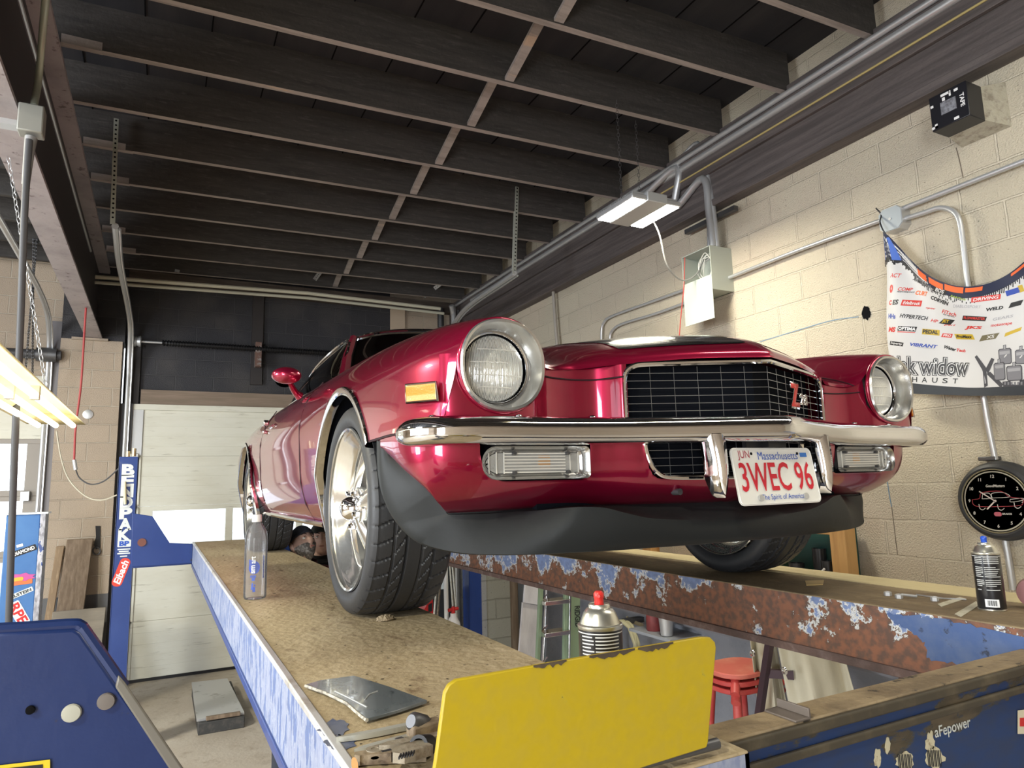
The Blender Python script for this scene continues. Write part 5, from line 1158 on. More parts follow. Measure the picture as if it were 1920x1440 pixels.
btxt('DIABLOSPORT', 1260, 662, 360, 38, G1, 2, .0); btxt('WELD', 1600, 685, 200, 42, K1, -10, .05); bbox(1840, 620, 150, 60, K1, -18, .2)
btxt('FiTech', 1000, 740, 210, 50, R1, 14); btxt('FUEL INJECTION', 990, 775, 170, 18, K1, 14)
bbox(1340, 812, 310, 58, K1, 3, .1); btxt('FLOWMASTER', 1340, 810, 280, 34, R1, 3, .03, .2, .0024); btxt('GEARS', 1700, 800, 250, 34, G1, -12)
btxt('HHs', 300, 785, 115, 62, B1, 4, .03, 0); btxt('HYPERTECH', 560, 792, 300, 52, K1, 6, .03); btxt('HP', 785, 835, 90, 40, R1, 12)
bbox(950, 848, 160, 70, K1, 8, .25); btxt('JET', 930, 845, 110, 50, Y1, 8, .03, .3, .0024); btxt('perf', 985, 892, 170, 26, R1, 4); btxt('JKS', 1310, 930, 250, 50, R1, 2, .05); btxt('motoscape', 1680, 892, 270, 44, R1, -8)
btxt('MS', 300, 955, 115, 64, R1, 4, .05); bbox(490, 945, 205, 62, K1, 2, .05); btxt('OPTIMA', 490, 945, 190, 44, W1, 2, .04, .1, .0024); bbox(480, 988, 200, 12, R1, 2, .05)
bbox(745, 982, 190, 72, Y1, 4, 0); btxt('PEDAL', 740, 978, 165, 50, K1, 4, .04, 0, .0024); bbox(930, 1022, 130, 50, R1, 4, .1); btxt('PRO', 930, 1022, 100, 32, W1, 4, lift=.0024)
bbox(1165, 1040, 260, 66, Y1, 2, -.1); btxt('ProMaxx', 1160, 1038, 220, 40, K1, 2, .04, .1, .0024); bbox(1510, 1048, 240, 66, mat('print_olive', (.16, .14, .08), .55), -8, .25); btxt('XS', 1530, 1045, 120, 40, W1, -8, lift=.0024); bbox(1825, 982, 220, 40, Y1, -22, .2)
bbox(350, 1135, 190, 50, K1, 8, .05); btxt('Superty', 350, 1135, 170, 36, W1, 8, .02, .2, .0024); btxt('VIBRANT', 670, 1155, 290, 44, B1, 5, .04); btxt('PERFORMANCE', 690, 1185, 180, 12, G1, 5)
btxt('Water', 960, 1185, 150, 44, K1, 16, .05); btxt('Tech', 1095, 1212, 120, 40, R1, 6, .04)
btxt('blak widow', 720, 1420, 960, 250, K1, 1, .085, 0, .002, 'banner_title_outline'); btxt('blak widow', 720, 1420, 945, 232, W1, 1, .040, 0, .0026, 'banner_title_edge'); btxt('blak widow', 720, 1420, 932, 218, mat('print_charcoal', (.05, .05, .055), .55), 1, .006, 0, .0032, 'banner_title')
for k, ch in enumerate('EXHAUST'): btxt(ch, 330+k*117, 1583+k*4, 62, 66, K1, 1, .01, 0, .002, 'banner_subtitle')
def bpoly(pts, mt, lift=.002, name='exhaust_drawing'):
    c = [on_b(u, v, lift) for u, v in pts]; return obj(name, MB().add(c, [list(range(len(c)))]), mt, ban, recalc=False)
gA, gB = mat('print_mid_grey', (.20, .20, .22), .6), mat('print_dark_grey', (.06, .06, .07), .6)
gC = mat('print_light_grey', (.34, .34, .36), .6)
for pts, mt in (([(1826, 669), (1831, 666), (1849, 689), (1853, 723), (1846, 727), (1842, 695)], gB), ([(1828, 669), (1830, 668), (1847, 690), (1850, 722), (1847, 724), (1844, 694)], gC), ([(1848, 692), (1862, 671), (1868, 674), (1853, 702)], gB), ([(1851, 692), (1862, 674), (1865, 676), (1853, 697)], gC), ([(1850, 701), (1858, 697), (1886, 721), (1881, 728)], gB), ([(1853, 702), (1857, 700), (1882, 721), (1880, 724)], gA)): bpoly(pts, mt)
def can_draw(u0, v0, u1, v1, l=.002):               # a muffler: dark outline, grey body, paler band, two short pipes
    o_ = [(u0, v0+3), (u0+3, v0), (u1-3, v0-2), (u1, v0+1), (u1+1, v1-4), (u1-2, v1-1), (u0+4, v1), (u0+1, v1-3)]
    bpoly(o_, gB, l); c = ((u0+u1)/2, (v0+v1)/2); bpoly([(c[0]+(a-c[0])*.90, c[1]+(b-c[1])*.90) for a, b in o_], gA, l+.0004)
    bpoly([(u0+3, v0+5), (u1-3, v0+3), (u1-3, v0+9), (u0+3, v0+11)], gC, l+.0008); bpoly([(c[0]-3, v0-7), (c[0]+3, v0-8), (c[0]+3, v0), (c[0]-3, v0)], gB, l)
    bpoly([(c[0]-2, v0-6), (c[0]+2, v0-7), (c[0]+2, v0), (c[0]-2, v0)], gC, l+.0004)
can_draw(1877, 655, 1904, 684); can_draw(1911, 657, 1934, 684); can_draw(1866, 681, 1890, 714, .0032); can_draw(1893, 687, 1926, 715, .0032)
bpoly([(1884, 716), (1932, 712), (1932, 724), (1886, 726)], gB)
for k in range(6): bpoly([(1888+k*7, 717), (1892+k*7, 716.5), (1892+k*7, 722), (1888+k*7, 722.5)], gA, .0026)
obj('zip_tie', MB().tube(smooth_path([AX(1661, 440, 3.58), AX(1654, 428, 3.57), AX(1650, 415, 3.59), AX(1652, 402, 3.62), AX(1642, 390, 3.60)], 4), .004, 6), black, ban)

cx, cy, cz = 3.585, 1.895, -.140
clk = thing('wall_clock', 'round tyre-shaped wall clock with a red muscle car outline on its black face', 'clock', (cx, cy, cz))
obj('tyre_case', MB().lathe([(.150, -.010), (.162, -.014), (.176, -.004), (.183, .012), (.186, .018), (.182, .022), (.188, .030), (.184, .036), (.190, .044), (.186, .050), (.191, .058), (.187, .064), (.190, .075), (.180, .095), (.15, .112)], (cx, cy, cz), (1, 0, 0), 56, cap=False), rubber, clk, ang=30)
obj('face', MB().lathe([(.152, -.006), (0, -.006)], (cx, cy, cz), (1, 0, 0), 48), mat('clock_black', (.018, .018, .020), .25), clk)
obj('chapter_ring', MB().lathe([(.137, -.0075), (.143, -.0075)], (cx, cy, cz), (1, 0, 0), 56, cap=False), mat('clock_ring', (.42, .40, .32), .5), clk)
obj('bezel', MB().tube([(cx-.010, cy+.151*math.cos(a), cz+.151*math.sin(a)) for a in [2*PI*k/48 for k in range(48)]], .0035, 6, True), mat('clock_bezel', (.30, .27, .17), .35, .6), clk)
cw = mat('clock_print', (.52, .50, .46), .5); cr_d = mat('clock_red', (.28, .03, .04), .5)
def cp(dy, dz, l=.0085): return Vector((cx-l, cy-dy, cz+dz))     # dy to the right as seen from the car
for h in range(1, 13):
    a = math.radians(90-30*h); t = text_mb(str(h), .015, None, bold=.02, italic=.1); place(t, cp(.118*math.cos(a), .118*math.sin(a)), (0, -1, 0), (0, 0, 1)); obj('hour_number', t, cw, clk, recalc=False)
t = text_mb('GoodMasters', .013, .085, bold=.02, italic=.2); place(t, cp(.008, .072), (0, -1, 0), (0, 0, 1)); obj('face_logo', t, cw, clk, recalc=False)
t = text_mb('BRAKES', .008, .042, bold=.03); place(t, cp(.045, -.060), (0, -1, 0), (0, 0, 1)); obj('face_wording', t, cw, clk, recalc=False)
o_ = rrect(.034, .020, .009); obj('face_badge', place(MB().add(o_, [list(range(len(o_)))]), cp(.004, -.062), (0, -1, 0), (0, 0, 1)), mat('badge_pink', (.42, .10, .13), .5), clk, recalc=False)
def cline(pts, mt, r=.0014, n=4, name='car_outline'): obj(name, MB().tube(smooth_path([cp(a, b, .0088) for a, b in pts], n), r, 5), mt, clk)
cline([(-.105, .005), (-.07, .012), (-.055, .040), (.03, .046), (.065, .020), (.115, .012), (.118, -.010), (.09, -.022), (-.06, -.028), (-.10, -.020), (-.105, .005)], cr_d, .0016)
cline([(-.058, .010), (-.05, .034), (-.022, .036), (-.018, .014), (-.058, .010)], cw); cline([(-.012, .014), (-.010, .036), (.04, .040), (.066, .020), (-.012, .014)], cw)
for (x, z) in ((-.062, -.028), (.022, -.028), (.095, -.018)): cline([(x-.014, z+.012), (x-.012, z-.008), (x, z-.015), (x+.014, z-.006)], cw, .0018)
cline([(.066, .008), (.068, -.004), (.118, .004), (.118, .014), (.066, .008)], cw)
obj('hands', MB().bar(cp(0, 0, .011), cp(-.066, .046, .011), .005, .001, (1, 0, 0)).bar(cp(0, 0, .0115), cp(-.040, -.040, .0115), .006, .001, (1, 0, 0)).cyl(cp(0, 0, .012), cp(0, 0, .008), .006, n=12), mat('clock_hands', (.60, .52, .48), .4), clk)

# ================================================================ THINGS ON THE RUNWAYS
def cyl_patch(mb, c, r, a0, a1, z0, z1, n=10):
    vs = []
    for k in range(n+1):
        a = lerp(a0, a1, k/n); vs += [(c[0]+r*math.cos(a), c[1]+r*math.sin(a), z0), (c[0]+r*math.cos(a), c[1]+r*math.sin(a), z1)]
    return mb.add(vs, [(2*k, 2*k+2, 2*k+3, 2*k+1) for k in range(n)])
can_lab = mat('can_label_black', (.012, .012, .014), .3, coat=.4); can_met = mat('can_metal', (.66, .65, .58), .28, .9); lab_w = mat('can_print', (.62, .62, .60), .5)
def spray_can(loc, r, h, tipc, label, seed, sticker, tilt=0):
    x, y, z = loc; t = thing('spray_can', label, 'spray can', loc); f = math.atan2(-y, -x)
    obj('can_body', MB().lathe([(r*.93, 0), (r*.98, .002), (r, .006), (r, h*.74)], loc, n=36), can_lab, t)
    obj('bottom_rim', MB().lathe([(r*.98, .0), (r*1.02, .003), (r*.98, .007)], loc, n=36), can_met, t)
    obj('top_rim', MB().lathe([(r, h*.735), (r*1.03, h*.745), (r*1.03, h*.76), (r*.96, h*.768)], loc, n=36), can_met, t)
    obj('shoulder', MB().lathe([(r*.94, h*.757), (r*.86, h*.79), (r*.74, h*.835), (r*.60, h*.862), (r*.50, h*.868), (r*.50, h*.885), (r*.46, h*.893), (r*.38, h*.882), (r*.15, h*.88), (0, h*.88)], loc, n=36), can_met, t)
    nz = MB(); nz.lathe([(r*.22, h*.88), (r*.21, h*.925), (r*.24, h*.935), (r*.24, h*.96), (r*.16, h*.975), (0, h*.975)], loc, n=14); nz.cyl((x+r*.1*math.cos(f), y+r*.1*math.sin(f), z+h*.948), (x+r*.34*math.cos(f), y+r*.34*math.sin(f), z+h*.948), r*.07, n=8); obj('nozzle', nz, mat('nozzle_'+seed, tipc, .35), t)
    pr = MB(); rn = random.Random(len(label)); zz_ = h*.70
    while zz_ > h*(.26 if sticker else .05):
        if rn.random() < .9:
            for a0, a1 in ((-.95, -.30), (-.24, .95)):
                e = a1-(.5*rn.random() if rn.random() < .25 else .05*rn.random()); cyl_patch(pr, loc, r*1.004, f+a0, f+e, z+zz_-.0013, z+zz_+.0006, 12)
        zz_ -= .0052 if rn.random() < .92 else .0115
    obj('label_print', pr, lab_w, t, recalc=False)
    cyl_patch(hd := MB(), loc, r*1.003, f-1.4, f+1.4, z+h*.715, z+h*.722, 20); obj('label_line', hd, lab_w, t, recalc=False)
    if sticker:
        bs = obj('barcode_panel', cyl_patch(MB(), loc, r*1.004, f-.45, f+.55, z+.012, z+.034, 12), wht_ink, t, recalc=False); bc = MB()
        for k in range(13): a = f-.28+k*.052; cyl_patch(bc, loc, r*1.008, a, a+.02+.012*(k % 3), z+.016, z+.031, 2)
        obj('barcode', bc, ink, bs, recalc=False)
    return t
p = AZ(1129, 1330, RT); spray_can((.628, .935, RT), .0345, .232, (.62, .03, .025), 'black spray can with red nozzle standing behind the yellow stop plate', 'red', False)
spray_can((2.170, 1.195, RT), .0355, .215, (.02, .09, .55), 'black spray can with blue nozzle standing on the right runway', 'blue', True)
# water bottle
bl0 = Vector((.335, 2.80, RT)); bt = thing('water_bottle', 'clear plastic water bottle with white cap standing on the left runway', 'bottle', bl0)
wat = glass_mat('clear_water_plastic', (.95, .97, .99), .05, 1.22, .16)
rb = .041
obj('bottle_body', MB().lathe([(.0, .004), (.028, .0), (.037, .002), (rb, .010), (rb, .215), (.040, .232), (.034, .252), (.024, .270), (.017, .280), (.0145, .284), (.0145, .292), (0, .292)], bl0, n=40), wat, bt)
obj('cap', MB().lathe([(.0175, .284), (.018, .286), (.0175, .309), (.016, .311), (0, .311)], bl0, n=28, fn=None), mat('cap_white', (.74, .73, .70), .45), bt)
fb = math.atan2(-bl0.y, -bl0.x)
def wrap(t, ang, zc, r):                             # wrap flat lettering (already turned upright) round the bottle
    t.v = [Vector((bl0.x+r*math.cos(fb+ang+q.x/r), bl0.y+r*math.sin(fb+ang+q.x/r), bl0.z+zc+q.y)) for q in t.v]; return t
def vert(t): t.v = [Vector((-q.y, q.x, 0)) for q in t.v]; return t
dr = MB(); o_ = [Vector((.020*math.cos(a), .0235*math.sin(a), 0)) for a in [math.radians(-200+6*k) for k in range(47)]]+[Vector((-.020, .030, 0))]
dr.add(o_, [list(range(len(o_)))]); obj('blue_drop', wrap(dr, -.12, .118, rb+.0006), mat('label_blue', (.02, .07, .48), .4), bt, recalc=False)
obj('brand_lettering', wrap(vert(text_mb('sm', .019, .030, bold=.03)), -.20, .112, rb+.0011), wht_ink, bt, recalc=False)
obj('brand_lettering', wrap(vert(text_mb('art', .019, .026, bold=.02)), -.20, .146, rb+.0011), mat('label_pale', (.72, .74, .72), .5), bt, recalc=False)
obj('brand_lettering_side', wrap(vert(text_mb('smartwater', .010, .085, bold=.02)), .72, .120, rb+.0008), blue_ink, bt, recalc=False)
fs = MB()
for (x0, z0, x1, z1) in ((-.015, .082, .008, .090), (-.008, .070, .004, .082), (-.012, .078, .006, .080), (-.010, .038, -.002, .062), (-.004, .030, .006, .048), (.002, .050, .006, .058)):
    fs.add([(x0, z0-.118, 0), (x1, z0-.118, 0), (x1*.8, z1-.118, 0), (x0*.8, z1-.118, 0)], [(0, 1, 2, 3)])
obj('label_figure', wrap(fs, -.12, .118, rb+.0008), mat('label_figure_blue', (.05, .10, .45), .4), bt, recalc=False)
# scrap panel, clay lump, hardware
sc = [AZ(u, v, RT+.004) for u, v in ((573, 1289), (600, 1281), (664, 1272), (730, 1293), (801, 1319), (745, 1338), (688, 1354), (676, 1345), (650, 1322), (612, 1303))]
cdm = mat('glossy_grey_scrap', (.10, .115, .125), .22, coat=.3, var=[(4, (.26, .27, .28), .52, .72), (30, (.05, .06, .065), .6, .66)])
cd = tag(obj('scrap_panel', MB().prism(sc, (0, 0, .006)), cdm, bevel=.001), 'curled grey glossy scrap panel lying near the front of the left runway', 'panel')
edge_ = MB().tube([q+Vector((0, 0, .003)) for q in sc[6:10]+[sc[0]]], .0035, 5); obj('torn_edge', edge_, mat('frayed_backing', (.50, .47, .40), .8, var=(80, (.2, .18, .15), .45, .6)), cd)
obj('crease', MB().tube([AZ(688, 1326, RT+.0105), AZ(655, 1309, RT+.0105), AZ(628, 1296, RT+.0105)], .0016, 5).tube([AZ(684, 1312, RT+.0105), AZ(692, 1302, RT+.0105), AZ(708, 1296, RT+.0105)], .0013, 5), mat('crease_grey', (.42, .43, .43), .4), cd)
lc = AZ(722, 1164, RT); lm = MB(); rn = random.Random(4)
lm.ball(lc+Vector((0, 0, .006)), .026, 18, 10, (1, .6, .36)); lm.v = [q+Vector((rn.uniform(-.004, .004), rn.uniform(-.003, .003), rn.uniform(-.003, .004) if q.z > RT+.004 else 0)) for q in lm.v]; lm.v = [Vector((q.x, q.y, max(q.z, RT))) for q in lm.v]
tag(obj('dirt_clod', lm, mat('dry_clay', (.34, .27, .18), .9, bump=(90, .8))), 'small tan clod of dirt in front of the near tyre', 'dirt')
tag(obj('brass_strip', MB().prism([AZ(u, v, RT+.0005) for u, v in ((1510, 1090), (1545, 1089), (1543, 1097), (1512, 1098))], (0, 0, .003)), mat('brass_scrap', (.52, .36, .14), .5)), 'short tan strip lying on the right runway below the bumper', 'strip')
ms = mat('masking_strip', (.58, .55, .44), .7, var=(60, (.45, .41, .3), .45, .65))
tag(obj('tape_strip', MB().prism([AZ(u, v, RT+.0005) for u, v in ((1758, 1133), (1800, 1120), (1810, 1123), (1765, 1138))], (0, 0, .0015)), ms), 'pale tape strip on the right runway, farther from the spray can', 'tape')
tag(obj('tape_strip', MB().prism([AZ(u, v, RT+.0005) for u, v in ((1790, 1152), (1830, 1128), (1838, 1134), (1802, 1157))], (0, 0, .0015)), ms), 'pale tape strip touching the foot of the blue-nozzled spray can', 'tape')
tag(obj('thin_rod', MB().tube([AZ(1718, 1115, RT+.003), AZ(1770, 1122, RT+.003), AZ(1812, 1124, RT+.003)], .0025, 6), galv), 'thin metal rod lying across the right runway', 'rod')
def nutbolt(u, v, k, label):
    q = AZ(u, v, RT); t = thing('hex_nut', label, 'nut', q); obj('nut_body', MB().lathe([(.011, 0), (.012, .001), (.012, .012), (.008, .014), (.006, .014), (.005, .006)], q, n=6), galv, t, ang=20)
    if k: obj('bolt_shank', MB().cyl(q+Vector((.006, -.004, .012)), q+Vector((.045, -.030, .006)), .004, n=8), galv, t)
nutbolt(1686, 1122, True, 'shiny nut with bolt, middle of three bits on the right runway'); nutbolt(1753, 1127, False, 'single shiny nut nearest the spray can on the right runway'); nutbolt(1665, 1117, False, 'dull nut farthest from the spray can on the right runway')
pk_ = mat('pink_plastic', (.26, .11, .11), .4); q = AZ(1922, 1140, RT); t = thing('tape_roll', 'pinkish roll partly cut off at the right edge of the photo', 'roll', q); obj('roll', MB().lathe([(.018, -.02), (.042, -.02), (.044, 0), (.042, .02), (.018, .02), (.018, -.02)], q+Vector((.02, -.02, .044)), (.9, .4, 0), 28, cap=False), pk_, t); obj('core', MB().lathe([(.0185, -.021), (.010, -.021), (.010, .021), (.0185, .021)], q+Vector((.02, -.02, .044)), (.9, .4, 0), 20, cap=False), mat('roll_core_red', (.25, .03, .04), .5), t)
# hand tools heaped beside the stop plate
tool_w = mat('pale_tool_steel', (.52, .52, .47), .42, .5, var=(30, (.36, .33, .26), .5, .7)); tool_d = mat('dusty_tool_steel', (.30, .26, .20), .6, .3, var=(40, (.17, .13, .09), .45, .65), bump=(60, .3)); tool_h = mat('dusty_handle', (.26, .20, .13), .7, var=(30, (.14, .1, .07), .45, .65), bump=(60, .4))
def Tz(u, v, dz=.0): return AZ(u, v, RT+dz)
def blade(name, px, w_, h_, mt, label, cat, dz=.002):
    p = smooth_path([Tz(u, v, dz) for u, v in px], 5); m_ = MB(); rows = []
    for i, q in enumerate(p):
        t_ = (p[min(i+1, len(p)-1)]-p[max(i-1, 0)]).normalized(); s = Vector((-t_.y, t_.x, 0)); k = i/(len(p)-1); ww = w_*(min(1, k*5+.12))
        rows.append([q-s*ww, q+s*ww, q+s*ww+Vector((0, 0, h_)), q-s*ww+Vector((0, 0, h_))]); rows[-1].append(rows[-1][0])
    m_.grid(rows); t = thing(name, label, cat, p[len(p)//2]); obj('shaft', m_, mt, t); return t
t = blade('pry_bar', [(630, 1392), (700, 1380), (768, 1366), (800, 1362)], .007, .008, tool_w, 'long pale flat pry bar at the back of the tool heap', 'tool'); obj('grip', MB().bar(Tz(768, 1374, .012), Tz(825, 1358, .012), .026, .022), tool_h, t, bevel=.004)
t = blade('putty_knife', [(664, 1410), (700, 1400), (745, 1388), (770, 1382)], .006, .004, tool_w, 'stepped pale scraper lying below the pry bar', 'tool'); obj('ferrule', MB().bar(Tz(744, 1393, .006), Tz(757, 1389, .006), .014, .010), steel_d, t)
t = blade('wrench', [(710, 1412), (760, 1402), (830, 1388)], .009, .011, tool_d, 'dusty flat wrench, uppermost of the dull tools by the stop plate', 'tool', .012); obj('wrench_slot', MB().bar(Tz(716, 1409, .0236), Tz(733, 1405, .0236), .005, .001), ink, t)
t = blade('wrench', [(690, 1422), (730, 1418), (800, 1412)], .009, .012, tool_d, 'dusty ring wrench below the flat wrench', 'tool', .004); obj('ring_end', MB().lathe([(.006, 0), (.013, 0), (.014, .006), (.013, .013), (.006, .013), (.006, 0)], Tz(703, 1421, .004), n=20, cap=False), tool_d, t); obj('ring_hole', MB().lathe([(.006, 0), (0, 0)], Tz(703, 1421, .0165), n=14), ink, t)
t = blade('hammer_handle', [(664, 1434), (690, 1430), (800, 1424)], .009, .014, tool_h, 'round wooden handle with an orange cut end in the tool heap', 'tool'); obj('cut_end', MB().lathe([(.010, 0), (0, .001)], Tz(665, 1434, .009), (-.95, -.25, 0), 14), mat('cut_wood_orange', (.36, .17, .05), .6), t)
t = blade('slip_pliers', [(735, 1430), (770, 1420), (800, 1410)], .016, .014, tool_d, 'dusty pliers with a ridged jaw at the bottom of the tool heap', 'tool', .014); rg_ = MB()
for k in range(6): rg_.bar(Tz(748+k*5, 1422-k*1.2, .030), Tz(752+k*5, 1414-k*1.2, .030), .002, .003)
obj('jaw_ridges', rg_, ink, t)
q = Tz(808, 1374, .0); t = thing('socket', 'dark rounded socket beside the top of the stop plate edge', 'tool', q); obj('socket_body', MB().lathe([(.013, 0), (.015, .004), (.015, .030), (.010, .036), (0, .036)], q+Vector((-.01, 0, .014)), (-.6, -.3, .3), 20), steel_d, t)
q = Tz(803, 1416, .0); t = thing('socket', 'black hollow socket lying below the dark one by the stop plate', 'tool', q); obj('socket_body', MB().lathe([(.015, 0), (.016, .03), (.011, .03), (.010, .006), (0, .006)], q+Vector((.0, 0, .014)), (-.7, -.6, .25), 20), black, t)

# crumbs of dirt and grit strewn over the near runway: nobody could count them
cm = MB(); rn = random.Random(21)
for k in range(420):
    y = .95+4.6*rn.random()**1.6; x = .285+.49*rn.random(); r_ = (.0010+.0026*rn.random()**3)*(1+.18*(y-1)); sx_, sy_ = rn.uniform(.7, 1.8), rn.uniform(.7, 1.6)
    vs = [Vector((x+r_*sx_*math.cos(2*PI*i/5+k), y+r_*sy_*math.sin(2*PI*i/5+k), RT+.0004)) for i in range(5)]+[Vector((x, y, RT+r_*.4))]
    cm.add(vs, [(i, (i+1) % 5, 5) for i in range(5)])
cr_o = obj('dirt_crumbs', cm, mat('dark_grit', (.05, .036, .022), .9)); cr_o['kind'] = 'stuff'; tag(cr_o, 'dark crumbs of dirt scattered along the left runway', 'dirt')
# ================================================================ THINGS ON THE FLOOR AND ALONG THE WALLS
# wooden step by the near runway
sx0, sy0 = .385, 6.60
t = thing('step_block', 'low wooden step with a shiny metal lid on the floor by the left runway', 'box', (.55, 7.1, FLOOR))
obj('block', MB().box((.37, 6.60, FLOOR), (.735, 7.85, -1.905)), mat('charcoal_block', (.045, .045, .045), .7, var=(12, (.10, .09, .08), .5, .7)), t, bevel=.006)
obj('lid', MB().add([(.36, 6.66, -1.885), (.735, 6.64, -1.885), (.70, 7.90, -1.885), (.37, 7.94, -1.885), (.36, 6.66, -1.905), (.735, 6.64, -1.905), (.70, 7.90, -1.905), (.37, 7.94, -1.905)], [(0,1,2,3),(7,6,5,4),(0,4,5,1),(1,5,6,2),(2,6,7,3),(3,7,4,0)]), mat('bright_sheet', (.60, .61, .63), .28, .7, var=(6, (.3, .3, .3), .6, .7)), t)
obj('stick', MB().bar((.43, 6.62, -1.88), (.70, 6.63, -1.885), .035, .03), wood_mid, t, bevel=.003)
# lumber leaning on the pier
def board(name, lo, hi, y0, th, w0, mt, label, x_top, cat='board'):
    t = MB(); (xa, za), (xb, zb) = lo, hi
    t.prism([(xa, y0-.28, za), (xa+w0, y0-.28, za), (xb+w0, y0-.03, zb), (xb, y0-.03, zb)], (0, -th, 0)); return tag(obj(name, t, mt, bevel=.006), label, cat)
board('wood_plank', (-.92, FLOOR), (-.835, -.44), YB-.21, .045, .235, wood_mid, 'tall brown plank leaning on the tan pier', 0)
board('wood_plank', (-1.02, FLOOR), (-.925, -.50), YB-.20, .03, .07, mat('pale_edge_plank', (.26, .18, .11), .7, var=((40, 40, 2.5), (.40, .29, .18), .5, .7)), 'narrow plank with a pale edge just behind the tall brown plank', 0)
board('plywood_sheet', (-.93, FLOOR), (-.90, -1.13), YB-.38, .015, .46, mat('grey_plywood', (.24, .21, .17), .7, var=[((2, 20, 8), (.32, .28, .22), .45, .7)], bump=(20, .2)), 'low grey plywood sheet propped in front of the plank', 0, 'board')
t = thing('strap', 'black strap with a buckle hanging on the tan pier', 'strap', AY(184, 1000, YB-.2)); obj('webbing', MB().prism([AY(u, v, YB-.205) for u, v in ((179, 986), (188, 986), (188, 1026), (180, 1030), (176, 1022), (180, 1006))], (0, -.006, 0)), black, t); obj('buckle', MB().tube([AY(181+7*math.cos(a), 1033+7*math.sin(a), YB-.215) for a in [2*PI*k/14 for k in range(14)]], .008, 6, True), steel_d, t)
# post of the neighbouring lift with its stickers
t = thing('lift_post', 'blue steel post covered in stickers at the left edge', 'post', (-.97, 7.0, FLOOR))
obj('post_body', MB().box((-1.12, 7.0, FLOOR), (-.885, 7.16, -.135)), mat('faded_post_blue', (.035, .13, .36), .45, var=(2, (.06, .18, .42), .4, .7)), t, bevel=.006)
obj('post_edge', MB().box((-.885, 6.995, FLOOR), (-.845, 7.165, -.13)), peel_mat('scratched_post_edge', (.50, .50, .56), (.06, .10, .30), .55, .6, 9, stretch=(1, 1, .4)), t, bevel=.004)
obj('post_cap', MB().box((-1.13, 6.985, -.135), (-.83, 7.18, -.12)), galv, t)
def decal(u, v, w_, h_, ang, mt, s=None, mt2=None, size=.6, name='sticker', y=6.997):
    q = AY(u, v, y); a = math.radians(ang); ex, ey = Vector((math.cos(a), 0, math.sin(a))), Vector((-math.sin(a), 0, math.cos(a))); o_ = rrect(w_, h_, min(w_, h_)*.12, 2)
    st = obj(name, place(MB().add(o_, [list(range(len(o_)))]), q, ex, ey), mt, t, recalc=False)
    if s: obj('sticker_text', place(text_mb(s, h_*size, w_*.86, bold=.03), q+Vector((0, -.0015, 0)), ex, ey), mt2, st, recalc=False)
    return st
decal(37, 1023, .045, .022, 15, wht_ink); decal(45, 1033, .175, .048, 20, ink, 'DIAMOND', wht_ink)
st = decal(40, 1090, .15, .055, 4, mat('sticker_orange', (.62, .16, .05), .5)); o_ = [Vector((.10*math.cos(a)*(.7+.3*(k % 2)), .035*math.sin(a)*(.7+.3*(k % 2)), 0)) for k, a in enumerate([2*PI*k/14 for k in range(14)])]
obj('sticker_burst', place(MB().add(o_, [list(range(len(o_)))]), AY(42, 1082, 6.9955), (1, 0, 0), (0, 0, 1)), mat('sticker_magenta', (.50, .08, .30), .5), st, recalc=False)
obj('sticker_patch', place(MB().add(rrect(.07, .03, .012), [list(range(24))]), AY(34, 1086, 6.994), (1, 0, .1), (-.1, 0, 1)), mat('sticker_amber', (.65, .40, .04), .5), st, recalc=False)
decal(38, 1113, .18, .038, 22, mat('sticker_pale', (.62, .66, .66), .5), 'BILSTEIN', ink, .62); decal(35, 1150, .20, .085, -62, wht_ink, 'RPE', red_ink, .8)
# steel jamb channel beside it
# ---- seen under the right runway
def prop(name, label, cat, loc): return thing(name, label, cat, loc)
pr = MB().box((2.96, 6.75, FLOOR), (3.12, 7.05, .4)); tag(obj('block_column', pr, block_mat('grey_block_column', (.42, .42, .42), (.34, .34, .34), 'y', off=(.05, 0), pits=.4), bevel=.004), 'pale grey block column behind the blue right rear post', 'column')
tag(obj('block_column', MB().box((3.12, 6.76, FLOOR), (3.40, 7.05, .4)), block_mat('tan_block_column', (.36, .35, .29), (.28, .27, .22), 'y', off=(.05, 0), pits=.4)), 'tan block column beside the pale grey one', 'column')
tag(obj('timber_post', MB().cyl((3.46, 6.85, FLOOR), (3.46, 6.85, .3), .075, n=14), wood_mid), 'round weathered timber post beside the tan block column', 'post')
cbn = prop('cabinet', 'pale blue-white cabinet door left of the blue rear post', 'cabinet', (2.62, 6.9, FLOOR)); obj('cabinet_body', MB().box((2.45, 6.9, FLOOR), (2.80, 7.2, .25)), mat('cabinet_dark', (.02, .022, .025), .5), cbn); obj('cabinet_door', MB().box((2.545, 6.88, -1.06), (2.74, 6.9, .2)), mat('cabinet_white', (.66, .74, .76), .4), cbn, bevel=.004)
jg = prop('fuel_jug', 'red and white jug with valve below the pale cabinet', 'jug', AY(850, 1175, 6.2)); jq = AY(850, 1160, 6.2)
obj('jug_body', MB().lathe([(.07, FLOOR-jq.z), (.08, FLOOR-jq.z+.02), (.08, -.12), (.06, -.03), (.03, .02), (.028, .05)], jq, n=20), mat('jug_white', (.68, .66, .66), .4), jg); obj('jug_label', cyl_patch(MB(), jq, .081, -2.9, -.9, jq.z-.30, jq.z-.14), red_ink, jg, recalc=False)
obj('jug_valve', MB().cyl(jq+Vector((-.05, 0, .08)), jq+Vector((.05, 0, .09)), .016, n=10).cyl(jq+Vector((0, 0, .03)), jq+Vector((0, 0, .11)), .018, n=10), red_ink, jg)
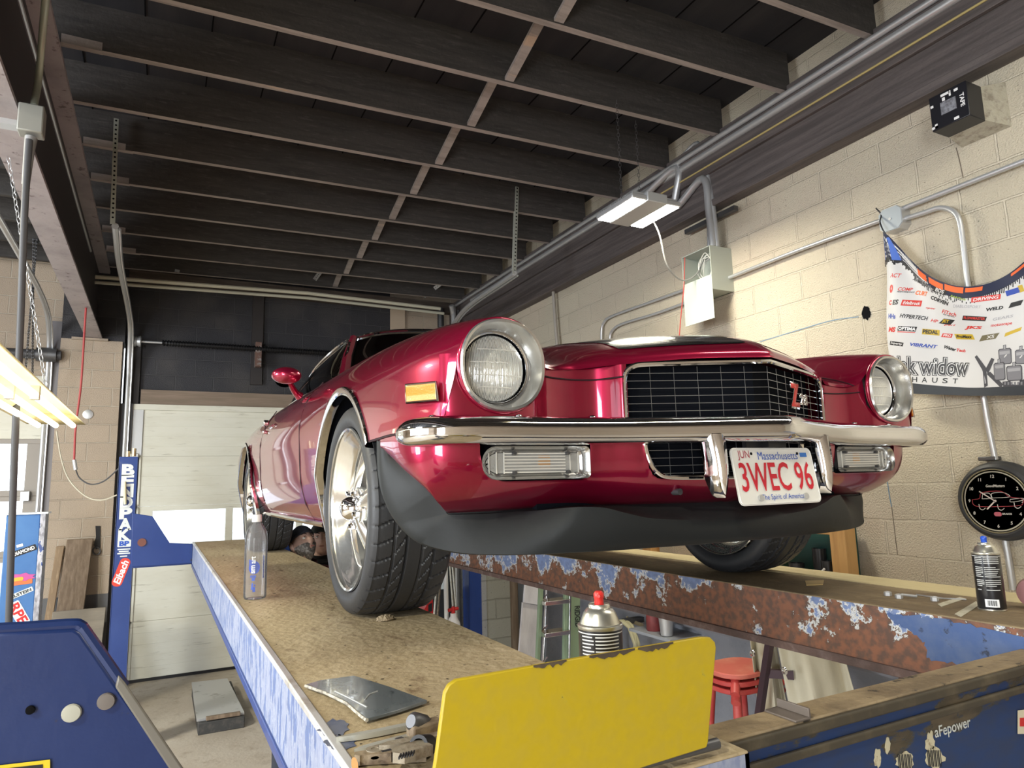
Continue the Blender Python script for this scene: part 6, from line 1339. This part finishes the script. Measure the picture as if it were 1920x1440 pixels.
jk = prop('jack_box', 'red tool case edge behind the near tyre, under the lift', 'case', AY(812, 1140, 5.6)); jq = AY(806, 1125, 5.6); jb_ = MB().prism([AY(u, v, 5.6) for u, v in ((795, 1144), (811, 1112), (813, 1170), (800, 1170))], (0, .15, 0)); jb_.box((jq.x-.05, 5.6, FLOOR), (jq.x+.05, 5.75, AY(800, 1165, 5.6).z)); obj('case_body', jb_, red_ink, jk); obj('case_badge', MB().prism([AY(u, v, 5.595) for u, v in ((803, 1134), (810, 1130), (810, 1146), (803, 1148))], (0, -.003, 0)), ink, jk)
for k, (u0, v0, u1, v1, r_, lab, mt) in enumerate(((820, 1085, 812, 1180, .012, 'leftmost thin pole leaning behind the near tyre', tool_w), (826, 1085, 818, 1180, .012, 'second thin pole leaning behind the near tyre', tool_d), (835, 1055, 838, 1180, .022, 'thick white vertical pole beside the red jug', white), (843, 1060, 851, 1160, .010, 'thin pale pole right of the thick white pole', tool_w), (848, 1060, 857, 1160, .010, 'rightmost thin pale pole by the dark cabinet', tool_w))):
    a, b = AY(u0, v0, 6.35), AY(u1, v1, 6.3); d = (b-a).normalized(); b = a+d*((FLOOR-a.z)/d.z); a = a-d*.5; tag(obj('pole', MB().cyl(a, b, r_, n=10), mt), lab, 'pole')
def slab(pts, y, mt, name, label, cat, th=.02):
    return tag(obj(name, MB().prism([AY(u, v, y) for u, v in pts], (0, th, 0)), mt, bevel=.003), label, cat)
slab([(985, 1088), (1020, 1098), (1016, 1136), (982, 1130)], 4.78, mat('warped_white_board', (.58, .56, .57), .6, var=((6, 6, 2), (.42, .40, .42), .45, .7)), 'wood_sheet', 'bent upper flap of the pale warped sheet left of the ladder', 'board')
q0 = AY(1016, 1136, 4.8); z0 = FLOOR
ws_ = MB().prism([AY(981, 1130, 4.8), AY(1016, 1137, 4.8), AY(1008, 1270, 4.8)*1, Vector((AY(1008, 1270, 4.8).x-.02, 4.8, FLOOR)), Vector((AY(968, 1270, 4.8).x-.02, 4.8, FLOOR)), AY(972, 1250, 4.8)], (0, .025, 0)); tag(obj('wood_sheet', ws_, mat('warped_board', (.50, .47, .46), .6, var=((8, 8, 2), (.36, .33, .33), .45, .7))), 'tall pale warped sheet leaning left of the ladder', 'board')
ld = prop('step_ladder', 'green and silver step ladder standing under the right runway', 'ladder', (2.6, 4.6, FLOOR)); green = mat('ladder_green', (.20, .27, .17), .5); YL = 4.5
def rail(u0, v0, u1, v1, y, w_, mt, name):
    a, b = AY(u0, v0, y), AY(u1, v1, y); d = b-a; b = a+d*((FLOOR-a.z)/d.z); a = a-d*.15; obj(name, MB().bar(a, b, w_, .03), mt, ld, bevel=.003)
rail(1061, 1112, 1059, 1240, YL, .035, green, 'front_rail'); rail(1077, 1115, 1076, 1240, YL-.02, .085, green, 'side_rail'); rail(1068, 1112, 1066, 1240, YL-.03, .014, alu, 'rail_edge'); rail(1026, 1105, 1019, 1240, YL+.25, .022, alu, 'rear_rail')
rail(1014, 1102, 1008, 1240, YL+.02, .03, green, 'front_rail')
for v0, v1 in ((1112, 1124), (1170, 1184), (1230, 1244)):
    a, b = AY(1014, v0-3, YL), AY(1060, v0+9, YL); obj('tread', MB().box((a.x, YL-.06, b.z-.03), (b.x, YL+.06, b.z)), alu, ld, bevel=.003)
    obj('brace', MB().bar(AY(1016, v0+14, YL+.02), AY(1026, v0+2, YL+.02), .008, .008).bar(AY(1058, v0+24, YL+.02), AY(1050, v0+12, YL+.02), .008, .008), alu, ld)
tx = text_mb('RIDGID', .045, .15, bold=.02); place(tx, AY(1083, 1156, YL-.045), (0, 0, -1), (1, 0, 0)); obj('ladder_lettering', tx, ink, ld, recalc=False)
dk = MB().box((2.05, 7.3, FLOOR), (2.42, 7.5, .3)); tag(obj('tall_locker', dk, blackflat), 'dark locker in the gloom behind the white pole', 'locker')
# ledge, shelf and hung things on the grey lower wall
obj_l = tag(obj('wall_ledge', MB().box((3.56, .2, -.93), (XR-.012, 6.5, -.89)).box((3.60, .2, -1.10), (XR-.012, 6.5, -1.07)), mat('ledge_grey', (.22, .22, .24), .6)), 'grey ledge running low along the block wall', 'ledge')
tag(obj('low_pipe', MB().cyl((3.58, .2, -.87), (3.58, 6.5, -.87), .012, n=8), mat('rusty_pipe', (.20, .11, .10), .5, .4)), 'thin rusty pipe running above the grey ledge', 'pipe')
q = AX(1226, 1160, 3.5); rv = prop('red_fire_bottle', 'dull red bottle-shaped container hung on the grey wall', 'container', q); obj('container_body', MB().lathe([(0, -.10), (.05, -.10), (.062, -.08), (.062, .0), (.05, .14), (.045, .22)], q, n=22), mat('dull_red', (.26, .05, .05), .5, var=(9, (.18, .04, .04), .45, .65)), rv)
q = AX(1249, 1165, 3.45); rv = prop('tin_can', 'grey metal tin beside the dull red container', 'tin', q); obj('tin_body', MB().lathe([(0, -.10), (.045, -.10), (.06, .06), (.063, .062), (.063, .068), (.05, .068)], q, n=22), galv, rv)
obj('shelf_bracket', MB().box((3.38, q.y-.12, q.z-.125), (3.69, q.y+.38, q.z-.105)), mat('shelf_grey', (.35, .37, .40), .5), rv)
hz = prop('hose_coil', 'coil of cream hose hanging on the grey wall behind the spray can', 'hose', AX(1185, 1200, 3.5)); hq = AX(1172, 1212, 3.5); m_ = MB(); pts = []
for k in range(73):
    a = 2*PI*k/24; pts.append(hq+Vector((.02*math.sin(k*.7), .16*math.cos(a), .20*math.sin(a))))
obj('hose_loops', m_.tube(pts, .017, 8), mat('cream_hose', (.58, .54, .34), .5), hz); obj('hose_hook', MB().box((3.5, hq.y-.03, hq.z+.18), (3.69, hq.y+.03, hq.z+.22)), steel_d, hz)
q = AX(1190, 1166, 3.6); vl = prop('wall_valve', 'small brass tap fitting on the grey wall', 'valve', q); obj('valve_body', MB().cyl(q+Vector((0, .12, 0)), q+Vector((0, -.10, -.01)), .016, n=10).cyl(q+Vector((0, .1, .03)), q+Vector((0, .1, -.03)), .01, n=8), mat('old_brass', (.42, .36, .24), .5, .5), vl); obj('valve_stub', MB().cyl(q, Vector((XR, q.y, q.z)), .012, n=8), steel_d, vl)
# nested red stools
stc = mat('stool_red', (.52, .06, .055), .45, var=(6, (.60, .12, .10), .45, .7)); stt = mat('stool_top_faded', (.66, .16, .12), .5, var=(5, (.72, .26, .18), .45, .65))
sb_ = AX(1385, 1268, 3.1); ztop = -1.105
def stool(z_top, label, full=True):
    t = thing('stool', label, 'stool', (3.12, 3.20, FLOOR if full else z_top-.05), group='nested red stools'); seat = [Vector((3.12+p.x, 3.20+p.y, z_top)) for p in rrect(.40, .34, .12, 4)]
    obj('seat', MB().prism(seat, (0, 0, -.028)), stt if full is None else (stt if z_top > -1.12 else stc), t, bevel=.006)
    for sx_ in (-1, 1):
        for sy_ in (-1, 1): obj('leg', MB().cyl((3.12+sx_*.12, 3.20+sy_*.10, z_top-.028), (3.12+sx_*.19, 3.20+sy_*.16, FLOOR if full else z_top-.10), .026, n=12), stc, t)
    if full: obj('rung_shelf', MB().box((2.98, 3.08, -1.52), (3.26, 3.32, -1.50)), mat('dark_shelf', (.05, .03, .03), .6), t)
stool(-1.105, 'topmost red stool of the nested three, with a faded salmon seat', False); stool(-1.148, 'middle red stool of the nested three', False); stool(-1.190, 'lowest red stool of the nested three, standing on the floor')
# tarp draped over a dark stand
tp = prop('stand', 'dark folding stand under the cream canvas', 'stand', (3.15, 2.85, FLOOR)); dm = mat('maroon_black_tube', (.06, .035, .045), .4, .3)
for (u0, v0, u1, v1) in ((1443, 1205, 1424, 1335),):
    a, b = AX(u0, v0, 3.02), AX(u1, v1, 3.02); d = b-a; b = a+d*((FLOOR-a.z)/d.z); obj('leg', MB().bar(a-d*.25, b, .035, .035), dm, tp)
    obj('leg', MB().bar(a-d*.25+Vector((.45, -.5, 0)), b+Vector((.45, -.5, 0)), .035, .035), dm, tp)
a = AX(1434, 1262, 3.03); obj('cross_rail', MB().bar(a, a+Vector((.10, -.11, .0)), .03, .045), dm, tp); obj('top_rail', MB().bar(a+Vector((0, .03, .42)), a+Vector((.45, -.47, .42)), .03, .03), dm, tp)
cv = mat('cream_canvas', (.56, .52, .40), .75, var=[((3, 3, 1), (.42, .37, .25), .45, .72)], bump=(20, .2)); tq = []
def drape(px_top, px_bot, X0, dx, name, label, seed, grom=None):
    rows = []; n = 26; rn = random.Random(seed); ph = [rn.random()*6 for _ in range(4)]
    for j in range(13):
        f = j/12; row = []
        for i in range(n+1):
            g = i/n; ut = cr([Vector((a, b, 0)) for a, b in px_top], g*(len(px_top)-1)); ub = cr([Vector((a, b, 0)) for a, b in px_bot], g*(len(px_bot)-1)); u, v = lerp(ut.x, ub.x, f), lerp(ut.y, ub.y, f)
            x = X0+dx*g+(.055*math.sin(g*8+ph[0]+f*1.2)+.018*math.sin(g*19+ph[1]-f*2))*(.3+.7*f); row.append(AX(u, v, x))
        rows.append(row)
    o = obj(name, MB().grid(rows), cv, solid=.004); tag(o, label, 'tarp')
    if grom:
        for u, v in grom: q = AX(u, v, X0-.06); obj('grommet', MB().tube([q+Vector((0, .014*math.cos(a), .014*math.sin(a))) for a in [2*PI*k/14 for k in range(14)]], .006, 6, True), alu, o)
    return o
drape([(1446, 1150), (1490, 1150), (1540, 1165), (1572, 1190)], [(1500, 1430), (1540, 1430), (1590, 1430), (1640, 1430)], 3.06, .30, 'canvas_tarp', 'broad cream canvas draped over the right side of the dark stand', 1, [(1471, 1258)])
drape([(1400, 1150), (1418, 1150), (1436, 1150), (1446, 1160)], [(1430, 1400), (1440, 1400), (1462, 1400), (1490, 1400)], 3.10, .06, 'canvas_tarp', 'narrow strip of cream canvas hanging at the left of the dark stand', 2, [(1411, 1225)])
# pine shelf frame behind the far tyre, with its bits
sf = prop('shelf_frame', 'orange-stained pine shelf post against the wall behind the far tyre', 'shelf', (3.3, 2.55, -.70))
obj('upright', MB().box((3.40, 2.60, -.72), (3.49, 2.70, -.24)), pine, sf, bevel=.003); obj('shelf_rail', MB().box((3.40, 2.70, -.33), (3.49, 4.4, -.285)), pine, sf, bevel=.003); obj('shelf_board', MB().box((3.36, 2.62, -.70), (XR-.001, 4.4, -.672)), pine, sf); obj('upright', MB().box((3.40, 4.32, -.72), (3.49, 4.42, -.24)), pine, sf, bevel=.003)
tag(obj('green_case', MB().box((3.52, 2.72, -.672), (3.67, 3.30, -.30)), mat('dark_green_case', (.015, .06, .05), .45), bevel=.01), 'dark green case on the pine shelf', 'case')
for k, (y, x, h, r_, lab) in enumerate(((2.98, 3.44, .16, .045, 'left, shorter black cup on the pine shelf'), (2.86, 3.50, .25, .04, 'tall black cup at the back of the pine shelf'), (2.76, 3.44, .19, .035, 'right black cup on the pine shelf'))):
    c_ = prop('black_cup', lab, 'cup', (x, y, -.672)); obj('cup_body', MB().lathe([(r_*1.05, 0), (r_*1.1, .02), (r_*.9, .04), (r_, h), (r_*.85, h), (r_*.8, .05), (0, .05)], (x, y, -.672), n=20), mat('cup_black', (.02, .02, .022), .3) if k == 0 else bpy.data.materials['cup_black'], c_)
tag(obj('paper_scrap', MB().prism([(3.385, 3.50, -.672), (3.385, 3.08, -.672), (3.385, 3.16, -.47), (3.385, 3.32, -.40)], (.004, 0, 0)), mat('cream_paper', (.52, .48, .38), .7)), 'cream paper sheet standing behind the far tyre', 'paper')
tag(obj('white_cable', MB().tube(smooth_path([(3.38, 2.92, -.665), (3.37, 2.82, -.60), (3.385, 2.74, -.52)], 4), .006, 6), white), 'white cable curling at the foot of the pine post', 'cable')
# ================================================================ THE TWO PEOPLE UNDER THE CAR
def skin_mb(verts, edges, radii, sub=1):
    me = bpy.data.meshes.new('body'); me.from_pydata([tuple(v) for v in verts], edges, [])
    o = bpy.data.objects.new('body', me); COL.objects.link(o); md = o.modifiers.new('s', 'SKIN'); 
    for k, r in enumerate(radii): me.skin_vertices[0].data[k].radius = (r, r) if not isinstance(r, tuple) else r
    me.skin_vertices[0].data[0].use_root = True
    md.use_smooth_shade = True; sb = o.modifiers.new('u', 'SUBSURF'); sb.levels = sub; sb.render_levels = sub
    dg = bpy.context.evaluated_depsgraph_get(); m2 = bpy.data.meshes.new_from_object(o.evaluated_get(dg))
    mb = MB().add([Vector(v.co) for v in m2.vertices], [tuple(p.vertices) for p in m2.polygons])
    bpy.data.objects.remove(o); bpy.data.meshes.remove(me); bpy.data.meshes.remove(m2); return mb
def chain_sk(lines):                                # [(points, radii, parent index or None)]
    vs, es, rs = [], [], []
    for pts, rad, par in lines:
        prev = par
        for p, r in zip(pts, rad):
            vs.append(p); rs.append(r); k = len(vs)-1
            if prev is not None: es.append((prev, k))
            prev = k
    return vs, es, rs
def head_mb(c, s, rot):
    """a modelled head: skull, brow, nose, lips, chin, ears; faces -y before rot"""
    m_ = MB(); N, M = 40, 30; rows = []
    def g(x, z, cx, cz, w_, h_): return math.exp(-((x-cx)/w_)**2-((z-cz)/h_)**2)
    for j in range(M+1):
        a = -PI/2+PI*j/M; row = []
        for i in range(N+1):
            b = 2*PI*i/N; x, y, z = math.cos(a)*math.sin(b), -math.cos(a)*math.cos(b), math.sin(a)
            px, py, pz = x*.078, y*.098, z*.122
            if z < -.1: k = min(1, (-z-.1)/.9); px *= 1-.34*k; py = py*(1-.16*k)-.012*k*(1 if y < 0 else 0)
            if y < -.1:
                f = min(1, (-y-.1)*1.6)
                py -= f*(.026*g(px, pz, 0, -.018, .012, .020)+.014*g(px, pz, 0, .012, .009, .030))     # nose
                py += f*(.011*(g(px, pz, .032, .016, .015, .010)+g(px, pz, -.032, .016, .015, .010)))    # eye sockets
                py -= f*(.005*(g(px, pz, .030, .036, .022, .008)+g(px, pz, -.030, .036, .022, .008)))    # brow
                py -= f*(.006*g(px, pz, 0, -.053, .022, .006)+.006*g(px, pz, 0, -.066, .020, .006)-.006*g(px, pz, 0, -.0595, .022, .0028))
                py -= f*.010*g(px, pz, 0, -.098, .025, .018)                                             # chin
            row.append(Vector((px, py, pz)))
        rows.append(row)
    m_.grid(rows)
    for sx in (-1, 1):
        e = MB(); e.ball((sx*.080, .012, -.004), .034, 12, 8, (.35, .62, 1), Ry(sx*.2)); m_.add(e.v, e.f)
    m_.v = [Vector(c)+rot@(q*s) for q in m_.v]; return m_
def person(name, label, base, hrot, top_c, leg_c, skin_c, cap, beard, hand_pose):
    x, y, z = base; t = thing(name, label, 'person', base); B = Vector(base)
    def P(a, b, c): return B+Vector((a, b, c))
    sk = mat('skin_'+name+label[:3], skin_c, .5, var=(40, tuple(c*.85 for c in skin_c), .45, .65)); hc = P(0, -.03, 1.625)
    lines = [([P(0, 0, .95), P(0, .01, 1.10), P(0, .01, 1.26), P(0, 0, 1.40), P(0, -.01, 1.47), P(0, -.015, 1.53), P(0, -.02, 1.58)], [(.15, .10), (.14, .095), (.155, .105), (.13, .09), (.07, .07), (.058, .06), (.055, .06)], None)]
    for s in (-1, 1):
        lines.append(([P(s*.17, 0, 1.40), P(s*.215, .02, 1.25), P(s*.235, .01, 1.12), P(s*.24, -.05, .98), P(s*.24, -.10, .87)], [.062, .050, .043, .037, .028], 3))
        w_ = sum(len(l[0]) for l in lines)-1
        lines.append(([P(s*.24, -.125, .82)], [.034], w_)); pm = w_+1
        for fx, ln in ((-.024, .062), (-.008, .070), (.008, .066), (.024, .052)):
            lines.append(([P(s*.24+fx, -.145, .775), P(s*.24+fx, -.140, .775-ln*.55), P(s*.24+fx, -.122, .775-ln)], [.0095, .0088, .0075], pm))
        lines.append(([P(s*.24-s*.036, -.135, .80), P(s*.24-s*.048, -.150, .765)], [.0105, .009], pm))
        lines.append(([P(s*.095, 0, .88), P(s*.105, -.01, .50), P(s*.11, .02, .10), P(s*.115, -.05, .04), P(s*.12, -.15, .03)], [.088, .062, .045, .045, .035], 0))
    mb = skin_mb(*chain_sk(lines)); h = head_mb(hc, 1.0, hrot); mb.add(h.v, h.f)
    body = obj('body', mb, sk, t, ang=180)
    # clothes
    up = [([P(0, 0, .90), P(0, .01, 1.10), P(0, .01, 1.26), P(0, 0, 1.41), P(0, -.005, 1.475)], [(.165, .115), (.16, .11), (.172, .118), (.15, .105), (.085, .080)], None)]
    for s in (-1, 1): up.append(([P(s*.175, 0, 1.41), P(s*.218, .02, 1.25), P(s*.238, .01, 1.12), P(s*.242, -.06, .95)], [.078, .064, .056, .046], 3))
    obj('jacket', skin_mb(*chain_sk(up)), mat('cloth_'+name+label[:6], top_c, .85, bump=(50, .3)), t, ang=180)
    obj('collar', MB().tube([P(.082*math.cos(a), -.01+.078*math.sin(a), 1.495+.018*math.sin(a)) for a in [2*PI*k/20 for k in range(20)]], .026, 8, True), mat('collar_'+label[:6], tuple(c*.7 for c in top_c), .85), t)
    lw = []
    lw.append(([P(0, 0, .96), P(0, 0, .90)], [(.16, .115), (.15, .11)], None))
    for s in (-1, 1): lw.append(([P(s*.095, 0, .86), P(s*.107, -.01, .50), P(s*.112, .02, .09)], [.100, .075, .062], 1))
    obj('trousers', skin_mb(*chain_sk(lw)), mat('trousers_'+label[:6], leg_c, .85), t, ang=180)
    for s in (-1, 1): obj('boot', MB().ball(P(s*.118, -.06, .055), .055, 16, 10, (.9, 2.5, 1.0)), black, t)
    def H(a, b, c): return hc+hrot@Vector((a, b, c))
    for s in (-1, 1):
        e = obj('eye', MB().ball(H(s*.032, -.0795, .014), .0118, 12, 8), mat('eye_white', (.72, .70, .66), .2) if 'eye_white' not in bpy.data.materials else bpy.data.materials['eye_white'], t); obj('iris', MB().ball(H(s*.0335, -.0868, .0165), .0064, 10, 6), ink, e)
        obj('eyelid', MB().tube([H(s*.018, -.083, .017), H(s*.026, -.0905, .0215), H(s*.034, -.0915, .0215), H(s*.044, -.084, .017)], .0042, 6), sk, t)
        obj('eyebrow', MB().tube([H(s*.014, -.094, .034), H(s*.032, -.096, .042), H(s*.050, -.084, .037)], [.0026, .0036, .002], 6), mat('brow_dark', (.02, .015, .012), .8) if 'brow_dark' not in bpy.data.materials else bpy.data.materials['brow_dark'], t)
    lp = MB(); lp.ball(H(0, -.104, -.060), .011, 14, 8, (1.8, .45, .42), hrot); obj('lips', lp, mat('lips_'+label[:4], (.36, .15, .12), .45), t)
    # cap / hair
    cpm = mat('cap_'+label[:6], cap, .9, bump=(120, .3)); m_ = MB(); rows = []
    for j in range(10):
        a = math.radians(lerp(14, 90, j/9)); rows.append([H(.0855*math.cos(a)*math.sin(b), .004-.1065*math.cos(a)*math.cos(b), .020+.116*math.sin(a)-.012*math.cos(b)*-1*math.cos(a)) for b in [2*PI*k/28 for k in range(29)]])
    rows.insert(0, [H(.084*math.sin(b), .004-.104*math.cos(b), .030+.016*math.cos(b) if math.cos(b) > 0 else -.01+.04*(1+math.cos(b))) for b in [2*PI*k/28 for k in range(29)]])
    obj('cap', m_.grid(rows), cpm, t, solid=.004)
    if beard:
        b_ = MB(); rows = []
        for j in range(17):
            z = lerp(-.130, -.026, j/16); row = []
            for k in range(25):
                b = math.radians(lerp(-95, 95, k/24)); zz = -.010-(z+.030)*0; f = math.sqrt(max(0, 1-(z/.132)**2)); kk = min(1, max(0, (-z/.122-.1)/.9)); w_ = 1-.30*kk
                zz = z if abs(b) < 1.0 else lerp(z, z*.75, .4)
                r_ = 1.065-.17*math.exp(-(b/.30)**2-((z+.060)/.012)**2)-.10*math.exp(-(b/.5)**2-((z+.022)/.014)**2)
                row.append(H(.078*f*w_*math.sin(b)*r_, -.098*f*(1-.12*kk)*math.cos(b)*r_-.014*kk*math.cos(b), zz))
            rows.append(row)
        obj('beard', b_.grid(rows), mat('grey_beard', (.10, .085, .075), .9, var=(60, (.26, .24, .22), .45, .65), bump=(90, .8)), t)
    return t
tilt1 = Rz(math.radians(22)) @ Rx(math.radians(-30))
person('person', 'bearded person in dark knit cap and maroon top looking up under the car', (.905, 5.02, FLOOR), tilt1, (.12, .018, .03), (.03, .035, .05), (.50, .31, .24), (.030, .032, .042), True, 0)
tilt2 = Rz(math.radians(-8)) @ Rx(math.radians(-8))
person('person', 'younger person in black cap and black hoodie peering beside the near wheel', (1.125, 5.50, FLOOR), tilt2, (.015, .016, .02), (.02, .02, .025), (.58, .36, .28), (.02, .022, .02), False, 0)
